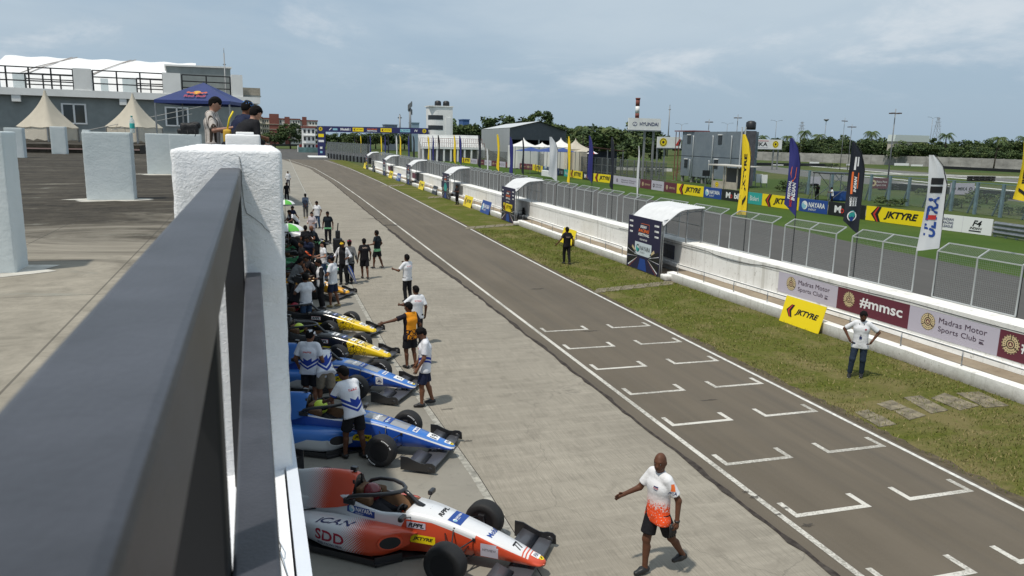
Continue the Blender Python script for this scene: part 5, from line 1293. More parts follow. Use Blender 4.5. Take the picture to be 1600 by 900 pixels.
def brandboard(y0, i):
    x0 = wbx(y0 + 1.6) - .06
    lb = ['board past the picture edge', 'navy festival board with a white sponsor panel, before the nearest shelter', 'navy festival board with a yellow sponsor panel, before the second shelter', 'dark festival board with a teal panel, before the third shelter', 'dark narrow looking festival board before the fourth shelter', 'small dark festival board before the fifth shelter', 'tiny dark festival board before the farthest shelter'][i]
    r = thing('festival_board', lb, 'sign board', (x0, y0, 0.006), 0, 'festival boards on the shelter fronts')
    mb = MB(); mb.box((-.02, 0, 0.02), (.02, 3.2, 2.43), M('board_navy', (0.017, 0.014, 0.052), .55)); mb.build('panel', r)
    mb = MB(); mb.bar((0, -.015, 0), (0, -.015, 2.44), .05, .03, GREYM); mb.bar((0, 3.215, 0), (0, 3.215, 2.44), .05, .03, GREYM); mb.build('frame', r)
    d = Decal(Vector((-.021, 3.2, 0.02)), (0, -1, 0), (0, 0, 1), (-1, 0, 0))
    d.text('INDIAN', 1.55, 1.93, .13, WPRINT, 'Bi', 2, align='c', w=.62); d.text('RACING', 1.6, 1.74, .15, ORA, 'Bi', 2, align='c', w=1.05); d.text('FESTIVAL', 1.6, 1.57, .13, WPRINT, 'Bi', 2, align='c', w=1.1)
    for a, b, c_, e in ((1.28, 2.12, 2.1, 2.14), (2.1, 1.9, 2.12, 2.14)): d.rect(a, b, c_, e, ORA, 1)
    for sx, w in ((.12, .36), (2.6, .42)):
        for k in range(3): d.rect(sx + .03 * k, 2.12 - .24 * k, sx + w, 2.2 - .24 * k, WPRINT, 1); d.rect(sx + .1 + .03 * k, 2.14 - .24 * k, sx + .14 + .03 * k, 2.18 - .24 * k, NAVY, 2)
    d.text('POLE PARTNER', 1.6, 1.37, .08, WPRINT, 'b', 1, align='c')
    if i in (1, 4, 5): d.rect(.78, .68, 2.42, 1.27, M('pale_sponsor_panel', (.62, .70, .76), .5), 1); nayara_logo(d, 1.6, .98, 1.4, INK)
    elif i == 2 or i == 6: d.rect(.5, .72, 2.7, 1.27, YEL, 1); jk_logo(d, 1.6, 1.0, 1.9)
    else: d.poly([(1.1, .7), (2.1, .7), (2.3, 1.15), (1.9, 1.5), (1.2, 1.45), (.95, 1.1)], TEAL, 1)
    for s in (1, -1):
        c0 = 1.6 - s * .42
        for k, (a, wd, mt) in enumerate(((148, .10, CREAM), (160, .07, BLACK), (168, .012, WPRINT), (176, .10, BLACK), (184, .012, WPRINT), (196, .13, BLACK), (208, .03, WPRINT), (216, .02, ORA))):
            a0 = RAD(a - wd * 55); a1 = RAD(a + wd * 55); L_ = min(1.16 if k != 0 else .8, 1.16 / max(abs(math.cos(RAD(a))), .1)); r0 = .12 if k else .35
            pp = [(c0 + s * math.cos(q) * rr, .62 + math.sin(q) * rr * .95) for q, rr in ((a0, r0), (a0, L_), (a1, L_), (a1, r0))]
            pp = [(min(max(u, .02), 3.18), min(max(v, .02), 2.4)) for u, v in pp]; d.poly(pp if s > 0 else pp[::-1], mt, 1 + k % 3)
    d.poly([(1.15, .02), (2.05, .02), (1.85, .55), (1.35, .55)], BLUE, 1)
    d.build(r)
for i, s in enumerate(SH):
    if i == 0: continue
    shelter(s, i); brandboard(s, i)
# dark notice on the wall under the first shelter, plastic chairs under the second
mb = MB(); mb.box((wbx(31) + 1.115, 30.2, .62), (wbx(31) + 1.138, 31.2, 1.25), M('notice_dark', (0.05, 0.055, 0.09), .6, var=.5, scale=9)); tag(mb.build('notice_panel'), 'dark notice fixed to the white wall inside the nearest shelter', 'notice')
mb = MB(); mb.box((wbx(71) + 1.02, 70.6, .42), (wbx(71) + 1.138, 72.9, 1.36), M('notice_grey', (0.17, 0.175, 0.17), .6, var=.3, scale=5)); tag(mb.build('notice_panel'), 'grey panel on the white wall beside the third shelter', 'notice')
mb = MB(); mb.box((wbx(92) + 1.02, 91.0, .42), (wbx(92) + 1.138, 94.9, 1.46), MATS['notice_grey']); tag(mb.build('notice_panel'), 'grey panel on the white wall beside the fourth shelter', 'notice')
def chair(x, y, rz, mat, label):
    r = thing('plastic_chair', label, 'chair', (x, y, .14), rz, 'plastic chairs under the shelter')
    mb = MB(); mb.bbox((-.23, -.22, .42), (.23, .22, .455), mat, .012); mb.build('seat', r)
    mb = MB(); mb.grid([[Vector((-.21 + .42 * u, .20 + .05 * v + .03 * (2 * u - 1) ** 2 * -1, .455 + .42 * v)) for u in np.linspace(0, 1, 7)] for v in np.linspace(0, 1, 5)], mat); mb.grid([[Vector((-.21 + .42 * u, .215 + .05 * v + .03 * (2 * u - 1) ** 2 * -1, .455 + .42 * v)) for u in np.linspace(0, 1, 7)] for v in np.linspace(0, 1, 5)], mat); mb.build('backrest', r)
    for sx in (-1, 1):
        for sy in (-1, 1): mb = MB(); mb.bar((sx * .20, sy * .19, .43), (sx * .235, sy * .23, 0), .035, .035, mat); mb.build('leg', r)
        mb = MB(); mb.tube([(sx * .22, -.20, .44), (sx * .24, -.2, .64), (sx * .24, .22, .66)], .018, mat, 6); mb.build('armrest', r)
p = G(816, 344, .14); chair(p.x, p.y, RAD(-60), BLACK, 'black plastic chair under the second shelter')
p = G(830, 342, .14); chair(p.x, p.y, RAD(-110), M('blue_plastic', (0.015, 0.05, 0.22), .4), 'blue plastic chair under the second shelter')
# boards leaning on the low wall
def lean_board(bl, br, h, mat, label, logo):
    a = G(*bl); b = G(*br); a.x = min(a.x, wbx(a.y) - .16); b.x = min(b.x, wbx(b.y) - .16); u = (b - a); w = u.length; u.normalize(); tilt = RAD(15); n = Vector((-1, 0, 0)); n = (n - u * n.dot(u)).normalized(); v = Vector((0, 0, math.cos(tilt))) - n * math.sin(tilt)
    n2 = u.cross(v).normalized(); 
    if n2.dot(n) < 0: n2 = -n2
    r = thing('leaning_board', label, 'sign board', (a.x, a.y, .01), 0, 'boards leaning on the low wall')
    mb = MB(); mb.prism([(0, 0), (w, 0), (w, h), (0, h)], -.02, 0, mat, (Vector(), u, v, n2)); mb.build('panel', r)
    d = Decal(Vector(), u, v, n2); logo(d, w, h); d.build(r)
lean_board((1217, 501), (1278, 522.6), .88, YEL, 'yellow tyre brand board leaning on the low wall behind the man on the grass', lambda d, w, h: jk_logo(d, w / 2, h / 2, w * .80))
lean_board((876, 378), (899, 385), .88, YEL, 'yellow board on the low wall behind the walking man in black', lambda d, w, h: jk_logo(d, w / 2, h / 2, w * .80))
lean_board((757, 331), (768.5, 336), 1.0, BLUE, 'blue energy brand board leaning on the low wall left of the second shelter', lambda d, w, h: nayara_logo(d, w / 2, h / 2, w * .8))
lean_board((724, 321), (735, 325.5), .95, YEL, 'yellow board leaning on the low wall, right of the third shelter', lambda d, w, h: jk_logo(d, w / 2, h / 2, w * .8))
lean_board((676, 302.5), (683, 305), .9, BLACK, 'black board leaning on the low wall, left of the third shelter', lambda d, w, h: d.text('Mobil', w / 2, h * .4, .22, WPRINT, 'B', 1, align='c', w=w * .7))
lean_board((654, 294.5), (661.5, 297.3), .95, YEL, 'yellow board leaning on the low wall, right of the fourth shelter', lambda d, w, h: jk_logo(d, w / 2, h / 2, w * .8))
lean_board((620.5, 281.5), (624.5, 283.5), 1.0, BLUE, 'small distant blue board leaning on the low wall, left of the fourth shelter', lambda d, w, h: nayara_logo(d, w / 2, h / 2, w * .8))
lean_board((608, 277), (612.5, 279), 1.0, YEL, 'tiny distant yellow board leaning on the low wall, right of the fifth shelter', lambda d, w, h: jk_logo(d, w / 2, h / 2, w * .8))
lean_board((581, 267.5), (584, 269), 1.0, BLACK, 'tiny distant black board leaning on the low wall, left of the fifth shelter', lambda d, w, h: None)
lean_board((570, 262.5), (573, 264), 1.0, YEL, 'farthest tiny yellow board leaning on the low wall', lambda d, w, h: None)
# ladder and lettered boards lying on the walkway
def lad():
    p = G(866, 350, WZ); r = thing('ladder', 'small metal ladder with yellow rungs leaning on the white wall', 'ladder', (p.x, p.y, WZ)); mb = MB()
    tx = wbx(p.y) + 1.12 - p.x
    for y in (0, .42): mb.bar((0, y, 0), (tx, y, 1.05), .035, .035, GREYM)
    mb.build('stile', r); mb = MB()
    for k in range(1, 6): q = k / 6; mb.bar((tx * q, 0, 1.05 * q), (tx * q, .42, 1.05 * q), .03, .03, GREYM)
    mb.build('rung', r); mb = MB(); mb.quad(*[Vector((tx * q - .03, y, 1.05 * q)) for q, y in ((.55, .02), (.55, .40), (.95, .40), (.95, .02))], YEL); mb.build('sign', r)
lad()
for (x, y), lb in (((843, 341), 'white and yellow lettered board lying on the walkway before the ladder'), ((918, 363), 'yellow lettered board propped on the walkway beside the walking man')):
    p = G(x, y, WZ); d = MB(); d.prism([(0, 0), (1.3, 0), (1.3, .38), (0, .38)], 0, .02, M('pale_yellow_board', (.55, .55, .12), .6), (Vector(), Vector((.08, -1, 0)).normalized(), Vector((.75, 0, .66)), Vector((-.66, 0, .75))))
    o = d.build('lettered_board', loc=(p.x + .1, p.y + .6, WZ + .005)); tag(o, lb, 'sign board'); d = Decal(Vector(), Vector((.08, -1, 0)).normalized(), Vector((.75, 0, .66)), Vector((-.66, 0, .75)), off=.024); d.text('RACING', .65, .08, .22, INK, 'b', 1, align='c', w=1.05); d.build(o)
# banners on the wall
def wall_banner(xl, xr, mat, label, art):
    mid = (xl[0] + xr[0]) / 2
    a = VX(xl[0], xl[1], wbx(16) + 1.13); b = VX(xr[0], xr[1], wbx(16) + 1.13); ya, yb = a.y, b.y
    pa = Vector((wbx(ya) + 1.132, ya, .60)); pb = Vector((wbx(yb) + 1.132, yb, .60)); u = (pb - pa); w = u.length; u.normalize(); n = Vector((-1, 0, 0)); n = (n - u * n.y * 0).normalized(); n = u.cross(Vector((0, 0, 1))) ; n = -n if n.x > 0 else n
    r = thing('wall_banner', label, 'banner', (pa.x, pa.y, pa.z), 0, 'club banners on the white wall')
    mb = MB(); mb.prism([(0, 0), (w, 0), (w, .76), (0, .76)], 0, .006, mat, (Vector(), u, Vector((0, 0, 1)), n)); mb.build('cloth', r)
    d = Decal(Vector(), u, Vector((0, 0, 1)), n, off=.010); art(d, w); d.build(r)
def art_club(d, w):
    emblem(d, w * .235, .39, .235); d.text('Madras Motor', w * .36, .43, .155, PLUM, '', 1, w=w * .52); d.text('Sports Club', w * .36, .16, .185, PLUM, '', 1, w=w * .42)
    d.rect(w * .81, .28, w * .86, .30, PLUM, 1); d.rect(w * .81, .18, w * .86, .20, PLUM, 1); d.rect(w * .81, .21, w * .85, .24, PLUM, 1)
def art_tag(d, w):
    emblem(d, w * .18, .39, .235); d.text('#mmsc', w * .34, .24, .32, WPRINT, 'b', 1, w=w * .58)
wall_banner((1223.5, 455), (1311, 478), LAV, 'lavender club banner with dark lettering, right of the nearest shelter on the wall', art_club)
wall_banner((1311, 478), (1420, 507), MAROON, 'maroon club banner with a white hashtag, above the man on the grass', art_tag)
wall_banner((1420, 507), (1557, 545), LAV, 'lavender club banner between two maroon ones', art_club)
wall_banner((1557, 545), (1668, 575), MAROON, 'maroon club banner with a gear emblem, cut by the picture edge', art_tag)
# banners seen small on the wall past the third shelter
for ya, yb, lb in ((94.5, 99, 'small maroon banner on the white wall behind the fourth shelter'), (116.5, 122, 'tiny maroon banner on the white wall behind the fifth shelter'), (79, 80.5, 'small dark panel on the white wall past the third shelter')):
    mb = MB(); mb.box((wbx(ya) + 1.118, ya, .62), (wbx(ya) + 1.138, yb, 1.3), MAROON if ya > 90 else BLACK); tag(mb.build('wall_banner'), lb, 'banner', 'club banners on the white wall')
# cable sagging along the wall
mb = MB(); pts = []
for y in np.linspace(13, 36, 90): pts.append((wbx(y) + 1.118, y, 1.40 - .045 * abs(math.sin(y * .55)) - (.10 * max(0, math.sin((y - 24) * 0.9)) if 24 < y < 27.4 else 0)))
mb.tube(pts, .012, BLACK, 5); tag(mb.build('cable'), 'black cable sagging along the top of the white wall', 'cable')

# feather flags on poles behind the fence panels
def flag(pxb, yb, pxt, yt, width, turn, mat, kindname, label, art=None, sag=0.25):
    b = VX(pxb, yb, 18.32); zt = HT(b, yt); zb = b.z
    r = thing('feather_flag', label, 'flag', (b.x, b.y, WT), 0, 'feather flags along the fence')
    ht = zt - WT; hb = zb - WT
    u = Vector((-math.cos(turn), math.sin(turn), 0)); n = Vector((0, 0, 1)).cross(u)
    mb = MB(); pole = [(0, 0, -.3), (0, 0, ht * .45), Vector((0, 0, ht * .8)) + u * 0.0, Vector((0, 0, ht * .93)) + u * width * .30, Vector((0, 0, ht)) + u * width * .72]
    mb.tube(pole, [.022, .018, .014, .010, .006], BLACK, 6); mb.build('pole', r)
    mb = MB(); rows = []
    for i in range(25):
        v = i / 24; z = hb + (ht - hb) * v
        zf = (z - ht * .8) / (ht * .2); x0 = 0.0 if zf < 0 else width * .78 * zf ** 1.8
        zl = z - sag * 0 ; row = []
        for k in range(9):
            q = k / 8; x = x0 + (width - x0) * q; dz = -sag * q * (1 - v) ** 3 * (1 if sag > 0 else 1)
            wv = math.sin(z * 2.1 + q * 3 + b.y) * .045 * q + math.sin(q * 9 + z) * .018
            row.append(u * (x * (1 - .10 * math.sin(v * 3.1))) + Vector((0, 0, z + dz * -1 if sag < 0 else z + sag * q * (1 - v) ** 2)) + n * wv)
        rows.append(row)
    mb.grid(rows, mat); o = mb.build('cloth', r)
    if art:
        bv = BVHTree.FromPolygons([tuple(v_) for v_ in mb.v], mb.f)
        nn = n if n.y < 0 else -n
        d = Decal(u * (width * .5) + Vector((0, 0, hb)), Vector((0, 0, 1)), nn.cross(Vector((0, 0, 1))), nn, bvh=bv, off=.008); art(d, ht - hb, width); d.build(r)
YEF = M('yellow_flag', (0.80, 0.58, 0.012), .6); NAF = M('navy_flag', (0.022, 0.024, 0.16), .6); BKF = M('black_flag', (0.010, 0.013, 0.022), .6); WHF = M('white_flag', (0.62, 0.64, 0.66), .6)
def a_white(d, L_, w):
    d.rect(L_ * .60, -w * .32, L_ * .67, w * .28, INK, 0); d.rect(L_ * .69, -w * .32, L_ * .76, w * .28, INK, 0)
    d.text('ULTRA', L_ * .12, -w * .25, w * .55, BLUE, 'Bi', 1, w=L_ * .44); d.rect(L_ * .31, -w * .2, L_ * .36, w * .25, RED, 2)
def a_black(d, L_, w):
    d.rect(L_ * .74, -w * .12, L_ * .84, -w * .04, WPRINT, 0); d.rect(L_ * .70, w * .02, L_ * .84, w * .12, WPRINT, 0); d.text('INDIAN', L_ * .46, -w * .1, w * .16, WPRINT, 'Bi', 1, w=L_ * .17); d.rect(L_ * .44, w * .10, L_ * .68, w * .2, ORA, 0); d.rect(L_ * .50, -w * .2, L_ * .67, -w * .14, ORA, 0)
    for k in range(3): d.text('MMSC', L_ * .31, -w * .22 + k * w * .16, w * .12, WPRINT, 'b', 1, w=L_ * .10)
    d.disc(L_ * .22, 0, w * .24, TEAL, 0, ry=w * .22); d.ring(L_ * .2, 0, w * .3, w * .24, WPRINT, 1); d.disc(L_ * .17, 0, w * .14, BLUE, 2)
def a_navy(d, L_, w):
    d.poly([(L_ * .44, 0), (L_ * .50, -w * .22), (L_ * .63, -w * .26), (L_ * .64, w * .15), (L_ * .55, w * .22)], ORA, 0); d.text('INDIAN', L_ * .20, -w * .30, w * .30, WPRINT, 'Bi', 1, w=L_ * .24); d.text('FESTIVAL', L_ * .22, w * .08, w * .22, WPRINT, 'Bi', 1, w=L_ * .24); d.text('RACING', L_ * .12, -w * .1, w * .2, RED, 'Bi', 1, w=L_ * .14)
def a_yel(d, L_, w):
    d.text('JKTYRE', L_ * .30, -w * .22, w * .42, INK, 'B', 1, w=L_ * .46); d.poly([(L_ * .12, 0), (L_ * .2, w * .3), (L_ * .25, w * .3), (L_ * .18, 0), (L_ * .25, -w * .3), (L_ * .2, -w * .3)], INK, 1)
FL = [(1615, 318, 1606, 221, .50, .35, YEF, 'yellow', 'yellow feather flag cut by the picture edge', a_yel, .1),
 (1467, 388, 1464, 243, .60, .35, WHF, 'white', 'white feather flag with black bars and blue red lettering', a_white, -.1),
 (1340, 366, 1328, 222, .56, .25, BKF, 'black', 'black feather flag with white lettering between two mesh panels', a_black, .45),
 (1243, 338, 1237, 216, .44, .5, NAF, 'navy', 'navy feather flag with an orange swoosh', a_navy, .45),
 (1166, 336, 1166, 210, .40, .95, YEF, 'yellow', 'yellow feather flag in front of the grey container building', a_yel, .0),
 (997, 308, 998, 228, .18, 1.3, WHF, 'white', 'thin white feather flag seen edge on', None, .0), (957, 300, 959, 214, .26, 1.2, BKF, 'black', 'black feather flag before the dense trees', None, .4),
 (925, 287, 926, 212, .36, .9, NAF, 'navy', 'navy feather flag before the dark canopy roof', None, .4), (890, 290, 890, 213, .28, 1.2, YEF, 'yellow', 'narrow yellow feather flag beside the wide white one', None, .3),
 (870, 284, 872, 214, .62, .1, WHF, 'white', 'wide pale feather flag turned flat to the viewer', None, .5), (818, 275, 819, 215, .26, 1.2, BKF, 'black', 'black feather flag before the white peaked tent', None, .3),
 (801, 276, 801, 214, .36, .9, NAF, 'navy', 'navy feather flag before the right end of the grey shed', None, .4), (780, 270, 781, 210, .34, 1.1, YEF, 'yellow', 'yellow feather flag before the grey shed wall', None, .4),
 (763, 268, 763, 232, .25, 1.1, WHF, 'white', 'short thin white feather flag', None, .2), (751, 265, 752, 211, .34, 1.0, BKF, 'black', 'black feather flag before the stepped stand', None, .4),
 (721, 258, 722, 212, .34, 1.0, NAF, 'navy', 'navy feather flag before the middle of the stand', None, .4), (712, 257, 713, 211, .34, 1.0, YEF, 'yellow', 'yellow feather flag before the middle of the stand', None, .4),
 (687, 255, 688, 211, .3, 1.0, BKF, 'black', 'black feather flag just right of the gantry leg', None, .4), (678, 254, 679, 212, .3, 1.0, NAF, 'navy', 'navy feather flag just right of the gantry leg', None, .4), (671, 253, 672, 213, .3, 1.0, YEF, 'yellow', 'yellow feather flag just right of the gantry leg', None, .4)]
for k, (px, c_) in enumerate(((648, BKF), (640, NAF), (627, YEF), (621, WHF), (608, BKF), (603, NAF), (597, YEF), (580, NAF), (576, BKF), (565, YEF), (555, BKF))):
    nm = {'yellow_flag': 'yellow', 'navy_flag': 'navy', 'black_flag': 'black', 'white_flag': 'white'}[c_.name]
    FL.append((px, 249 - k * .9, px + .6, 212, .36, 1.0, c_, nm, 'small distant %s feather flag seen under the gantry' % nm, None, .4))
for f_ in FL: flag(*f_)
# dark flags clustered under the gantry

# ------------------------------------------------------------------ advertising boards along the far side of the straight
HB = [(1640, 384), (1549, 369.5), (1440, 355.5), (1352, 344), (1247, 329.5), (1160, 317), (1060, 303), (957, 287), (925, 283), (847, 269.5), (832, 266), (790, 262), (735, 255.5), (690, 250)]
def hb(px):
    y = float(np.interp(px, [a for a, b in reversed(HB)], [b for a, b in reversed(HB)])); return G(px, y)
def hoarding(x0, x1, mat, label, art, group='advertising boards beyond the straight'):
    a = hb(x0); b = hb(x1); u = b - a; w = u.length; u.normalize(); n = u.cross(Vector((0, 0, 1)))
    r = thing('advert_hoarding', label, 'advert board', (a.x, a.y, 0.0), 0, group)
    mb = MB(); mb.prism([(0, .03), (w - .04, .03), (w - .04, 1.16), (0, 1.16)], -.05, 0, mat, (Vector(), u, Vector((0, 0, 1)), n)); mb.build('panel', r)
    d = Decal(Vector(), u, Vector((0, 0, 1)), n, off=.012); art(d, w)
    if d.mb.f: d.build(r)
A_JK = lambda d, w: jk_logo(d, w * .5, .58, min(w * .82, 5.4)); A_NA = lambda d, w: nayara_logo(d, w * .5, .60, w * .82)
def A_MO(d, w): d.text('M  bil', w * .46, .30, .60, WPRINT, 'B', 1, align='c', w=w * .56); d.ring(w * .395, .50, .20, .11, RED, 1); d.text('1', w * .84, .30, .60, WPRINT, 'b', 1)
A_BI = lambda d, w: d.text('Bisleri', w * .5, .36, .48, WPRINT, '', 1, align='c', w=w * .6)
def A_MM(d, w): d.disc(w * .25, .58, .26, CREAM, 1); d.ring(w * .25, .58, .18, .12, MAROON, 2); d.text('#mmsc', w * .44, .42, .30, CREAM, '', 1, w=w * .46)
def A_MW(d, w): d.ring(w * .2, .58, .24, .12, PLUM, 1); d.text('Madras Motor', w * .36, .64, .17, PLUM, '', 1, w=w * .52); d.text('Sports Club', w * .36, .34, .2, PLUM, '', 1, w=w * .46)
def A_IR(d, w):
    d.rect(.1, .3, .5, .85, RED, 1); q = w * .17; d.rect(q, .30, q + .55, .92, BLUE, 1); d.rect(q + .08, .30, q + .4, .55, TEAL, 2)
    for k, s_ in enumerate(('INDIAN', 'RACING', 'LEAGUE')): d.text(s_, q + .65, .74 - .25 * k, .19, INKN, 'b', 1, w=w * .15)
    d.rect(w * .58, .03, w * .583, 1.15, LAV, 1); d.text('F4', w * .72, .55, .42, INK, 'bi', 1, w=w * .13); d.text('INDIAN', w * .69, .34, .16, INK, 'bi', 1, w=w * .17); d.rect(w * .68, .18, w * .85, .26, INK, 1)
HS = [(1443, 1549, WPRINT, 'white league banner board with dark lettering, at the near end of the row', A_IR), (1352, 1442, YEL, 'yellow tyre brand board, nearest of the yellow ones', A_JK), (1293, 1351, BLACK, 'black oil brand board behind the black feather flag', A_MO), (1248, 1292, BLUE, 'blue energy brand board right of the navy flag', A_NA),
 (1190, 1247, YEL, 'yellow tyre brand board behind the navy flag', A_JK), (1167, 1189.5, TEAL, 'teal water brand board right of the yellow flag', A_BI), (1127, 1166, BLACK, 'black oil brand board left of the yellow flag', A_MO), (1099, 1126.5, BLUE, 'blue energy brand board before the small hut', A_NA), (1057, 1098.5, YEL, 'yellow tyre brand board before the container building', A_JK),
 (1037, 1056.5, MAROON, 'maroon club board next to the yellow board before the container building', A_MM), (1017.5, 1036.5, LAV, 'lavender club board between two maroon boards', A_MW), (1000, 1017, MAROON, 'maroon club board right of the thin white flag', A_MM), (956, 999, LAV, 'long lavender board left of the thin white flag', A_MW), (927, 955.5, YEL, 'yellow tyre brand board left of the black flag before the trees', A_JK),
 (910, 926.5, BLACK, 'small black oil brand board between yellow boards', A_MO), (890, 909.5, YEL, 'small yellow board right of the yellow flag', A_JK), (881, 889.5, TEAL, 'small teal board behind the wide white flag', A_BI), (873, 880.5, BLACK, 'small black board behind the wide white flag', A_MO), (848, 872.5, BLUE, 'blue double board left of the wide white flag', A_NA), (832, 847.5, YEL, 'small yellow board left of the blue double board', A_JK),
 (823, 831.5, MAROON, 'small maroon board beside the small yellow board', A_MM)]
for h in HS: hoarding(*h)
for k, px in enumerate(np.arange(735, 822, 11.0)):
    hoarding(px, px + 10.6, MAROON if k % 2 else LAV, 'small distant %s club board in the far part of the row' % ('maroon' if k % 2 else 'lavender'), A_MM if k % 2 else A_MW, 'small distant club boards')
hoarding(722, 734.5, YEL, 'farthest small yellow board of the row', A_JK)
# corrugated guard rail at the near end
a = hb(1550); b = hb(1640); u = (b - a); w = u.length; u.normalize(); n = u.cross(Vector((0, 0, 1)))
r = thing('guard_rail', 'grey corrugated steel guard rail at the picture edge after the white banner board', 'guard rail', (a.x, a.y, 0))
mb = MB(); rows = []
for s_ in (0, w):
    rows.append([u * s_ + n * (.05 * math.cos(z * 2 * math.pi / .30)) + Vector((0, 0, z)) for z in np.linspace(.12, 1.05, 26)])
mb.grid(rows, GREYM); mb.build('rail', r)
for k in range(5): mb = MB(); p = u * (w * (k + .1) / 5) - n * .12; mb.bar(p, p + Vector((0, 0, 1.0)), .1, .12, GREYM); mb.build('post', r)
mb = MB(); p = G(853, 279); mb.bbox((p.x, p.y - 2.2, .3), (p.x + .5, p.y + 2.2, 1.2), WHITE, .05); tag(mb.build('white_block'), 'white block standing on the grass before the blue double board', 'block')
# ------------------------------------------------------------------ trees
LEAFS = [M('leaf_dark', (0.020, 0.038, 0.012), 0.8), M('leaf_mid', (0.036, 0.066, 0.018), 0.8), M('leaf_light', (0.062, 0.098, 0.026), 0.8), M('leaf_yellowish', (0.085, 0.110, 0.030), 0.85)]
BARK = M('bark', (0.075, 0.058, 0.042), 0.9, var=0.3, scale=3)
def leaf_mesh(name, centers, radii, per, size, rng, mats):
    C = np.array(centers); R = np.array(radii); V = []; Mi = []
    n = len(C); idx = np.repeat(np.arange(n), per); N = len(idx)
    dirs = rng.normal(size=(N, 3)); dirs /= np.linalg.norm(dirs, axis=1)[:, None]
    rad = rng.uniform(0.35, 1.0, N) ** 0.6
    P = C[idx] + dirs * (R[idx] * rad)[:, None] * np.array([1, 1, .75])
    a = rng.normal(size=(N, 3)); a /= np.linalg.norm(a, axis=1)[:, None]; b = np.cross(a, dirs + rng.normal(size=(N, 3)) * .6); b /= np.linalg.norm(b, axis=1)[:, None] + 1e-6
    s = size * rng.uniform(.6, 1.3, N)[:, None]
    Q = np.stack([P - a * s, P - b * s * .5, P + a * s, P + b * s * .5], 1).reshape(-1, 3)
    F = np.arange(N * 4).reshape(-1, 4)
    me = bpy.data.meshes.new(name); me.from_pydata(Q.tolist(), [], F.tolist())
    for m in mats: me.materials.append(m)
    tone = rng.uniform(0, 1, n)[idx] * .6 + rng.uniform(0, 1, N) * .4
    me.polygons.foreach_set('material_index', np.clip((tone * len(mats)).astype(int), 0, len(mats) - 1).astype(np.int32)); me.update(); return me
def make_tree(seed, h, rx, trunk=0.35, clumps=50, per=60, leaf=0.46, spread=1.0, mats=None):
    rng = np.random.RandomState(seed); r = thing('tree', '', 'tree'); mb = MB()
    mb.tube([(0, 0, -.2), (.1, .05, h * .2), (.0, .1, h * .42), (.1, 0, h * .7)], [trunk, trunk * .8, trunk * .55, trunk * .2], BARK, 7)
    cs = []; rs = []
    for k in range(clumps):
        th = rng.uniform(0, 6.283); u = rng.uniform(-1, 1); rr = rng.uniform(.25, 1) ** .5; zc = h * (.66 + .30 * u * rr); q = math.sqrt(max(0, 1 - (u * rr) ** 2 * .8)); c = (math.cos(th) * rx * rr * q, math.sin(th) * rx * rr * q, zc + rng.normal() * .3); cs.append(c); rs.append(rx * rng.uniform(.16, .34) * spread)
        if k % 6 == 0: mb.tube([(0, .05, h * rng.uniform(.25, .5)), (c[0] * .5, c[1] * .5, c[2] * .82), c], [trunk * .4, trunk * .22, .04], BARK, 5)
    mb.build('trunk', r)
    o = bpy.data.objects.new('crown', leaf_mesh('crown', cs, rs, per, leaf, rng, mats or LEAFS)); COL.objects.link(o); o.parent = r
    return r
def make_palm(seed, h, fl=3.4, nf=20):
    rng = np.random.RandomState(seed); r = thing('palm_tree', '', 'palm tree'); mb = MB(); lean = rng.uniform(-.6, .6)
    mb.tube([(0, 0, -.2), (lean * .2, 0, h * .35), (lean * .6, 0, h * .7), (lean, 0, h)], [.28, .2, .17, .15], BARK, 7); mb.build('trunk', r); mb = MB()
    for k in range(nf):
        th = 2.4 * k + rng.uniform(-.2, .2); up = rng.uniform(-.25, 1.05); prev = None; L_ = fl * rng.uniform(.8, 1.1); d = Vector((math.cos(th), math.sin(th), 0)); sd = Vector((-d.y, d.x, 0)); mat = LEAFS[1 + k % 3]
        for i in range(13):
            t_ = i / 12; p = Vector((lean, 0, h)) + d * (L_ * t_ * (1 - .12 * t_)) + Vector((0, 0, L_ * (up * t_ - (.75 + .35 * up) * t_ * t_)))
            w = L_ * .20 * math.sin(math.pi * min(1, t_ * .9 + .1)) * (0.75 + 0.5 * (i % 2))
            if prev is not None:
                q, pw = prev
                for s_ in (1, -1): mb.add((q, p, p + sd * s_ * w - Vector((0, 0, w * .75)) + (p - q) * .7), ((0, 1, 2),), mat)
            prev = (p, w)
    mb.build('fronds', r); return r
T1 = make_tree(1, 10, 5.2); T2 = make_tree(2, 11, 4.6, clumps=40); T3 = make_tree(3, 9, 5.8, clumps=52); T4 = make_tree(4, 12, 5.0, spread=1.15, leaf=.5)
PA1 = make_palm(5, 9); PA2 = make_palm(6, 10, 3.8, 22)
BUSH = make_tree(9, 3.0, 2.6, trunk=.12, clumps=26, per=36, leaf=.24, spread=1.2)
used = set()
def plant(src, px, D, ytop, label, group=None, wide=1.0, basez=0.0):
    p = VY(px, 230, D); zt = HT(p, ytop); hh = {T1: 10.6, T2: 11.8, T3: 9.6, T4: 13.2, PA1: 11.0, PA2: 12.2, BUSH: 3.3}[src]; s = (zt - basez) / hh
    rz = random.uniform(0, 6.28); sc = (s * wide, s * wide, s)
    if src not in used:
        used.add(src); o = src; o.location = (p.x, p.y, basez); o.rotation_euler = (0, 0, rz); o.scale = sc; tag(o, label, o['category'], group)
        return o
    o = dup(src, (p.x, p.y, basez), rz, label, group, sc)
    if not group and 'group' in o: del o['group']
    return o
gT = 'trees beyond the boundary wall'
LT = 'dense dark green tree in the belt beyond the concrete boundary wall'
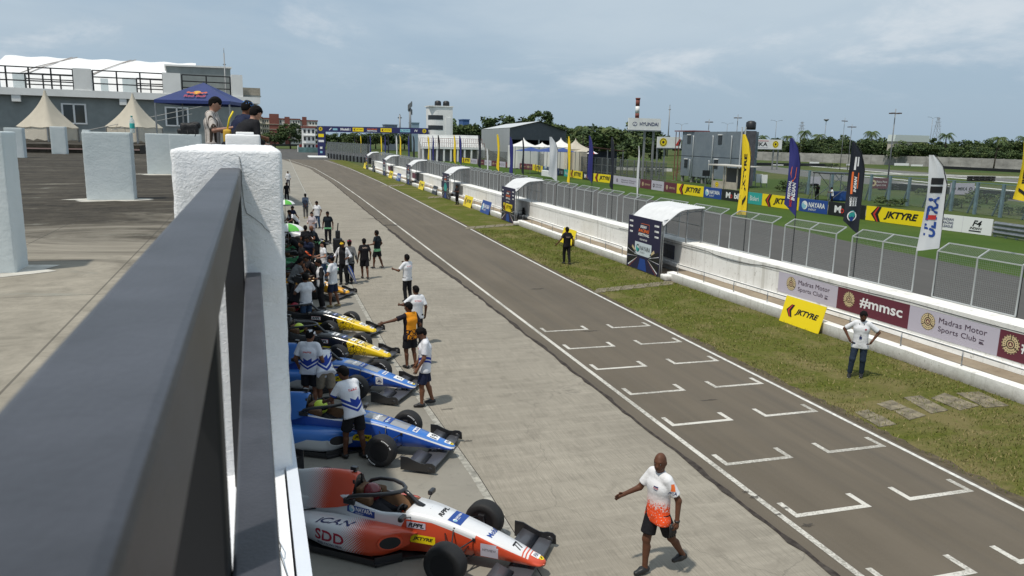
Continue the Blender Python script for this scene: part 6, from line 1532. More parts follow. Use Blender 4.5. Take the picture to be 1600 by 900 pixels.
for k, px in enumerate(np.arange(1172, 1660, 15)):
    D = 300 + 25 * math.sin(k * 2.3) - (px - 1180) * .12
    plant((T1, T3, T2, T4)[k % 4], px + random.uniform(-4, 4), D, 217 + 6 * math.sin(k * 1.9) + (px - 1200) * .010 + (16 if 1395 < px < 1450 else 0), LT, gT, 1.25)
for k, px in enumerate(np.arange(1180, 1660, 22)):
    plant((T3, T1)[k % 2], px, 282 - (px - 1180) * .15, 231 + 3 * math.sin(k * 2.7) + (px - 1180) * .017, 'lower bushy tree close behind the concrete boundary wall', 'bushy trees close behind the boundary wall', 1.6)
for px, yt, D, s in ((1255, 197, 285, PA1), (1279, 203, 290, PA2), (1362, 197, 280, PA2), (1478, 201, 250, PA1), (1557, 205, 175, PA2), (1190, 206, 295, PA1), (1600, 205, 230, PA1), (1228, 206, 300, PA2)):
    plant(s, px, D, yt, 'tall coconut palm rising out of the tree belt beyond the boundary wall', 'palms in the tree belt')
plant(PA2, 912, 190, 187, 'coconut palm between the grey shed and the dense tree by the billboard', None)
plant(PA1, 946, 180, 189, 'coconut palm leaning at the left side of the dense billboard tree', None)
plant(T3, 972, 165, 190, 'broad dense tree just left of the white car brand billboard', None, 1.5)
plant(T1, 1000, 150, 209, 'bushy tree under the white car brand billboard', None, 1.5)
plant(T3, 930, 200, 214, 'low bushy tree beneath the two coconut palms', None, 1.9)
plant(T2, 782, 290, 174, 'tall dark tree behind the left part of the grey shed', None, 1.25)
plant(T4, 838, 290, 169, 'tallest dark tree, behind the ridge of the grey shed', None, 1.0)
plant(T1, 862, 280, 190, 'dark tree behind the right end of the grey shed', None, 1.1)
plant(T1, 888, 270, 193, 'thin rounded tree between grey shed and first palm', None, 1.0)
plant(T3, 718, 300, 188, 'dark tree close to the right side of the white tower', None, 1.1)
plant(T1, 741, 300, 191, 'dark tree between the white tower and the grey shed', None, 1.2)
plant(T4, 454, 330, 190, 'rounded green tree in front of the red brick apartments', None, 1.25)
plant(T3, 430, 330, 206, 'low dark bush beside the rounded tree by the apartments', None, 1.4)
for k, px in enumerate(np.arange(512, 672, 15)):
    plant((T1, T3, T2)[k % 3], px, 330 + 20 * (k % 3), 207 + 3 * math.sin(k * 2), 'green tree of the row seen through the gantry opening', 'trees seen through the gantry', 1.5)
for k, px in enumerate(np.arange(1000, 1172, 20)):
    plant((T3, T1)[k % 2], px, 330, 217 + 3 * math.sin(k * 3), 'distant tree low on the horizon around the container building', 'distant trees on the horizon', 1.5)
for k, px in enumerate(np.arange(900, 1000, 22)): plant(T1, px, 360, 210, 'distant tree low on the horizon behind the palms', 'distant trees behind the palms', 1.5)
for px, yt in ((1408, 224), (1428, 219), (1446, 222)): plant(T1, px, 212, yt, 'bushy tree in front of the pale warehouse beyond the wall', 'bushy trees before the warehouse', 1.3)
for px, yb in ((1240, 300), (1330, 300), (1390, 322), (1450, 305), (1502, 325), (1540, 318), (1575, 335), (1020, 272), (1440, 258), (1560, 262), (1530, 262), (1300, 262)):
    p = G(px, yb); s_ = random.uniform(.3, .6)
    if BUSH not in used: used.add(BUSH); BUSH.location = p; BUSH.scale = (s_ * 1.5, s_ * 1.5, s_ * .7); tag(BUSH, 'low wild shrub growing in the grass by the kart circuit', 'shrub', 'wild shrubs around the kart circuit'); BUSH.name = 'shrub'
    else: dup(BUSH, p, random.uniform(0, 6), None, None, (s_ * 1.5, s_ * 1.5, s_ * .7))

# ------------------------------------------------------------------ buildings far off
CRM = M('cream_wall', (0.55, 0.50, 0.42), .85, var=.1, scale=.4); BRK = M('red_brown_wall', (0.22, 0.075, 0.060), .85, var=.15, scale=.4); WIN = M('dark_window', (0.03, 0.035, 0.04), .2); WHB = M('white_wall', (0.80, 0.80, 0.78), .8, var=.1, scale=.5); CONC = M('weathered_concrete', (0.36, 0.35, 0.33), .9, var=.35, scale=.25, stretch=(1, 1, 2))
def fx_(D, px, py=230): return VY(px, py, D)
def apartment(D, px0, px1, ytop, label, floors, bays, wall, extra=()):
    a = fx_(D, px0); b = fx_(D, px1); zt = HT(a.lerp(b, .5), ytop); w = b.x - a.x
    r = thing('apartment_block', label, 'building', (a.x, D, 0)); mb = MB(); mb.box((0, 0, 0), (w, 12, zt), wall); mb.build('wall', r)
    mb = MB(); mb.box((-.3, -.3, zt + .01), (w + .3, 12.3, zt + .7), BRK); mb.build('roof', r)
    for x0, x1, up in extra: mb = MB(); mb.box((w * x0, -.6, 0), (w * x1, -.02, zt + up), BRK); mb.build('stair_tower', r)
    fh = zt / floors
    for f_ in range(floors):
        mb = MB()
        for k in range(bays):
            x = w * (k + .5) / bays
            if any(e[0] * w - .8 < x < e[1] * w + .8 for e in extra): continue
            mb.box((x - w / bays * .24, -.08, fh * (f_ + .35)), (x + w / bays * .24, .02, fh * (f_ + .8)), WIN)
        if mb.f: mb.build('window_row', r)
        mb = MB(); mb.box((.2, -.9, fh * f_ - .1), (w - .2, -.01, fh * f_ + .12), wall); 
        if f_: mb.build('balcony', r)
apartment(470, 398, 411, 184, 'end block of the red and cream apartments, behind the leaning people', 5, 4, CRM)
apartment(474, 411, 438, 186, 'cream apartment block with a red brown stair tower, widest of the distant row', 5, 8, CRM, ((.42, .98, 3.0),))
apartment(480, 438, 470, 187, 'cream and white apartment block with red roof edge, behind the rounded tree', 5, 8, M('pale_wall', (.60, .58, .55), .85), ((.25, .5, 1.6),))
apartment(484, 470, 497, 189.5, 'far right apartment block of the row with a red brown tower', 5, 6, M('pale_wall', (.60, .58, .55)), ((.12, .38, 2.5),))
apartment(300, 473.5, 493, 200, 'small white house with dark windows left of the gantry', 3, 3, WHB)
# white tower
D = 215; a = fx_(D, 671); b = fx_(D, 707); zt = HT(a.lerp(b, .5), 167); w = b.x - a.x
r = thing('control_tower', 'white multi storey tower with a rounded corner and dark tanks on top', 'tower', (a.x, D, 0))
mb = MB(); pl = [(w, 0), (w, 6), (2.0, 6), (0, 5.0)] + [(2.4 - 2.4 * math.cos(q), 1.8 - 1.8 * math.sin(q)) for q in np.linspace(.0, 1.57, 8)]
mb.prism(pl, 0, zt, WHB, (Vector(), Vector((1, 0, 0)), Vector((0, 1, 0)), Vector((0, 0, 1)))); mb.build('wall', r)
for yy_ in (183, 199):
    z = HT(Vector((a.x, D, 0)), yy_); mb = MB(); pp = [(2.4 - 2.46 * math.cos(q), 1.8 - 1.86 * math.sin(q)) for q in np.linspace(.0, 1.57, 8)] + [(w * .58, -.06)]
    mb.grid([[Vector((x, y, z - .6)) for x, y in pp], [Vector((x, y, z + .6)) for x, y in pp]], WIN, smooth=False); mb.build('window_band', r)
mb = MB(); mb.box((w * .70, -.1, zt * .15), (w * .92, .02, zt * .8), WHITE); mb.box((-.2, -.2, zt), (w + .2, 6.2, zt + .3), WHB); mb.build('trim', r)
for k, x in enumerate((w * .42, w * .78)): mb = MB(); mb.lathe([(0.9, zt + .3), (.95, zt + .6), (.9, zt + 1.5), (.5, zt + 1.75), (0.0, zt + 1.8)], BLACK, 14, Matrix.Translation((x, 2, 0))); mb.build('water_tank', r)
# stepped stand in front of the tower
D = 190; a = fx_(D, 660); b = fx_(D, 757); w = b.x - a.x; zt = HT(a.lerp(b, .5), 214)
r = thing('grandstand', 'long white concrete stand with railings between the gantry and the grey shed', 'stand', (a.x, D, 0))
mb = MB()
for k in range(5): mb.box((0, 1.2 * k, zt - 3.0 + .55 * k), (w, 1.2 * k + 1.3, zt - 2.6 + .55 * k + .14), WHB)
mb.box((0, 5.8, 0), (w, 6.2, zt + .5), WHB); mb.build('tiers', r)
mb = MB(); mb.box((0, 3, 0), (w, 3.2, zt - 3.1), M('stand_back_wall', (.34, .34, .34), .9)); mb.build('back_wall', r)
for k in range(9): mb = MB(); mb.box((w * k / 9, .1, 0), (w * k / 9 + .4, .5, zt - 3.02), WHB); mb.build('column', r)
mb = MB()
for k in range(30): mb.bar((w * k / 29, 0, zt - 2.5), (w * k / 29, 0, zt - 1.5), .07, .07, BRK); mb.bar((w * k / 29, 2.5, zt - 1.4), (w * k / 29, 2.5, zt - .4), .07, .07, BRK)
mb.bar((0, 0, zt - 1.5), (w, 0, zt - 1.5), .08, .08, BRK); mb.bar((0, 2.5, zt - .4), (w, 2.5, zt - .4), .08, .08, BRK); mb.build('railing', r)
mb = MB(); mb.prism([(w + .05, 0), (w + 6.5, 0), (w + .05, zt - 2.6)], .3, 2.0, CONC, (Vector(), Vector((1, 0, 0)), Vector((0, 0, 1)), Vector((0, -1, 0)))); mb.build('stair', r)
# grey shed
A_ = fx_(235, 752); B_ = fx_(186, 796); C_ = fx_(196, 884); A_.z = B_.z = C_.z = 0
ev = HT(B_, 200); rd = ev + 1.9
r = thing('shed', 'large grey metal shed with a pale pitched roof and a dark open gable', 'shed')
u = C_ - B_; back = A_ - B_
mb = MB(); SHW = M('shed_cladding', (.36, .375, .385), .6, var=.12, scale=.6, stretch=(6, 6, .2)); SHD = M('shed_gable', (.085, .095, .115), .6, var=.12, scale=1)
mb.quad(A_, B_, B_ + Vector((0, 0, ev)), A_ + Vector((0, 0, ev)), SHW); mb.quad(A_ + u, A_, A_ + Vector((0, 0, ev)), A_ + u + Vector((0, 0, ev)), SHW); mb.quad(C_, C_ + back, C_ + back + Vector((0, 0, ev)), C_ + Vector((0, 0, ev)), SHW); mb.build('wall', r)
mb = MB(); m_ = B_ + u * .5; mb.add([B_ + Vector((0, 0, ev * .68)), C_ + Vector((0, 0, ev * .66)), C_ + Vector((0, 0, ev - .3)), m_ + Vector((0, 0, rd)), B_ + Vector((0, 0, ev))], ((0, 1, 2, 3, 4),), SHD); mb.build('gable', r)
mb = MB(); o_ = Vector((0, 0, .12)); ov = -back.normalized() * .8
for s_ in ((B_ + Vector((0, 0, ev)), m_ + Vector((0, 0, rd))), (m_ + Vector((0, 0, rd)), C_ + Vector((0, 0, ev - .3)))): mb.quad(s_[0] + ov + o_, s_[1] + ov + o_, s_[1] + back + o_, s_[0] + back + o_, M('pale_metal_roof', (.55, .57, .58), .5, var=.1, scale=.5))
mb.build('roof', r)
mb = MB()
for k in range(5): p = B_ + u * (k / 4); mb.bar(p, p + Vector((0, 0, ev * .68)), .35, .35, SHW)
mb.build('column', r)
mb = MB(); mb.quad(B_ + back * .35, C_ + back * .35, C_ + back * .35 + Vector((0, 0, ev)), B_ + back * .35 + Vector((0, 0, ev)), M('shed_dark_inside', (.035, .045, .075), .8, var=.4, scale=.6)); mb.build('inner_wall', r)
# tents
def peaktent(cx, cy, half, zb, ze, zp, mat, label, group=None, curve=2.2, wall=True, parent=None, rot=0.0):
    r = thing('peaked_tent', label, 'tent', (cx, cy, zb), rot, group); mb = MB(); rows = []; n = 16
    for i in range(n + 1):
        v = i / n; f_ = (1 - v) ** curve; hz = ze + (zp - ze) * v if curve == 1 else ze + (zp - ze) * v; row = []
        for k in range(24):
            a = 2 * math.pi * k / 24; c_, s_ = math.cos(a + .785), math.sin(a + .785); m = max(abs(c_), abs(s_)); sq = half / m if m > 0 else half; rr = f_ * (sq * (1 - v * .5) + half * .9 * v * .5) + .05
            row.append(Vector((c_ * rr, s_ * rr, hz - .10 * math.sin(k * 1.9) * (1 - v) * .3)))
        rows.append(row)
    mb.grid(rows, mat, closed=True); mb.build('canopy', r)
    if wall:
        mb = MB(); mb.grid([[Vector((x, y, z + (.06 * math.sin(k * 2.2) if z < .3 else 0))) for k, (x, y) in enumerate([(-half + 2 * half * q, -half) for q in np.linspace(0, 1, 9)] + [(half, -half + 2 * half * q) for q in np.linspace(.12, 1, 8)] + [(half - 2 * half * q, half) for q in np.linspace(.12, 1, 8)] + [(-half, half - 2 * half * q) for q in np.linspace(.12, .88, 7)])] for z in (ze, .12)], mat, closed=True); mb.build('side_wall', r)
    for sx in (1, -1):
        for sy in (1, -1): mb = MB(); mb.bar((sx * half, sy * half, 0), (sx * half, sy * half, ze), .07, .07, GREYM); mb.build('pole', r)
    return r
TENT = M('cream_canvas', (0.66, 0.60, 0.49), .8, var=.10, scale=.8, bump=.3, bscale=2.5); TENT.node_tree.nodes['Principled BSDF'].inputs['Transmission Weight'].default_value = .3; TENTW = M('white_canvas', (0.72, 0.71, 0.68), .8, var=.08, scale=.6); TBLUE = M('blue_canvas', (0.025, 0.06, 0.22), .7, var=.15, scale=.8)
for px, D, yt, ye, hw, lb in ((818, 150, 215, 229, 2.6, 'white peaked tent at the left of the paddock row, before the dark shed opening'), (847, 160, 222, 230, 2.4, 'small white peaked tent between blue canopies in the paddock'), (876, 140, 215, 230, 2.5, 'white peaked tent behind the wide white flag'), (899, 138, 216, 233, 2.4, 'cream peaked tent, tallest right of the yellow flag'), (914, 134, 229, 237, 1.7, 'low cream peaked tent at the right end of the paddock row')):
    p = fx_(D, px); ze = HT(p, ye); zp = HT(p, yt); peaktent(p.x, p.y, hw, 0, ze, zp, TENTW if px < 880 else TENT, lb, 'white peaked tents in the paddock', 1.9, True)
for px, D, yt, ye, hw, lb in ((830, 128, 230, 236, 2.2, 'low blue canopy, left of the paddock pair'), (861, 122, 230, 237, 2.7, 'low blue canopy right behind the wide white flag'), (880, 120, 231, 237, 1.6, 'small blue canopy beside the yellow flag in the paddock')):
    p = fx_(D, px); ze = HT(p, ye); zp = HT(p, yt); peaktent(p.x, p.y, hw, 0, ze, zp, TBLUE, lb, 'blue canopies in the paddock', 1.0, False)
p = fx_(128, 945); zt = HT(p, 232); r = thing('paddock_shed', 'low open shed with a rusty brown roof behind the navy flag', 'shed', (p.x, p.y, 0)); mb = MB(); mb.prism([(-3.0, zt + .3), (3.2, zt - .3), (3.2, zt - .45), (-3.0, zt + .15)], -1.5, 1.5, M('rusty_roof', (.075, .035, .028), .8), (Vector(), Vector((1, 0, 0)), Vector((0, 0, 1)), Vector((0, -1, 0)))); mb.build('roof', r)
for x in (-2.8, 0, 3): mb = MB(); mb.bar((x, -1.3, 0), (x, -1.3, zt - .2), .15, .15, GREYM); mb.build('post', r)
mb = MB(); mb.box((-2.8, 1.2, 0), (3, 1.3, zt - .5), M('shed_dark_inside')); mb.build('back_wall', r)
p = fx_(126, 926); z = HT(p, 240); r = thing('parasol', 'small red and white parasol beside the navy flag', 'parasol', (p.x, p.y, 0)); mb = MB()
for k in range(8):
    a0, a1 = k * .785, (k + 1) * .785; mb.add([(0, 0, z + .5), (math.cos(a0) * 1.1, math.sin(a0) * 1.1, z), (math.cos(a1) * 1.1, math.sin(a1) * 1.1, z)], ((0, 1, 2),), RED if k % 2 else WHITE)
mb.build('canopy', r); mb = MB(); mb.bar((0, 0, 0), (0, 0, z), .05, .05, GREYM); mb.build('pole', r)
# gantry across the straight
L_ = G(502, 243.5); R_ = G(663, 247.5); gz = HT(L_.lerp(R_, .5), 198.5); gb = HT(L_.lerp(R_, .5), 207.5); u = (R_ - L_); w = u.length; u.normalize(); n = Vector((u.y, -u.x, 0))
r = thing('gantry', 'blue gantry arch with sponsor panels spanning the straight', 'gantry'); lw_ = 2.0
mb = MB(); mb.prism([(-lw_ / 2, gb), (w + lw_ / 2, gb), (w + lw_ / 2, gz), (-lw_ / 2, gz)], -.8, 0, NAVY, (L_, u, Vector((0, 0, 1)), n)); mb.build('beam', r)
for x in (0, w): mb = MB(); mb.prism([(x - lw_ / 2, 0), (x + lw_ / 2, 0), (x + lw_ / 2, gb - .01), (x - lw_ / 2, gb - .01)], -.8, 0, NAVY, (L_, u, Vector((0, 0, 1)), n)); mb.build('leg', r)
mb = MB(); mb.prism([(lw_ / 2 + .01, gb - 4.2), (lw_ / 2 + .25, gb - 4.2), (lw_ / 2 + .25, gb - .01), (lw_ / 2 + .01, gb - .01)], -.6, 0, NAVY, (L_, u, Vector((0, 0, 1)), n)); mb.build('side_panel', r)
d = Decal(L_, u, Vector((0, 0, 1)), n, off=.03); zc = (gz + gb) / 2; hh = gz - gb
for x in (0, w): d.disc(x, zc, hh * .36, YEL, 1, 16); d.disc(x, zc, hh * .15, DBROWN, 2, 10); d.ring(x, zc, hh * .3, hh * .25, DBROWN, 2)
for x, ww in ((.365, .105), (.635, .105)): d.rect(w * (x - ww / 2), zc - hh * .33, w * (x + ww / 2), zc + hh * .33, YEL, 1); jk_logo(d, w * x, zc, w * ww * .85)
d.rect(w * .77, zc - hh * .28, w * .865, zc + hh * .28, SKYBL, 1); nayara_logo(d, w * .817, zc, w * .085, INKN)
d.text('Mobil', w * .195, zc - hh * .2, hh * .42, WPRINT, 'B', 1, w=w * .08); d.text('1', w * .285, zc - hh * .2, hh * .42, WPRINT, 'b', 1)
d.text('RACING', w * .45, zc, hh * .22, ORA, 'Bi', 1, w=w * .10); d.text('FESTIVAL', w * .45, zc - hh * .28, hh * .22, WPRINT, 'Bi', 1, w=w * .10); d.text('F4', w * .905, zc - hh * .2, hh * .4, WPRINT, 'bi', 1)
d.poly([(w * .08, zc - hh * .2), (w * .10, zc + hh * .2), (w * .11, zc + hh * .2), (w * .09, zc - hh * .2)], WPRINT, 1); d.rect(w * .12, zc - hh * .2, w * .165, zc + hh * .15, SKYBL, 1)
d.rect(-.7, gb - 1.5, .9, gb - .6, YEL, 1); d.rect(-.7, gb - 2.9, .9, gb - 2.3, WPRINT, 1); d.rect(-.3, gb - 4.8, .4, gb - 4.2, WPRINT, 1); d.rect(-.3, gb - 6, .4, gb - 5.4, SKYBL, 1)
for k in range(5): d.rect(w - .7, gb - 1.2 - 1.2 * k, w + .7, gb - .75 - 1.2 * k, WPRINT, 1)
d.build(r)
mb = MB(); a = G(490, 245.5); mb.bbox((a.x - 1.5, a.y - 8, 0), (a.x + 5.5, a.y + 2, .35), WHITE, .1); tag(mb.build('concrete_plinth'), 'white concrete plinth at the foot of the left gantry leg', 'plinth')
# container building and its surroundings
A_ = G(1062, 283); B_ = G(1153, 293.5); zt = HT(A_, 206); u = B_ - A_; w = u.length; u.normalize(); n = Vector((u.y, -u.x, 0)); fr = (A_, u, Vector((0, 0, 1)), n)
r = thing('container_building', 'two storey blue grey building made of steel containers on stilts', 'building')
t = newmat('container_steel', .55, .4); o = t.obj(); s_ = t.math('SINE', t.math('MULTIPLY', t.math('ADD', t.xyz(o)['X'], t.xyz(o)['Y']), 26.0)); t.color(t.mix(t.step(t.noise(o, .8, 5), .3, .7), (.165, .20, .235), (.215, .25, .28))); t.bump(s_, .6, .05); CONT = MATS['container_steel']
z1 = zt * .52; z0 = .9
for a, b in ((z0, z1 - .05), (z1 + .05, zt)): mb = MB(); mb.prism([(0, a), (w, a), (w, b), (0, b)], -2.6, 0, CONT, fr); mb.build('container', r)
mb = MB(); mb.prism([(0.1, z1 - .05), (w - .1, z1 - .05), (w - .1, z1 + .05), (.1, z1 + .05)], -2.5, -.05, M('container_seam', (.06, .075, .09), .7), fr); mb.build('seam', r)
for x, z in ((.10, zt - 1.75), (.64, zt - 1.75), (.07, z1 - 1.75), (.60, z1 - 1.55)):
    mb = MB(); mb.prism([(w * x, z), (w * x + .95, z), (w * x + .95, z + 1.25), (w * x, z + 1.25)], 0.005, .05, WIN, fr); wf = mb.build('window', r)
    mb = MB(); mb.prism([(w * x - .06, z + 1.26), (w * x + 1.0, z + 1.26), (w * x + 1.0, z + 1.38), (w * x - .06, z + 1.38)], 0.005, .12, WHITE, fr); mb.build('window_hood', wf)
for x, zz in ((.22, zt - .6), (.56, zt - .6), (.86, zt - .6), (.18, z1 - .5), (.52, z1 - .5)):
    mb = MB(); mb.tube([A_ + u * (w * x - .12) + n * .1 + Vector((0, 0, zz)), A_ + u * (w * x + .05) + n * .14 + Vector((0, 0, zz)), A_ + u * (w * x + .1) + n * .14 + Vector((0, 0, zz - .2)), A_ + u * (w * x + .1) + n * .14 + Vector((0, 0, .3))], .07, M('pale_pipe', (.55, .57, .58), .5), 6); mb.build('drain_pipe', r)
for k in range(6): mb = MB(); p = A_ + u * (w * (k + .1) / 5.4); mb.bar(p - n * .3, p - n * .3 + Vector((0, 0, .9)), .35, .35, CONC); mb.build('stilt', r)
mb = MB(); mb.prism([(w + .05, .3), (w + .75, .3), (w + .75, zt + .1), (w + .05, zt + .1)], -1.7, -.2, M('stair_cage', (.10, .095, .11), .7, var=.3, scale=2), fr); mb.build('stair_cage', r)
for x in (.02, .8): mb = MB(); p = B_ + u * x + n * .05; mb.bar(p, p + Vector((0, 0, zt + .6)), .14, .14, M('pale_pipe')); mb.build('post', r)
mb = MB(); mb.lathe([(.62, zt + .25), (.66, zt + .5), (.66, zt + 1.2), (.4, zt + 1.4), (0, zt + 1.45)], BLACK, 14, Matrix.Translation(B_ + u * .1 - n * 1.2)); mb.build('water_tank', r)
mb = MB(); mb.prism([(-2.2, zt + .05), (3.5, zt + .05), (3.5, zt + .2), (-2.2, zt + .2)], -2.6, .2, M('red_sheet', (.20, .05, .05), .6), fr); mb.build('roof_sheet', r)
mb = MB()
for k in range(9): p = A_ - u * (2.0 - .1 * k) - n * (.3 * k); mb.bar(p + Vector((0, 0, .5 * k)), p + Vector((0, 0, .5 * k + 1.4)), .06, .06, BRK); mb.bar(p + Vector((0, 0, .5 * k)) - u * .5, p + Vector((0, 0, .5 * k)) + u * .5, .3, .05, GREYM)
mb.bar(A_ - u * 2, A_ - u * 2 + Vector((0, 0, zt)), .09, .09, BRK); mb.bar(A_ - u * 1, A_ - u * 1 + Vector((0, 0, zt)), .09, .09, BRK); mb.build('stair', r)
for k in range(4):
    p = G(1071 + 9.5 * k, 283.5 + k); rr = thing('air_conditioner', 'white outdoor air conditioner unit in the row under the container building', 'air conditioner', (p.x, p.y - 2, .6), 0, 'outdoor air conditioners'); mb = MB(); mb.bbox((-.42, -.18, 0), (.42, .18, .75), WHB, .03); mb.build('casing', rr); mb = MB(); mb.lathe([(.26, 0), (.26, .02), (0, .02)], GREYM, 14, Matrix.Translation((-.08, -.18, .38)) @ Matrix.Rotation(RAD(90), 4, 'X')); mb.build('fan_grille', rr); mb = MB(); mb.bar((-.3, 0, -.6), (-.3, 0, 0), .1, .1, CONC); mb.bar((.3, 0, -.6), (.3, 0, 0), .1, .1, CONC); mb.build('stand', rr)
p = G(1102, 292); r = thing('screen', 'black flat screen on a post beside the small hut', 'screen', (p.x, p.y, 0)); z = HT(p, 275); zt2 = HT(p, 266); mb = MB(); mb.bbox((-.55, -.06, z), (.55, .06, zt2), BLACK, .02); mb.build('panel', r); mb = MB(); mb.bar((0, .1, 0), (0, .1, z), .12, .12, GREYM); mb.build('post', r)
p = G(1112, 298); q = G(1150, 302); zt2 = HT(p, 258); u = q - p; w = u.length; u.normalize(); n = Vector((u.y, -u.x, 0)); fr = (p, u, Vector((0, 0, 1)), n)
r = thing('marshal_hut', 'small cream hut with an open front and a round yellow crest, before the container building', 'hut'); HUT = M('hut_board', (.40, .37, .30), .8, var=.15, scale=2)
for a, b, c_, e in ((0, .4, w * .46, 1.3), (w * .54, .4, w, 1.25)): mb = MB(); mb.prism([(a, b), (c_, b), (c_, e), (a, e)], -.08, 0, HUT, fr); mb.build('panel', r)
for x in (0, w * .46, w * .54, w): mb = MB(); mb.bar(p + u * x, p + u * x + Vector((0, 0, zt2 - .05)), .12, .12, HUT); mb.build('post', r)
mb = MB(); mb.prism([(-.4, zt2), (w + 1.6, zt2 - .05), (w + 1.6, zt2 + .06), (-.4, zt2 + .14)], -2.2, .5, M('hut_roof', (.50, .48, .43), .7), fr); mb.build('roof', r)
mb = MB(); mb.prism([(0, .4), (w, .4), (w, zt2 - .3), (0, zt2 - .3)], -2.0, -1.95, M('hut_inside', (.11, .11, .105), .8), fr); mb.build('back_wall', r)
d = Decal(*fr, off=.01); d.disc(w * .2, .85, .33, YEL, 1, 16); d.ring(w * .2, .85, .28, .22, DBROWN, 2, 16); d.disc(w * .2, .85, .1, DBROWN, 2, 10); d.build(r)
STEEL0 = M('post_steel', (.20, .21, .21), .6)
# big signs
def bigsign(px0, px1, yt, yb, D, posts, ybase, label, art, name='billboard', mat=None):
    a = fx_(D, px0); b = fx_(D, px1); m = a.lerp(b, .5); z1 = HT(a, yt); z0 = HT(a, yb); w = b.x - a.x; r = thing(name, label, 'sign', (a.x, D, 0)); mb = MB(); mb.box((0, 0, z0), (w, .25, z1), mat or WHB); mb.build('panel', r)
    mb = MB(); mb.bar((-.1, .1, z0 - .08), (w + .1, .1, z0 - .08), .35, .16, GREYM); mb.build('frame', r)
    for q in posts: mb = MB(); x = fx_(D, q).x - a.x; mb.bar((x, .4, 0), (x, .4, z0), .25, .25, STEEL0); mb.build('post', r)
    d = Decal(Vector((0, 0, z0)), (1, 0, 0), (0, 0, 1), (0, -1, 0), off=.02); art(d, w, z1 - z0); d.build(r)
def art_h(d, w, h): d.text('HYUNDAI', w * .34, h * .36, h * .3, INKN, 'b', 1, w=w * .58); d.disc(w * .19, h * .5, h * .22, INKN, 1, 18, ry=h * .17); d.disc(w * .19, h * .5, h * .17, WPRINT, 2, 18, ry=h * .12); d.poly([(w * .165, h * .40), (w * .18, h * .40), (w * .215, h * .60), (w * .20, h * .60)], INKN, 3)
bigsign(980.5, 1030.5, 184, 202.5, 104, (1008, 1022), 280, 'white car brand billboard on tall posts above the trees', art_h)
def art_m(d, w, h):
    d.text('MIKA', w * .18, h * .28, h * .42, INK, 'b', 1, w=w * .42); d.rect(w * .12, h * .80, w * .62, h * .86, RED, 1); d.rect(w * .12, h * .13, w * .62, h * .17, LAV, 1); d.poly([(w * .06, h * .25), (w * .13, h * .82), (w * .17, h * .82), (w * .10, h * .25)], INK, 1); d.disc(w * .82, h * .5, h * .38, YEL, 1, 18); d.ring(w * .82, h * .5, h * .32, h * .26, DBROWN, 2, 18); d.disc(w * .82, h * .5, h * .13, DBROWN, 2, 12)
bigsign(1165, 1221.5, 217, 232, 158, (1210.5, 1218), 262, 'white workshop brand sign right of the container building', art_m, 'track_sign')
def art_m2(d, w, h): d.disc(w * .24, h * .5, h * .40, YEL, 1, 18); d.ring(w * .24, h * .5, h * .34, h * .27, DBROWN, 2, 18); d.disc(w * .24, h * .5, h * .13, DBROWN, 2, 12); d.poly([(w * .75, h * .2), (w * .9, h * .8), (w * .97, h * .8), (w * .84, h * .2)], RED, 1); d.poly([(w * .84, h * .2), (w * .98, h * .8), (w * 1.0, h * .8), (w * .94, h * .2)], INK, 1)
bigsign(1027, 1064, 213.5, 230.5, 122, (1029, 1040), 275, 'white sign with a round yellow crest left of the container building', art_m2, 'track_sign')
# boundary wall
r = thing('boundary_wall', 'long weathered grey concrete boundary wall below the tree belt', 'wall'); BW = [(1150, 249), (1250, 252.5), (1380, 257.5), (1500, 262.5), (1620, 268)]; mb = MB(); pts = [G(*q) for q in BW]
for a, b in zip(pts[:-1], pts[1:]): mb.bar(a + Vector((0, 0, 1.6)), b + Vector((0, 0, 1.6)), .25, 3.2, CONC)
mb.build('wall_body', r); mb = MB()
for a, b in zip(pts[:-1], pts[1:]):
    for k in range(7): p = a.lerp(b, k / 7); mb.bar(p, p + Vector((0, 0, 3.3)), .35, .35, CONC)
mb.build('pilaster', r)
def wallsign(px, py, w, h, mat, label, art=None, D=None):
    p = G(px, py); 
    r = thing('track_banner', label, 'banner', (p.x, p.y, 0)); dirx = Vector((ROT @ Vector((1, 0, 0)))).normalized(); dirx.z = 0; dirx.normalize(); n = Vector((dirx.y, -dirx.x, 0)); z = HT(p, py - h); w_ = w * p.length / FPX
    zt_ = HT(p, py - h); zb_ = .6; mb = MB(); mb.prism([(-w_ / 2, zb_), (w_ / 2, zb_), (w_ / 2, zt_), (-w_ / 2, zt_)], 0, .06, mat, (Vector(), dirx, Vector((0, 0, 1)), n)); mb.build('cloth', r)
    for s_ in (-1, 1): mb = MB(); q = dirx * (s_ * w_ / 2) - n * .06; mb.bar(q, q + Vector((0, 0, zt_)), .06, .06, GREYM); mb.build('post', r)
    if art: d = Decal(Vector((-dirx * w_ / 2)) + Vector((0, 0, zb_)), dirx, Vector((0, 0, 1)), n, off=.07); art(d, w_, zt_ - zb_); d.build(r)
def s_mm(d, w, h): d.ring(w * .16, h * .5, h * .3, h * .14, CREAM, 1); d.text('Madras Motor', w * .34, h * .55, h * .2, WPRINT, '', 1, w=w * .58); d.text('Sports Club', w * .34, h * .2, h * .22, WPRINT, '', 1, w=w * .52)
def s_mk(d, w, h): d.text('MIKA', w * .3, h * .35, h * .3, INK, 'bi', 1, w=w * .4); d.ring(w * .15, h * .5, h * .16, h * .07, PLUM, 1); d.ring(w * .85, h * .5, h * .16, h * .07, PLUM, 1)
wallsign(1372, 302, 26, 24, MAROON, 'maroon club banner on the wire fence beside the tall lamp mast', s_mm); wallsign(1501, 312, 32, 26, LAV, 'pale workshop banner on the wire fence right of the white flag', s_mk); wallsign(1271, 296, 18, 20, LAV, 'pale banner on the wire fence behind the camera operators')
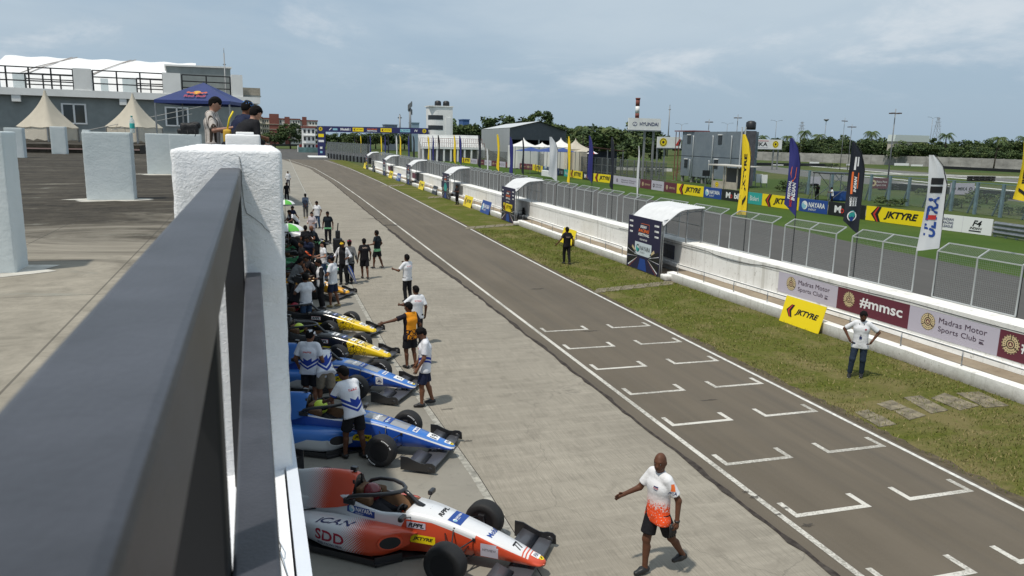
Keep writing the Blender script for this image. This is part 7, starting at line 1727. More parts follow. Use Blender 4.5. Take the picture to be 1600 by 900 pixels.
wallsign(1185, 292, 9, 20, WPRINT, 'white notice on the wire fence right of the yellow flag, left one of two'); wallsign(1193, 293, 9, 20, WPRINT, 'white notice on the wire fence right of the yellow flag, right one of two')
wallsign(1362, 256, 28, 11, LAV, 'pale workshop banner on the boundary wall behind the black flag', s_mk); wallsign(1578, 265.5, 36, 15, MAROON, 'maroon club banner on the boundary wall near the picture edge', s_mm); wallsign(1460, 259.5, 24, 9, LAV, 'faded lavender banner on the boundary wall behind the white flag')
wallsign(1408, 262, 20, 7, WPRINT, 'low white board lying before the boundary wall'); wallsign(1432, 263, 16, 6, WPRINT, 'low white block before the boundary wall, left of the white flag'); wallsign(1330, 262, 14, 6, WPRINT, 'low white board before the boundary wall, beside the black flag'); wallsign(1272, 259, 14, 6, WPRINT, 'low white board before the boundary wall, between navy and black flags'); wallsign(1215, 262, 16, 5, WPRINT, 'low white board behind the workshop brand sign')
# wire fence behind the boards
r = thing('wire_fence', 'long wire fence on blue grey posts behind the advertising boards', 'fence'); FP = [(1232, 300), (1262, 304), (1298, 308), (1328, 311), (1358, 314), (1387, 318), (1417, 322), (1450, 326), (1485, 330), (1522, 335), (1562, 340), (1610, 346)]; BPOST = M('blue_grey_post', (.15, .22, .25), .6, var=.2, scale=2)
pts = [G(*q) for q in FP]; mb = MB()
for p in pts: mb.bar(p, p + Vector((0, 0, 2.9)), .22, .22, BPOST); mb.bar(p - Vector((-.5, -1.2, 0)), p + Vector((0, 0, 2.2)), .12, .12, BPOST)
for a, b in zip(pts[:-1], pts[1:]): mb.bar(a + Vector((0, 0, 2.85)), b + Vector((0, 0, 2.85)), .06, .06, BPOST)
mb.build('posts', r); mb = MB()
for a, b in zip(pts[:-1], pts[1:]): mb.bar(a + Vector((0, 0, 1.4)), b + Vector((0, 0, 1.4)), .02, 2.6, M('thin_wire_mesh', (.20, .24, .24), .8, alpha=.16))
mb.build('mesh', r)
r = thing('wire_fence', 'dark wire fence on thin posts between the paddock and the far boards', 'fence'); FP = [(745, 253), (790, 258), (840, 263), (890, 268), (940, 274), (990, 281), (1040, 289)]; pts = [G(*q) for q in FP]; mb = MB()
for a, b in zip(pts[:-1], pts[1:]):
    for k in range(5): p = a.lerp(b, k / 5); mb.bar(p, p + Vector((0, 0, 3.0)), .12, .12, GREYM)
    for z in (.6, 1.8, 3.0): mb.bar(a + Vector((0, 0, z)), b + Vector((0, 0, z)), .05, .05, GREYM)
mb.build('posts', r); mb = MB()
for a, b in zip(pts[:-1], pts[1:]): mb.bar(a + Vector((0, 0, 1.5)), b + Vector((0, 0, 1.5)), .02, 2.9, M('dark_wire_mesh', (.07, .08, .08), .8, alpha=.30))
mb.build('mesh', r)
def bars(name, px0, y0, px1, y1, h, th, mat, label, cat, grp=None):
    a = G(px0, y0); b = G(px1, y1); mb = MB(); mb.bar(a + Vector((0, 0, h / 2)), b + Vector((0, 0, h / 2)), th, h, mat); return tag(mb.build(name), label, cat, grp)
WB_ = M('kart_barrier_white', (.60, .59, .56), .7, var=.2, scale=2)
bars('concrete_kerb', 905, 264, 1050, 268, .6, .5, WB_, 'low white kerb wall in the paddock behind the dark flags', 'kerb wall'); bars('concrete_kerb', 1345, 272, 1600, 279, .35, .8, WB_, 'long white kerb line of the kart circuit across the far grass', 'kerb wall'); bars('concrete_kerb', 1404, 289, 1480, 295, .35, .7, WB_, 'shorter white kerb line of the kart circuit by the tall lamp mast', 'kerb wall'); bars('concrete_kerb', 1520, 301, 1600, 306, .3, .7, WB_, 'white kerb line of the kart circuit near the picture edge', 'kerb wall')
bars('tyre_wall', 1405, 297, 1600, 313, .9, .9, BLACK, 'long low black tyre wall along the kart circuit behind the wire fence', 'tyre wall'); bars('tyre_wall', 1470, 263.5, 1600, 270, .8, .8, BLACK, 'black tyre wall at the foot of the boundary wall', 'tyre wall'); bars('tyre_wall', 1165, 258.5, 1300, 260, .8, .8, BLACK, 'dark tyre wall behind the workshop brand sign', 'tyre wall'); bars('tyre_wall', 406, 228, 466, 228.4, 1.0, .8, BLACK, 'black tyre wall across the far end of the pit lane', 'tyre wall')
for px, y, nn_, lb in ((1535, 283, 9, 'black heap of stacked tyres beside the kart circuit'), (1396, 297, 6, 'black stack of tyres at the foot of the tall lamp mast')):
    p = G(px, y); r = thing('tyre_stack', lb, 'tyre stack', (p.x, p.y, 0))
    for k in range(nn_):
        for j in range(3): mb = MB(); mb.lathe([(.2, .0), (.38, .03), (.40, .15), (.38, .27), (.2, .30)], RUBBER, 12, Matrix.Translation(((k - nn_ / 2) * .72, .2 * (k % 2), j * .31))); mb.build('tyre', r)
bars('red_barrier', 468, 231.5, 497, 231.8, 1.7, .3, M('red_plastic', (.42, .05, .05), .6), 'red barrier left of the gantry', 'barrier'); bars('teal_fence', 466, 238, 497, 238.5, 1.7, .2, M('teal_sheet', (.12, .22, .22), .7, var=.4, scale=.6), 'dull teal fence sheet below the red barrier', 'fence')
bars('white_marker', 465.5, 237.5, 467, 237.5, 2.2, .3, WHITE, 'white marker post at the end of the tyre wall', 'post'); bars('low_building', 412, 224, 440, 224, 3.2, 4, M('brown_wall', (.18, .13, .11), .8), 'long low brown building before the apartments', 'building')
# masts and lamps
STEEL = M('mast_steel', (.22, .23, .24), .5, .4)
def mast(px, yb, yt, label, heads=4, D=None, r0=.14):
    p = G(px, yb) if D is None else fx_(D, px); p.z = 0; h = HT(p, yt); r = thing('lamp_mast', label, 'lamp mast', (p.x, p.y, 0)); mb = MB(); mb.tube([(0, 0, 0), (0, 0, h)], [r0, r0 * .55], STEEL, 8); mb.build('pole', r)
    zz = h * .93
    for k in range(heads):
        a = 2 * math.pi * k / heads + .4; mb = MB(); c_, s_ = math.cos(a), math.sin(a); mb.bar((0, 0, zz), (c_ * .75, s_ * .75, zz + .1), .06, .06, STEEL); mb.bbox((c_ * .75 - .32, s_ * .75 - .22, zz), (c_ * .75 + .32, s_ * .75 + .22, zz + .2), M('lamp_housing', (.10, .06, .05), .5), .04); mb.build('lamp_head', r)
mast(1387, 282, 170, 'tall leaning lamp mast with a cluster of lamps before the boundary wall'); mast(1147, 262, 179, 'lamp mast rising behind the right half of the container building'); mast(1103, 262, 186, 'lamp mast rising behind the middle of the container building'); mast(1324, 266, 194, 'lamp mast with flat lamps just left of the black flag', 4, None, .1); mast(1312, 266, 184, 'thin lamp pole left of the black flag', 2, None, .09)
def lamp(px, yt, D, label, single=False):
    p = fx_(D, px); p.z = 0; h = HT(p, yt); r = thing('street_lamp', label, 'street lamp', (p.x, p.y, 0)); mb = MB(); mb.tube([(0, 0, 0), (0, 0, h - .6)], [.16, .10], STEEL, 6); mb.build('pole', r)
    for s_ in (1, -1): mb = MB(); mb.tube([(0, 0, h - .7), (s_ * 1.2, 0, h - .15), (s_ * 2.6, 0, h)], .06, STEEL, 5); mb.bbox((min(s_ * 2.4, s_ * 3.4), -.15, h - .08), (max(s_ * 2.4, s_ * 3.4), .15, h + .06), STEEL, .03); mb.build('lamp_head', r)
lamp(1210, 188, 330, 'double armed street lamp above the trees behind the workshop brand sign'); lamp(1452, 183, 330, 'double armed street lamp above the trees beside the lattice pylon'); lamp(1134, 192, 340, 'double armed street lamp between the lamp masts of the container building'); lamp(1063, 193, 340, 'faint double armed street lamp left of the container building')
p = fx_(320, 1287); h = HT(p, 188); r = thing('street_lamp', 'single mast lamp with a round cluster head above the palms', 'street lamp', (p.x, p.y, 0)); mb = MB(); mb.tube([(0, 0, 0), (0, 0, h)], [.2, .12], STEEL, 6); mb.build('pole', r); mb = MB(); mb.lathe([(0, h - .6), (.6, h - .3), (1.3, h + .3), (1.1, h + .6), (0, h + .6)], STEEL, 10); mb.build('lamp_head', r)
def lattice(px, yt, D, label, w0=3.0, mat=None):
    p = fx_(D, px); h = HT(p, yt); r = thing('lattice_pylon', label, 'pylon', (p.x, p.y, 0)); mb = MB(); n = 9; mat = mat or M('pylon_steel', (.32, .33, .36), .6)
    for k in range(n):
        z0, z1 = h * k / n, h * (k + 1) / n; a0, a1 = w0 * (1 - .88 * k / n), w0 * (1 - .88 * (k + 1) / n)
        for sx, sy in ((1, 1), (1, -1), (-1, -1), (-1, 1)): mb.bar((sx * a0, sy * a0, z0), (sx * a1, sy * a1, z1), .16, .16, mat)
        for s_ in (1, -1): mb.bar((-a0, s_ * a0, z0), (a1, s_ * a1, z1), .10, .10, mat); mb.bar((a0, s_ * a0, z0), (-a1, s_ * a1, z1), .10, .10, mat)
    mb.build('tower', r); mb = MB()
    for z, L_ in ((.78, 3.2), (.88, 2.6), (.97, 1.8)): mb.bar((-L_, 0, h * z), (L_, 0, h * z), .2, .2, mat)
    mb.build('cross_arm', r)
lattice(1461, 183, 420, 'lattice power pylon beside a street lamp above the trees'); lattice(1250, 190, 480, 'fainter lattice power pylon behind the palms')
D = 365; p = fx_(D, 993); h = HT(p, 153); h0 = HT(p, 184); r = thing('chimney', 'red and white banded chimney behind the white billboard', 'chimney', (p.x, p.y, 0)); mb = MB(); mb.tube([(0, 0, 0), (0, 0, h0)], [1.3, 1.1], M('chimney_red', (.20, .06, .045), .8), 16); mb.build('base', r)
for k, (f0, f1, m_) in enumerate(((0, .22, 'chimney_red'), (.22, .58, 'white_paint'), (.58, .93, 'chimney_red'), (.93, 1.0, 'chimney_red'))): mb = MB(); mb.tube([(0, 0, h0 + (h - h0) * f0 + .01), (0, 0, h0 + (h - h0) * f1)], 1.05 if k < 3 else 1.25, MATS[m_], 16); mb.build('band', r)
for px, yt, D, rr, lb in ((1043, 163, 300, .32, 'thin antenna mast right of the white billboard'), (625, 178, 300, .5, 'grey antenna column above the gantry'), (357, 75, 64, .07, 'tall thin antenna on the roof behind the grey block')):
    p = fx_(D, px); h = HT(p, yt); r = thing('antenna_mast', lb, 'antenna', (p.x, p.y, 0)); mb = MB(); mb.tube([(0, 0, 0), (0, 0, h * .97)], [rr, rr * .6], STEEL, 7); mb.build('pole', r); mb = MB(); mb.tube([(0, 0, h * .97), (0, 0, h)], rr * .3, STEEL, 5); mb.bar((-rr * 1.5, 0, h * .9), (rr * 1.5, 0, h * .9), rr * .8, rr, STEEL); mb.build('aerial', r)
p = fx_(310, 641); h = HT(p, 163); r = thing('antenna_mast', 'cell tower with a bundle of antennas above the gantry', 'antenna', (p.x, p.y, 0)); mb = MB(); mb.tube([(0, 0, 0), (0, 0, h)], [.7, .35], STEEL, 8); mb.build('pole', r); mb = MB()
for k in range(12): a = k * .52; z = h * (.78 + .016 * k); mb.bbox((math.cos(a) * .7 - .2, math.sin(a) * .7 - .2, z), (math.cos(a) * .7 + .2, math.sin(a) * .7 + .2, z + 2.0), STEEL, .03)
mb.build('aerial', r)
for px0, px1, yt, D, m_, lb in ((602, 621, 195.5, 340, M('blue_grey_wall', (.18, .22, .28), .8), 'low blue grey building just above the gantry beam'), (644, 655, 192.5, 320, M('pale_blue_wall', (.26, .36, .45), .8), 'pale blue water tank house above the gantry beam'), (723, 733, 187.5, 330, M('blue_sheet', (.05, .12, .30), .7), 'small blue structure among the trees right of the tower')):
    a = fx_(D, px0); b = fx_(D, px1); z = HT(a, yt); r = thing('distant_building', lb, 'building', (a.x, D, 0)); mb = MB(); mb.box((0, 0, 0), (b.x - a.x, 8, z), m_); mb.build('wall', r); mb = MB(); mb.box((-.2, -.2, z + .01), (b.x - a.x + .2, 8.2, z + .4), m_); mb.build('roof', r)
a = fx_(330, 1396); b = fx_(300, 1449); z = HT(a, 213); z2 = HT(a, 208); r = thing('warehouse', 'pale warehouse with a long white roof beyond the tree belt', 'warehouse', (a.x, 275, 0)); sc_ = 275 / 330; w = (b.x - a.x) + 4
a = fx_(225, 1396); b = fx_(225, 1448); z = HT(a, 221); z2 = HT(a, 210.5); w = b.x - a.x; r.location = (a.x, 225, 0); mb = MB(); mb.box((0, 0, 0), (w, 3, z), CRM); mb.build('wall', r); mb = MB(); mb.prism([(-.4, z + .01), (w + .4, z + .01), (w + .2, z2), (0, z2)], -3, .5, M('pale_green_roof', (.55, .60, .58), .6), (Vector(), Vector((1, 0, 0)), Vector((0, 0, 1)), Vector((0, -1, 0)))); mb.build('roof', r)
# ------------------------------------------------------------------ the terrace on the left: grey building, tents, canopy
RF = 4.606
mb = MB(); mb.box((-30, 44, 4.61), (-5.5, 62, 5.03), ROOFM); o = mb.build('raised_slab'); o.matrix_world = BFM; kind(o)
mb = MB(); mb.box((-30, 43.96, 4.78), (-5.5, 43.99, 4.84), M('pink_cable_cover', (.36, .25, .23), .8)); o = mb.build('cable_duct'); o.matrix_world = BFM; tag(o, 'long pinkish cable duct along the step of the terrace floor', 'cable duct')
FA = VY(0, 137, 62); FB = VY(400, 150, 64); FA.z = FB.z = 0; FU = (FB - FA).normalized(); FN = Vector((FU.y, -FU.x, 0))
def FPt(px, py, off=0.0):
    w = Vector(ray(px, py)); t_ = ((FA - FN * off - Vector((0, 0, CAMH))).dot(FN)) / w.dot(FN); return w * t_ + Vector((0, 0, CAMH))
def fc(p): return ((p - FA).dot(FU), p.z)
FFR = (FA, FU, Vector((0, 0, 1)), FN)
zb0, zb1 = FPt(120, 152.5).z, FPt(120, 141).z
e0 = fc(FPt(-140, 150))[0]; e1 = fc(FPt(399, 150))[0]
r = thing('terrace_building', 'grey upper storey building with a white band and black roof railings', 'building')
mb = MB(); mb.prism([(e0, 2), (e1, 2), (e1, zb0 + .02), (e0, zb0 + .02)], -12, 0, GREYW, FFR); mb.build('wall', r)
mb = MB(); mb.prism([(e0 - .3, zb0 + .03), (e1 + .3, zb0 + .03), (e1 + .3, zb1), (e0 - .3, zb1)], -12, .45, WHB, FFR); mb.build('cornice', r)
for px0, px1 in ((20, 34), (187, 198)): a = fc(FPt(px0, 158)); b = fc(FPt(px1, 158)); mb = MB(); mb.prism([(a[0], zb0 - .42), (b[0], zb0 - .42), (b[0], zb0 + .02), (a[0], zb0 + .02)], .003, .40, WHB, FFR); mb.build('bracket', r)
GLS = M('tinted_glass', (.035, .045, .045), .12, spec=.6)
for px0, px1, yt, yb in ((95, 137, 161, 194.5), (257, 296, 166.5, 198)):
    a = fc(FPt(px0, yt)); b = fc(FPt(px1, yb)); x0, x1, z1, z0 = a[0], b[0], a[1], b[1]
    mb = MB()
    for p in ((x0, z0, x0 + .12, z1), (x1 - .12, z0, x1, z1), ((x0 + x1) / 2 - .06, z0, (x0 + x1) / 2 + .06, z1), (x0 + .12, z1 - .1, x1 - .12, z1), (x0 + .12, z0, x1 - .12, z0 + .1)): mb.prism([(p[0], p[1]), (p[2], p[1]), (p[2], p[3]), (p[0], p[3])], .003, .08, WHITE, FFR)
    wf = mb.build('window', r); mb = MB(); mb.prism([(x0 + .1, z0 + .08), (x1 - .1, z0 + .08), (x1 - .1, z1 - .08), (x0 + .1, z1 - .08)], .004, .03, GLS, FFR); mb.build('pane', wf)
RB = M('black_rail', (.018, .018, .020), .5)
def railrun(px0, px1, nposts, off=0.0, hz=1.42):
    a = fc(FPt(px0, 140))[0]; b = fc(FPt(px1, 145))[0]; mb = MB()
    for z in (hz, hz * .68, hz * .36): mb.prism([(a, zb1 + z - .045), (b, zb1 + z - .045), (b, zb1 + z + .035), (a, zb1 + z + .035)], off, off + .08, RB, FFR)
    for k in range(nposts): x = a + (b - a) * k / (nposts - 1); mb.prism([(x - .05, zb1), (x + .05, zb1), (x + .05, zb1 + hz), (x - .05, zb1 + hz)], off - .01, off + .09, RB, FFR)
    mb.build('railing', r)
railrun(-60, 117, 6, .25); railrun(30, 116, 4, -3.0, 1.2); railrun(147, 256, 4, .25); railrun(212, 257, 3, -3.0, 1.2); railrun(285, 360, 3, .25)
for px0, px1, h in ((-12, 1, 1.35), (117, 145, 1.5), (255, 283, 1.5), (362, 379, 1.6)): a = fc(FPt(px0, 140))[0]; b = fc(FPt(px1, 143))[0]; mb = MB(); mb.prism([(a, zb1), (b, zb1), (b, zb1 + h), (a, zb1 + h)], -.3, .40, WHB, FFR); mb.build('roof_pier', r)
for px0, px1, h, off in ((7, 29, 1.25, -3.5), (152, 164, 1.1, -3.5), (188, 211, 1.15, -3.5)): a = fc(FPt(px0, 140))[0]; b = fc(FPt(px1, 143))[0]; mb = MB(); mb.prism([(a, zb1), (b, zb1), (b, zb1 + h), (a, zb1 + h)], off - .4, off, BLKM, FFR); mb.build('roof_pier', r)
a = fc(FPt(259, 102)); b = fc(FPt(361, 106)); mb = MB(); mb.prism([(a[0], zb1), (b[0], zb1), (b[0], b[1]), (a[0], a[1])], -6, -.9, GREYW, FFR); mb.build('penthouse', r)
mb = MB(); mb.prism([(a[0] - .1, a[1] + .02), (b[0] + .1, b[1] + .02), (b[0] + .1, b[1] + .14), (a[0] - .1, a[1] + .14)], -6.1, -.8, WHB, FFR); mb.build('penthouse_roof', r)
a = fc(FPt(378, 136)); b = fc(FPt(408, 149)); mb = MB(); mb.prism([(a[0], b[1]), (b[0], b[1]), (b[0], a[1]), (a[0], a[1])], -3, -.5, M('raw_slab', (.30, .27, .22), .9, var=.2), FFR); mb.prism([(a[0] + .2, b[1] - .1), (b[0] + .05, b[1] - .1), (b[0] + .05, b[1] - .02), (a[0] + .2, b[1] - .02)], -3, -.5, GREYW, FFR); mb.build('side_slab', r)
mb = MB(); mb.prism([(e1 - 1.6, 4.8), (e1 - .7, 4.8), (e1 - .7, 6.9), (e1 - 1.6, 6.9)], .004, .03, M('doorway_dark', (.04, .04, .042), .6), FFR); mb.build('door', r)
# big white marquee roof behind the railings
r = thing('marquee', 'long white marquee roof tied with straps behind the black roof railings', 'marquee'); MQ = M('marquee_fabric', (.80, .80, .80), .6, var=.05, scale=.3, stretch=(.3, .3, 3), bump=.25, bscale=.8)
def mq(px, py, off): return FPt(px, py, off)
rows = []
for off, ya, yb, xa in ((14, 86.5, 99.5, 8), (11.5, 92, 104, 2), (8.5, 104, 114, -12), (6.0, 117, 124, -24)):
    A1 = mq(xa, ya, off); B1 = mq(306 if off > 10 else 300, yb, off); rows.append([A1.lerp(B1, q) + Vector((0, 0, .05 * math.sin(q * 40))) for q in np.linspace(0, 1, 40)])
back = [p + (p - q) * .9 - Vector((0, 0, (p.z - q.z) * 2.0)) for p, q in zip(rows[0], rows[3])]
low = [p - Vector((0, 0, 2.2)) for p in rows[3]]
mb = MB(); mb.grid([back] + rows + [low], MQ); mb.build('roof', r)
mb = MB(); mb.add([rows[0][0], rows[3][0], low[0], back[0] - Vector((0, 0, 2.2)), back[0]], ((0, 1, 2, 3, 4),), MQ); mb.add([rows[0][-1], rows[3][-1], low[-1], back[-1] - Vector((0, 0, 2.2)), back[-1]], ((4, 3, 2, 1, 0),), MQ); mb.build('gable', r)
for q, dq in ((.345, .03), (.375, .05), (.655, .03), (.685, .045)):
    mb = MB(); pts = []
    for i, rw in enumerate(rows): k = (q - dq * i * 1.6) * 39; pts.append(rw[max(0, int(k))] + FN * .05 + Vector((0, 0, .05)))
    mb.tube(pts, .035, M('strap', (.40, .36, .33), .8), 5); mb.build('strap', r)
# peaked tents on the raised floor
for px, ypk, lb in ((77, 141, 'cream peaked tent at left, in front of the grey wall with two windows'), (212, 146, 'cream peaked tent behind the broad pier with the water bottle')):
    p = VY(px, 220, 52); zp = HT(p, ypk); zs = HT(p, 199); peaktent(p.x, p.y, 1.10, 5.04, zs - 5.04, zp - 5.04, TENT, lb, 'cream peaked tents on the terrace', 1.45, True, None, RAD(45 + 13))
r = thing('guy_ropes', 'two thin pale guy ropes running up from the peaked tents across the grey wall', 'rope'); mb = MB()
for (xa, ya, xb, yb) in ((140, 203, 345, 160), (175, 203, 300, 178)): mb.tube([VY(xa, ya, 50), VY(xb, yb, 57)], .02, M('rope', (.45, .43, .40), .8), 5)
mb.build('rope', r)
# blue canopy
p = VY(320, 160, 25); D = 25; r = thing('canopy_tent', 'blue pyramid canopy with a red and yellow drink emblem on its front slope', 'canopy', (p.x, p.y, RF), RAD(-14))
zE = HT(p, 159.5) - RF; zP = HT(p, 129) - RF; hw = 1.06; CNB = M('canopy_blue', (.018, .035, .15), .6, var=.12, scale=2, bump=.3, bscale=3)
mb = MB(); cs = [(-hw, -hw), (hw, -hw), (hw, hw), (-hw, hw)]
for k in range(4):
    a, b = cs[k], cs[(k + 1) % 4]; rows = []
    for i in range(9): v = i / 8; rows.append([Vector(((a[0] + (b[0] - a[0]) * q) * (1 - v), (a[1] + (b[1] - a[1]) * q) * (1 - v), zE + (zP - zE) * v - .05 * math.sin(math.pi * v) * (1 - abs(2 * q - 1)))) for q in np.linspace(0, 1, 7)])
    mb.grid(rows, CNB); 
mb.build('roof', r); mb = MB()
for k in range(4): a, b = cs[k], cs[(k + 1) % 4]; mb.grid([[Vector((a[0] + (b[0] - a[0]) * q, a[1] + (b[1] - a[1]) * q, z)) for q in np.linspace(0, 1, 5)] for z in (zE - .002, zE - .09)], CNB)
mb.build('valance', r)
for x, y in cs: mb = MB(); mb.bar((x * .98, y * .98, 0), (x * .98, y * .98, zE), .035, .035, GREYM); mb.build('leg', r)
vv = Vector((0, hw, zP - zE)).normalized(); d = Decal(Vector((.02, -hw, zE)), Vector((1, 0, 0)), vv, Vector((0, -vv.z, vv.y)), off=.03)
d.text('Red Bull', 0, .16, .14, M('emblem_red', (.30, .04, .07), .6), 'B', 1, align='c', w=.60); d.disc(0, .45, .11, M('emblem_yellow', (.60, .33, .04), .6), 1, 18)
for s in (1, -1): d.poly([(s * .01, .39), (s * .09, .48), (s * .17, .46), (s * .25, .51), (s * .30, .46), (s * .26, .39), (s * .21, .43), (s * .17, .37), (s * .11, .40), (s * .07, .36)][::s], M('emblem_orange', (.50, .10, .04), .6), 2)
d.build(r)
# water bottle and bag
p = VY(207, 203, 14.55); r = thing('water_bottle', 'clear plastic water bottle with a teal label standing on the broad terrace pier', 'bottle', (p.x, p.y, 5.722)); PET = M('clear_plastic', (.55, .66, .68), .15, alpha=.5)
mb = MB(); mb.lathe([(.036, 0), (.040, .02), (.040, .19), (.034, .215), (.016, .25), (.015, .27)], PET, 16); mb.build('body', r); mb = MB(); mb.lathe([(.041, .075), (.0415, .08), (.0415, .155), (.041, .16)], TEAL, 16); mb.build('label', r); mb = MB(); mb.lathe([(.017, .262), (.017, .285), (0, .286)], M('cap_green', (.05, .30, .26), .5), 12); mb.build('cap', r)
p = VY(297, 204, 22.75); r = thing('backpack', 'black backpack lying on a terrace pier with straps hanging down', 'bag', (p.x, p.y, 5.70)); BAGM = M('black_nylon', (.008, .008, .010), .6, bump=.5, bscale=30)
o = rough_block((-.24, -.15, .0), (.22, .15, .30), .03, BAGM, 5, 7).build('body', r); rough_block((-.32, -.13, .0), (-.10, .13, .15), .025, BAGM, 6, 6).build('pocket', r); rough_block((.0, -.12, .16), (.27, .13, .33), .03, BAGM, 7, 6).build('flap', r)
for x in (-.06, .13): mb = MB(); mb.tube([(x, -.15, .12), (x + .02, -.20, .0), (x - .02, -.19, -.12), (x + .03, -.19, -.22)], .009, BAGM, 6); mb.build('strap', r)
# people on the terrace
p = VY(333, 220, 15.6); man = person((p.x, p.y, RF), -12, 'man in a cream shirt with brown vertical stripes reading his phone on the terrace', 1.84, top=C_STRIPE, bot=C_LGREY, skin='fair', res=.017, look=(0, 22), hands=((-.02, .34, -.22), (-.02, .34, -.24)), sleeve=.85)
ph = MB(); ph.bbox((-.04, .37, 1.17), (.04, .385, 1.32), BLACK, .006); o = ph.build('phone', loc=man.location, rotz=man.rotation_euler.z); o.location.z += .02; tag(o, 'dark phone held by the man in the striped shirt', 'phone')
p = VY(380, 215, 14.6); person((p.x - .10, p.y, RF), 35, 'person in a black shirt bent over the parapet behind the small white pier', 1.84, top=C_BLACK, bot=C_LGREY, skin='fair', res=.018, lean=44, hands=((.02, .20, -.36), (.02, .20, -.36)), sleeve=1.55, hair=True)
p = VY(371, 215, 15.4); person((p.x - .05, p.y, RF), 35, 'person in a blue cap and dark top with a yellow strap, leaning on the parapet', 1.86, top=C_NAVY, bot=C_GTROU, skin='brown', res=.02, lean=30, hands=((.08, .25, -.32), (.08, .25, -.32)), cap=M('blue_cap', (.05, .16, .40), .7), sleeve=.7)
p = VY(353, 205, 14.8); r = thing('yellow_bag', 'yellow and red bag hanging beside the leaning people on the terrace', 'bag', (p.x + .02, p.y, 5.56)); rough_block((-.07, -.07, 0), (.07, .07, .26), .02, M('yellow_bag', (.55, .33, .03), .7), 9, 6).build('body', r); rough_block((-.08, -.08, -.12), (.08, .08, .01), .02, M('red_black_bag', (.10, .015, .012), .7), 10, 5).build('base', r); mb = MB(); mb.tube([(0, 0, .24), (.05, 0, .45), (.12, 0, .58)], .018, YEL, 6); mb.build('strap', r)
# ------------------------------------------------------------------ the cars on the apron
HR = M('helmet_dark_red', (.16, .012, .018), .25, coat=.5); HN = M('helmet_neon', (.62, .78, .08), .35); VIS = M('visor', (.012, .011, .013), .08); SUITD = cloth('driver_suit_dark', (.03, .03, .035))
c = race_car((3.22, 8.70), -38, 'white and orange racing car with number seventy seven, nearest the viewer', L77, L77E, L77S, '77', 'bi', (pl_jk(), pl_rppl(), pl_top77))
driver(c, 'driver with a dark red helmet seated in the white and orange car', HR, VIS, SUITD)
c = race_car((2.90, 12.78), -30, 'blue and white racing car with number nineteen, second from the viewer', LBLUE, LBLUEE, LBLUES, '19', 'b', (pl_jk(), pl_rppl(bg=WPRINT), pl_topblue), mark=WPRINT)
driver(c, 'driver with a neon yellow helmet seated in the second car', HN, VIS, SUITD)
c = race_car((2.80, 16.35), -31, 'blue and white racing car with number five, before the man in navy shorts', LBLUE, LBLUEE, LBLUES, '5', 'b', (pl_jk(), pl_rppl(bg=WPRINT), pl_topblue, pl_box), mark=WPRINT)
c = race_car((2.60, 18.95), -33, 'black racing car with a yellow nose, just behind the blue number five car', LYEL, LBLK, LBLK, '61', 'b', (pl_jk(), pl_rppl(bg=WPRINT), pl_topyel), mark=WPRINT)
driver(c, 'driver with a neon helmet seated in the nearer black and yellow car', HN, VIS, SUITD)
c = race_car((2.55, 21.60), -33, 'black racing car with a yellow nose, the farther of the pair', LYEL, LBLK, LBLK, '55', 'b', (pl_jk(), pl_rppl(bg=WPRINT), pl_topyel), mark=WPRINT)
driver(c, 'driver with a red helmet seated in the farther black and yellow car', M('helmet_red', (.45, .02, .05), .3), VIS, SUITD)
p = G(546, 458, .2); race_car((p.x, p.y), -33, 'amber and black racing car behind the man in dark cap and shorts', LGLD, LGLD, LGLD, '', 'b', (pl_topyel,))
race_car((2.35, 32.4), -33, 'black and green racing car with mechanics round it', LGRN, LGRN, LGRN, '', 'b', (pl_topyel,))
race_car((2.05, 36.4), -34, 'green and black racing car half hidden behind a parasol', LGRN, LBLK, LGRN, '', 'b', ())
race_car((2.2, 41.0), -34, 'black racing car with white panels beside the woman in the pale jumpsuit', paint('black_white_livery', lambda t, x, o: t.color(t.mix(t.math('GREATER_THAN', x['Z'], .43), (.012, .012, .013), (.7, .7, .72)))), LBLK, LBLK, '', 'b', ())

# ------------------------------------------------------------------ the people in the pit lane and on the verge
def head_at(px, py, H): p = G(px, py, H); return (p.x, p.y)
def feet_at(px, py): p = G(px, py); return (p.x, p.y)
P1 = person(feet_at(1032, 893), 192, 'bald man in a white to orange jersey and black shorts striding with one arm out', 1.77, ((.06, .28), (-.06, -.34)), fwd=.14, top=C_GRAD, short=.80, skin='dark', hair=False, res=.0125, look=(28, 4), hands=((.12, .36, -.30), (.12, -.08, -.52)), poles=((.5, -.5, -1), None), grip=(.25, .7), sole=None, sleeve=.72, hem=-.13)
g = MB(); w = P1['_p0']
for k in range(4): g.tube([(-.20 + .004 * k, -.08 + .012 * k + w[1], w[2] - .10), (-.215, -.10 + .02 * k + w[1], w[2] - .19), (-.225, -.13 + .035 * k + w[1], w[2] - .28)], [.016, .015, .008], BLACK, 6)
g.tube([(-.200, -.07 + w[1], w[2] - .13), (-.208, -.08 + w[1], w[2] - .19)], .030, BLACK, 8); o = g.build('gloves', loc=P1.location, rotz=P1.rotation_euler.z); tag(o, 'black work gloves hanging from the shorts of the bald man', 'gloves')
g = MB(); w = Vector(P1['_w1']); g.lathe([(.036, -.012), (.039, 0), (.036, .012)], BLACK, 14, Matrix.Translation(w)); o = g.build('wristwatch', loc=P1.location, rotz=P1.rotation_euler.z); tag(o, 'black wristwatch on the hanging arm of the bald man', 'watch')
pb = MB(); d = Decal(Vector((-.06, .30, 1.30)), (-1, 0, 0), (0, 0, 1), (0, 1, 0), bvh=None)
sh = [c_ for c_ in P1.children if c_.name.startswith('shirt')][0]; bv = BVHTree.FromPolygons([v.co.copy() for v in sh.data.vertices], [tuple(p_.vertices) for p_ in sh.data.polygons])
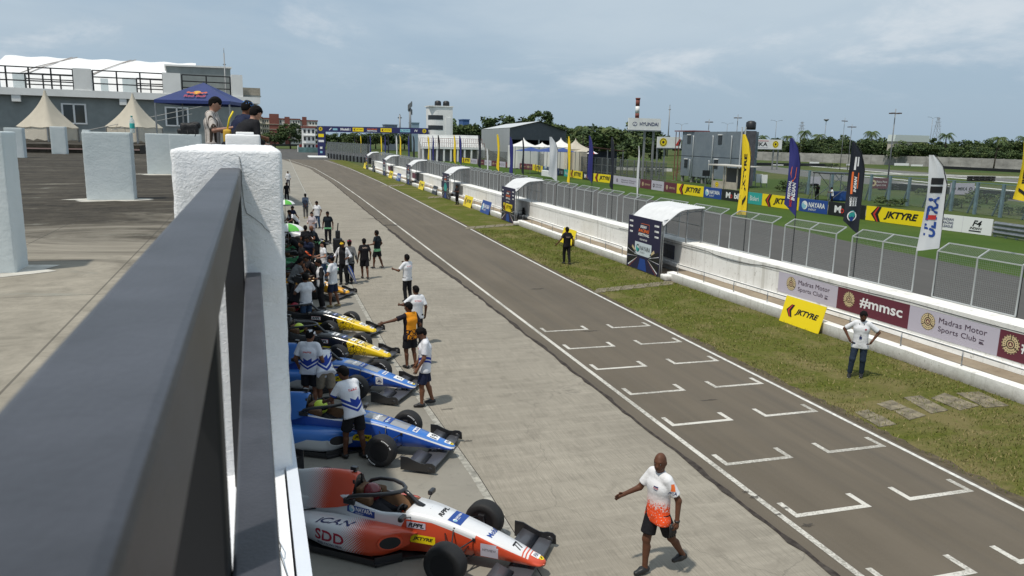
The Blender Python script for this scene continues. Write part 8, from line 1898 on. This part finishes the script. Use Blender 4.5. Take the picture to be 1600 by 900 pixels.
d = Decal(Vector((-.075, P1['_p0'][1], 1.29)), (-1, 0, 0), (0, 0, 1), (0, 1, 0), bvh=bv, off=.004); d.rect(-.035, .02, .035, .035, INKN, 0); d.text('RACING', 0, 0, .018, INKR, 'Bi', 1, align='c', w=.08); d.rect(-.03, -.02, .03, -.012, INKN, 0)
d.frame((-.19, P1['_p0'][1] - .01, 1.33), (0, -1, 0), (.1, 0, 1), (-1, 0, .1)); d.rect(-.025, -.035, .025, .06, ORA, 0); d.text('FIA', 0, -.085, .04, INKN, 'bi', 1, align='c'); d.build(sh)
P2 = person(feet_at(1338, 590), 226, 'man in a white shirt and jeans with hands on hips standing on the grass verge', 1.76, ((.17, .06), (-.10, -.06)), top=C_WHITE, bot=C_DJEAN, skin='dark', res=.0145, look=(12, 12), hands=((.10, .05, -.40), (.10, .05, -.40)), poles=((1, -.35, 0), (1, -.35, 0)), sleeve=.85, beard=True, sole=S_WHITE, hem=-.12)
sh = [c_ for c_ in P2.children if c_.name.startswith('shirt')][0]; bv = BVHTree.FromPolygons([v.co.copy() for v in sh.data.vertices], [tuple(p_.vertices) for p_ in sh.data.polygons])
d = Decal(Vector((0, 0, 1.3)), (-1, 0, 0), (0, 0, 1), (0, 1, 0), bvh=bv, off=.008)
d.poly([(-.07, .12), (-.055, .12), (.012, -.20), (-.004, -.20)], BLACK, 0); d.poly([(.06, .12), (.045, .12), (-.012, -.20), (.004, -.20)], BLACK, 0); d.rect(-.03, -.27, .03, -.20, INKN, 1); d.disc(.10, -.01, .022, INKR, 0); d.build(sh)
person(feet_at(885, 413), 95, 'man in a black jersey and trousers walking away on the grass verge', 1.78, ((.08, -.12), (-.08, .16)), top=C_BPRINT, bot=C_BLACK, skin='dark', res=.022, hands=((.12, .02, -.50), (.32, .02, -.42)))
person(feet_at(664, 634), 172, 'man in a white and blue chevron jersey and navy shorts looking down at the cars', 1.80, ((.10, -.12), (-.10, .12)), top=C_CHEV, bot=C_NAVY, short=.92, skin='brown', res=.0145, look=(8, 26), hands=((.04, .16, -.52), (.04, .16, -.52)), sleeve=.75, bulk=1.08, hem=-.13)
person(feet_at(641, 575), 118, 'man in an amber jersey with black sides pointing at the cars', 1.72, ((.09, -.06), (-.09, .06)), top=C_ORANGE, bot=C_BLACK, short=.85, skin='dark', res=.0155, hands=((.10, -.02, -.52), (.50, .20, -.14)), sleeve=.75, look=(30, 10), grip=(.6, .1), hem=-.12)
person(head_at(651, 446, 1.72), 100, 'man in a white printed shirt behind the man in amber, arm held out', 1.72, top=C_WPRINT, bot=C_BLACK, skin='dark', res=.018, hands=((.10, .02, -.52), (.24, .30, -.24)), sleeve=.8, look=(20, 8))
person(feet_at(637, 472), 122, 'man in a white printed shirt gesturing with both raised hands', 1.72, ((.09, -.02), (-.09, .05)), top=C_WPRINT, bot=C_BLACK, skin='dark', res=.018, hands=((.10, .42, -.06), (.16, .36, -.20)), sleeve=.8, poles=((.6, -.2, -1), (.6, -.2, -1)))
person(feet_at(590, 420), 140, 'man in a black shirt with green hem and black shorts turning toward the cars', 1.72, ((.10, -.16), (-.10, .18)), top=C_GREEN, bot=C_BLACK, short=.85, skin='dark', res=.021, hands=((.12, .10, -.48), (.14, .22, -.30)), sole=S_WHITE)
person(feet_at(570, 436), 100, 'man in a black shirt with pale back print and black shorts walking away', 1.68, ((.08, -.14), (-.06, .16)), top=C_BPRINT, bot=C_BLACK, short=.85, skin='dark', res=.021)
person(feet_at(547, 443), 70, 'man in a red cap and grey cardigan holding a folded blue and white umbrella', 1.76, ((.08, -.05), (-.08, .05)), top=C_GREY, bot=C_BLACK, skin='brown', res=.022, cap=M('red_cap', (.35, .02, .05), .7), sleeve=1.7, hands=((.12, .05, -.50), (.12, .12, -.48)))
person(feet_at(537, 445), 245, 'man in a yellow cap and black vest over white sleeves', 1.76, top=C_BVEST, bot=C_BLACK, skin='brown', res=.022, cap=M('yellow_cap', (.75, .50, .02), .7), sleeve=1.6, hands=((.10, .25, -.30), (.10, .25, -.30)))
person(feet_at(521, 480), 150, 'man in a white tee shirt, dark cap and navy shorts by the amber car', 1.80, ((.12, -.10), (-.10, .10)), top=C_WHITE, bot=C_NAVY, short=.9, skin='brown', res=.019, cap=C_NAVY, sleeve=.7, hands=((.08, .28, -.36), (.08, .28, -.36)), shoe=S_TAN, bulk=1.06, look=(0, 12))
person(head_at(500, 404, 1.74), 190, 'man in a white vest over black sleeves and black trousers among the mechanics', 1.74, top=C_VEST, bot=C_BLACK, skin='dark', res=.02, sleeve=1.4, hands=((.06, .30, -.30), (.06, .30, -.30)), look=(0, 15))
person(head_at(477, 428, 1.74), 120, 'cameraman in a white tee shirt and blue jeans filming the amber car', 1.76, top=C_WHITE, bot=C_JEAN, skin='dark', res=.019, sleeve=.75, hands=((.02, .24, -.10), (.02, .26, -.12)), poles=((.8, -.1, -1), (.8, -.1, -1)))
person(head_at(505, 377, 1.62), 195, 'woman in a white top and jeans with dark hair watching the mechanics', 1.62, top=C_WHITE, bot=C_JEAN, skin='fair', res=.02, longhair=True, hands=((.06, .26, -.32), (.06, .26, -.32)))
person(head_at(492, 398, 1.6), 180, 'mechanic in black with headphones bending over the amber car', 1.74, top=C_BPRINT, bot=C_BLACK, skin='brown', res=.021, lean=35, cap=C_BLACK, hands=((.08, .40, -.35), (.08, .40, -.35)))
person(head_at(464, 394, 1.45), 330, 'mechanic in an orange cap bent over the amber car', 1.74, top=C_BLACK, bot=C_BLACK, skin='brown', res=.022, lean=48, cap=M('orange_cap', (.60, .09, .02), .7), hands=((.05, .35, -.40), (.05, .35, -.40)))
person(feet_at(513, 381), 258, 'man in a black shirt with green hem and black trousers facing the viewer', 1.76, ((.10, .02), (-.10, -.02)), top=C_GREEN, bot=C_BLACK, skin='dark', res=.021)
person(head_at(494, 357, 1.5), 200, 'bald man in black with a white flash, bending toward the green car', 1.72, top=C_GREEN, bot=C_BLACK, skin='brown', hair=False, res=.022, lean=25, hands=((.08, .30, -.38), (.08, .30, -.38)))
person(head_at(487, 331, 1.62), 250, 'woman in a pale striped jumpsuit with dark hair', 1.62, top=C_PINK, bot=C_PINK, skin='fair', res=.022, longhair=True, sleeve=1.5, hands=((.02, .24, -.30), (.02, .24, -.30)))
person(head_at(495, 314, 1.72), 235, 'man in a white tee shirt standing behind the woman in the jumpsuit', 1.72, top=C_WHITE, bot=C_JEAN, skin='dark', res=.023, hands=((.06, .24, -.34), (.10, .05, -.5)))
person(feet_at(478, 341), 85, 'man in a slate blue shirt and grey trousers with hands behind his back', 1.74, ((.09, .06), (-.09, -.06)), top=C_SLATE, bot=C_GTROU, skin='dark', res=.023, hands=((-.10, -.18, -.46), (-.10, -.18, -.46)), shoe=S_TAN, sleeve=1.5)
person(feet_at(450.5, 292), 265, 'man in a white shirt and dark trousers far off beyond the parked cars', 1.75, top=C_WHITE, bot=C_NAVY, skin='dark', res=.026, sleeve=1.6)
person(head_at(447.5, 285, 1.7), 265, 'person in black half hidden by the white pier in the distance', 1.7, top=C_BLACK, bot=C_BLACK, skin='dark', res=.028)
person(head_at(453, 322, 1.6), 300, 'person in navy and white bending under the farther parasol', 1.72, top=C_NAVY, bot=C_BLACK, skin='dark', res=.025, lean=30, hands=((.05, .35, -.35), (.05, .35, -.35)))
person(head_at(461, 330, 1.45), 210, 'person in a dark jacket with pale stripes beside the farther parasol', 1.72, top=C_BVEST, bot=C_BLACK, skin='dark', res=.025, lean=45, hands=((.05, .35, -.35), (.05, .35, -.35)))
person(head_at(477, 352, 1.72), 110, 'person in black with their back to the viewer beside the nearer parasol', 1.72, top=C_BLACK, bot=C_BLACK, skin='dark', res=.024)
person(head_at(465, 370, 1.35), 160, 'mechanic in black crouching at the green car', 1.70, top=C_BLACK, bot=C_BLACK, skin='dark', res=.024, lean=50, hands=((.05, .35, -.35), (.05, .35, -.35)))
person((1.12, 13.25), 120, 'mechanic in a white and blue chevron jersey and black shorts leaning on the second car', 1.76, ((.14, -.12), (-.12, .12)), top=C_CHEV, bot=C_BLACK, short=.85, skin='dark', res=.0155, lean=22, cap=C_BLACK, hands=((.06, .36, -.36), (.06, .36, -.36)), sleeve=.75, look=(20, 12), bulk=1.05)
person(head_at(482, 517, 1.74), 70, 'mechanic in a white cap and white and blue jersey beside the third car', 1.78, ((.12, -.05), (-.10, .05)), top=C_CHEV, bot=C_BLACK, short=.85, skin='brown', res=.0165, cap=C_WHITE, sleeve=.75, hands=((.10, .12, -.48), (.10, .12, -.48)), look=(-20, 18), bulk=1.08)
person(head_at(506, 545, 1.35), 100, 'mechanic in khaki shorts bending behind the man in the white cap', 1.74, ((.12, -.10), (-.10, .10)), top=C_CHEV, bot=C_KHAKI, short=.92, skin='brown', res=.018, lean=58, hands=((.05, .30, -.45), (.05, .30, -.45)))
person(head_at(471, 376, 1.72), 200, 'mechanic in black standing between the green and the amber car', 1.72, top=C_BLACK, bot=C_BLACK, skin='brown', res=.023)
person(head_at(457, 405, 1.60), 20, 'mechanic in a grey tee shirt bent behind the orange cap', 1.72, top=C_GREY, bot=C_BLACK, skin='dark', res=.023, lean=30, hands=((.05, .35, -.35), (.05, .35, -.35)))
person(head_at(484, 372, 1.55), 230, 'person in a navy shirt stooping next to the bald man in black', 1.70, top=C_NAVY, bot=C_BLACK, skin='dark', res=.023, lean=20)
person(head_at(459, 437, 1.5), 60, 'mechanic in black kneeling low at the tail of the farther black and yellow car', 1.70, top=C_BPRINT, bot=C_BLACK, skin='dark', res=.021, lean=45, hands=((.05, .35, -.35), (.05, .35, -.35)))
p = G(714, 320, .14); person((p.x, p.y, .14), 200, 'person in black standing under the third trackside shelter', 1.70, top=C_BLACK, bot=C_BLACK, skin='dark', res=.026, hands=((.05, .28, -.2), (.05, .28, -.2)))
# camera crew beyond the boards
pc = G(1276, 312); person((pc.x, pc.y), 200, 'camera operator in black behind a tripod beyond the advert boards', 1.72, top=C_BLACK, bot=C_BLACK, skin='dark', res=.028, hands=((.02, .32, -.08), (.02, .32, -.08)))
pd = G(1299, 318); person((pd.x, pd.y), 150, 'seated person in white and red on the platform beyond the boards', 1.70, top=C_WHITE, bot=C_BLACK, skin='dark', res=.028, lean=10, cap=C_BLACK, hands=((.05, .30, -.2), (.05, .30, -.2)))
r = thing('tripod', 'black camera tripod with a mounted camera beyond the advert boards', 'tripod', (pc.x - .7, pc.y - .3, 0)); 
for k in range(3): mb = MB(); a = k * 2.09 + .5; mb.bar((math.cos(a) * .6, math.sin(a) * .6, 0), (0, 0, 1.5), .05, .05, BLACK); mb.build('leg', r)
mb = MB(); mb.bbox((-.3, -.12, 1.5), (.3, .12, 1.78), BLACK, .03); mb.tube([(-.3, 0, 1.64), (-.5, 0, 1.64)], .09, BLACK, 10); mb.build('camera', r)
a = G(1306, 314); mb = MB(); mb.bbox((a.x - .2, a.y - .9, .02), (a.x + 2.0, a.y + .9, 1.0), M('blue_tarp', (.02, .08, .30), .7, bump=.6, bscale=4), .15); tag(mb.build('tarpaulin'), 'bundled blue tarpaulin beyond the boards beside the seated person', 'tarpaulin')
r = thing('platform', 'black platform roof on thin tubes above the camera crew', 'platform', (a.x, a.y, 0)); mb = MB(); mb.bbox((-2.2, -1.4, 2.9), (1.6, 1.4, 3.02), BLACK, .03); mb.build('roof', r)
for x, y in ((-2.1, -1.3), (1.5, -1.3), (-2.1, 1.3), (1.5, 1.3)): mb = MB(); mb.bar((x, y, 0), (x, y, 2.9), .07, .07, GREYM); mb.bar((x, y, 0), (-x, y, 2.9), .05, .05, GREYM); mb.build('tube', r)
# shoulder camera, camera rig, umbrellas
p = head_at(468, 432, 1.62); r = thing('video_camera', 'black video camera on the shoulder of the man in jeans', 'camera', (p[0], p[1], 1.42), RAD(120)); mb = MB(); mb.bbox((-.22, -.07, 0), (.22, .07, .20), BLACK, .02); mb.build('body', r); mb = MB(); mb.tube([(.22, 0, .1), (.42, 0, .1)], [.055, .07], BLACK, 12); mb.build('lens', r); mb = MB(); mb.bbox((-.05, -.04, .20), (.15, .04, .26), BLACK, .01); mb.build('handle', r)
p = feet_at(529, 440); r = thing('camera_rig', 'tall black camera rig standing beside the man in the yellow cap', 'camera rig', (p[0], p[1], 0.01)); mb = MB()
for k in range(3): a = k * 2.09; mb.bar((math.cos(a) * .4, math.sin(a) * .4, 0), (0, 0, 1.2), .04, .04, BLACK)
mb.build('legs', r); mb = MB(); mb.bbox((-.18, -.14, 1.15), (.18, .14, 1.75), BLACK, .05); mb.bbox((-.08, -.08, 1.75), (.10, .08, 2.05), BLACK, .03); mb.build('camera_body', r); mb = MB(); mb.bar((0, 0, 2.05), (.03, 0, 2.35), .04, .04, BLACK); mb.build('antenna', r)
UMG = M('umbrella_green', (.10, .42, .06), .6); UMW = M('umbrella_white', (.72, .73, .72), .6); UMB = M('umbrella_blue', (.02, .06, .30), .6)
def umbrella(px, py, z, rad, cols, label, tilt=0):
    p = G(px, py, z); r = thing('umbrella', label, 'umbrella', (p.x, p.y, 0)); mb = MB(); n = 8
    for k in range(n):
        a0, a1 = 2 * math.pi * k / n, 2 * math.pi * (k + 1) / n; rows = []
        for i in range(5): q = i / 4; rr = rad * math.sin(q * 1.35) / math.sin(1.35); zz = z - rad * .42 * (1 - math.cos(q * 1.35)) / (1 - math.cos(1.35)); rows.append([Vector((math.cos(a) * rr, math.sin(a) * rr, zz)) for a in (a0, (a0 + a1) / 2, a1)])
        mb.grid(rows, cols[k % 2])
    mb.build('canopy', r); mb = MB(); mb.tube([(0, 0, .9), (0, 0, z + .08)], .012, GREYM, 6); mb.build('shaft', r)
umbrella(445, 312, 2.1, .55, (UMG, UMW), 'green and white umbrella, the farther of the two over the parked cars'); umbrella(450, 349, 2.0, .66, (UMG, UMW), 'green and white umbrella over the green car, the nearer of the two')
p = feet_at(557, 444); r = thing('folded_umbrella', 'folded blue and white umbrella held point down by the man in the red cap', 'umbrella', (p[0], p[1], .02)); mb = MB(); ax = Vector((-.36, 0, 0.78))
n = 8; rows = []
for q, rr in ((0.02, .01), (.12, .03), (.5, .09), (.92, .11), (1.0, .03)): rows.append([Vector(ax * q) + Vector((math.cos(a), math.sin(a), 0)) * rr * (1.15 if k % 2 else .8) for k, a in enumerate(np.linspace(0, 6.283, 17)[:-1])])
m0 = len(rows[0])
for i in range(len(rows) - 1):
    for k in range(m0): mb.add([rows[i][k], rows[i][(k + 1) % m0], rows[i + 1][(k + 1) % m0], rows[i + 1][k]], ((0, 1, 2, 3),), UMB if (k // 2) % 2 else UMW)
mb.build('canopy', r); mb = MB(); mb.tube([ax * 0, ax * 1.25], .012, BLACK, 6); mb.build('shaft', r)
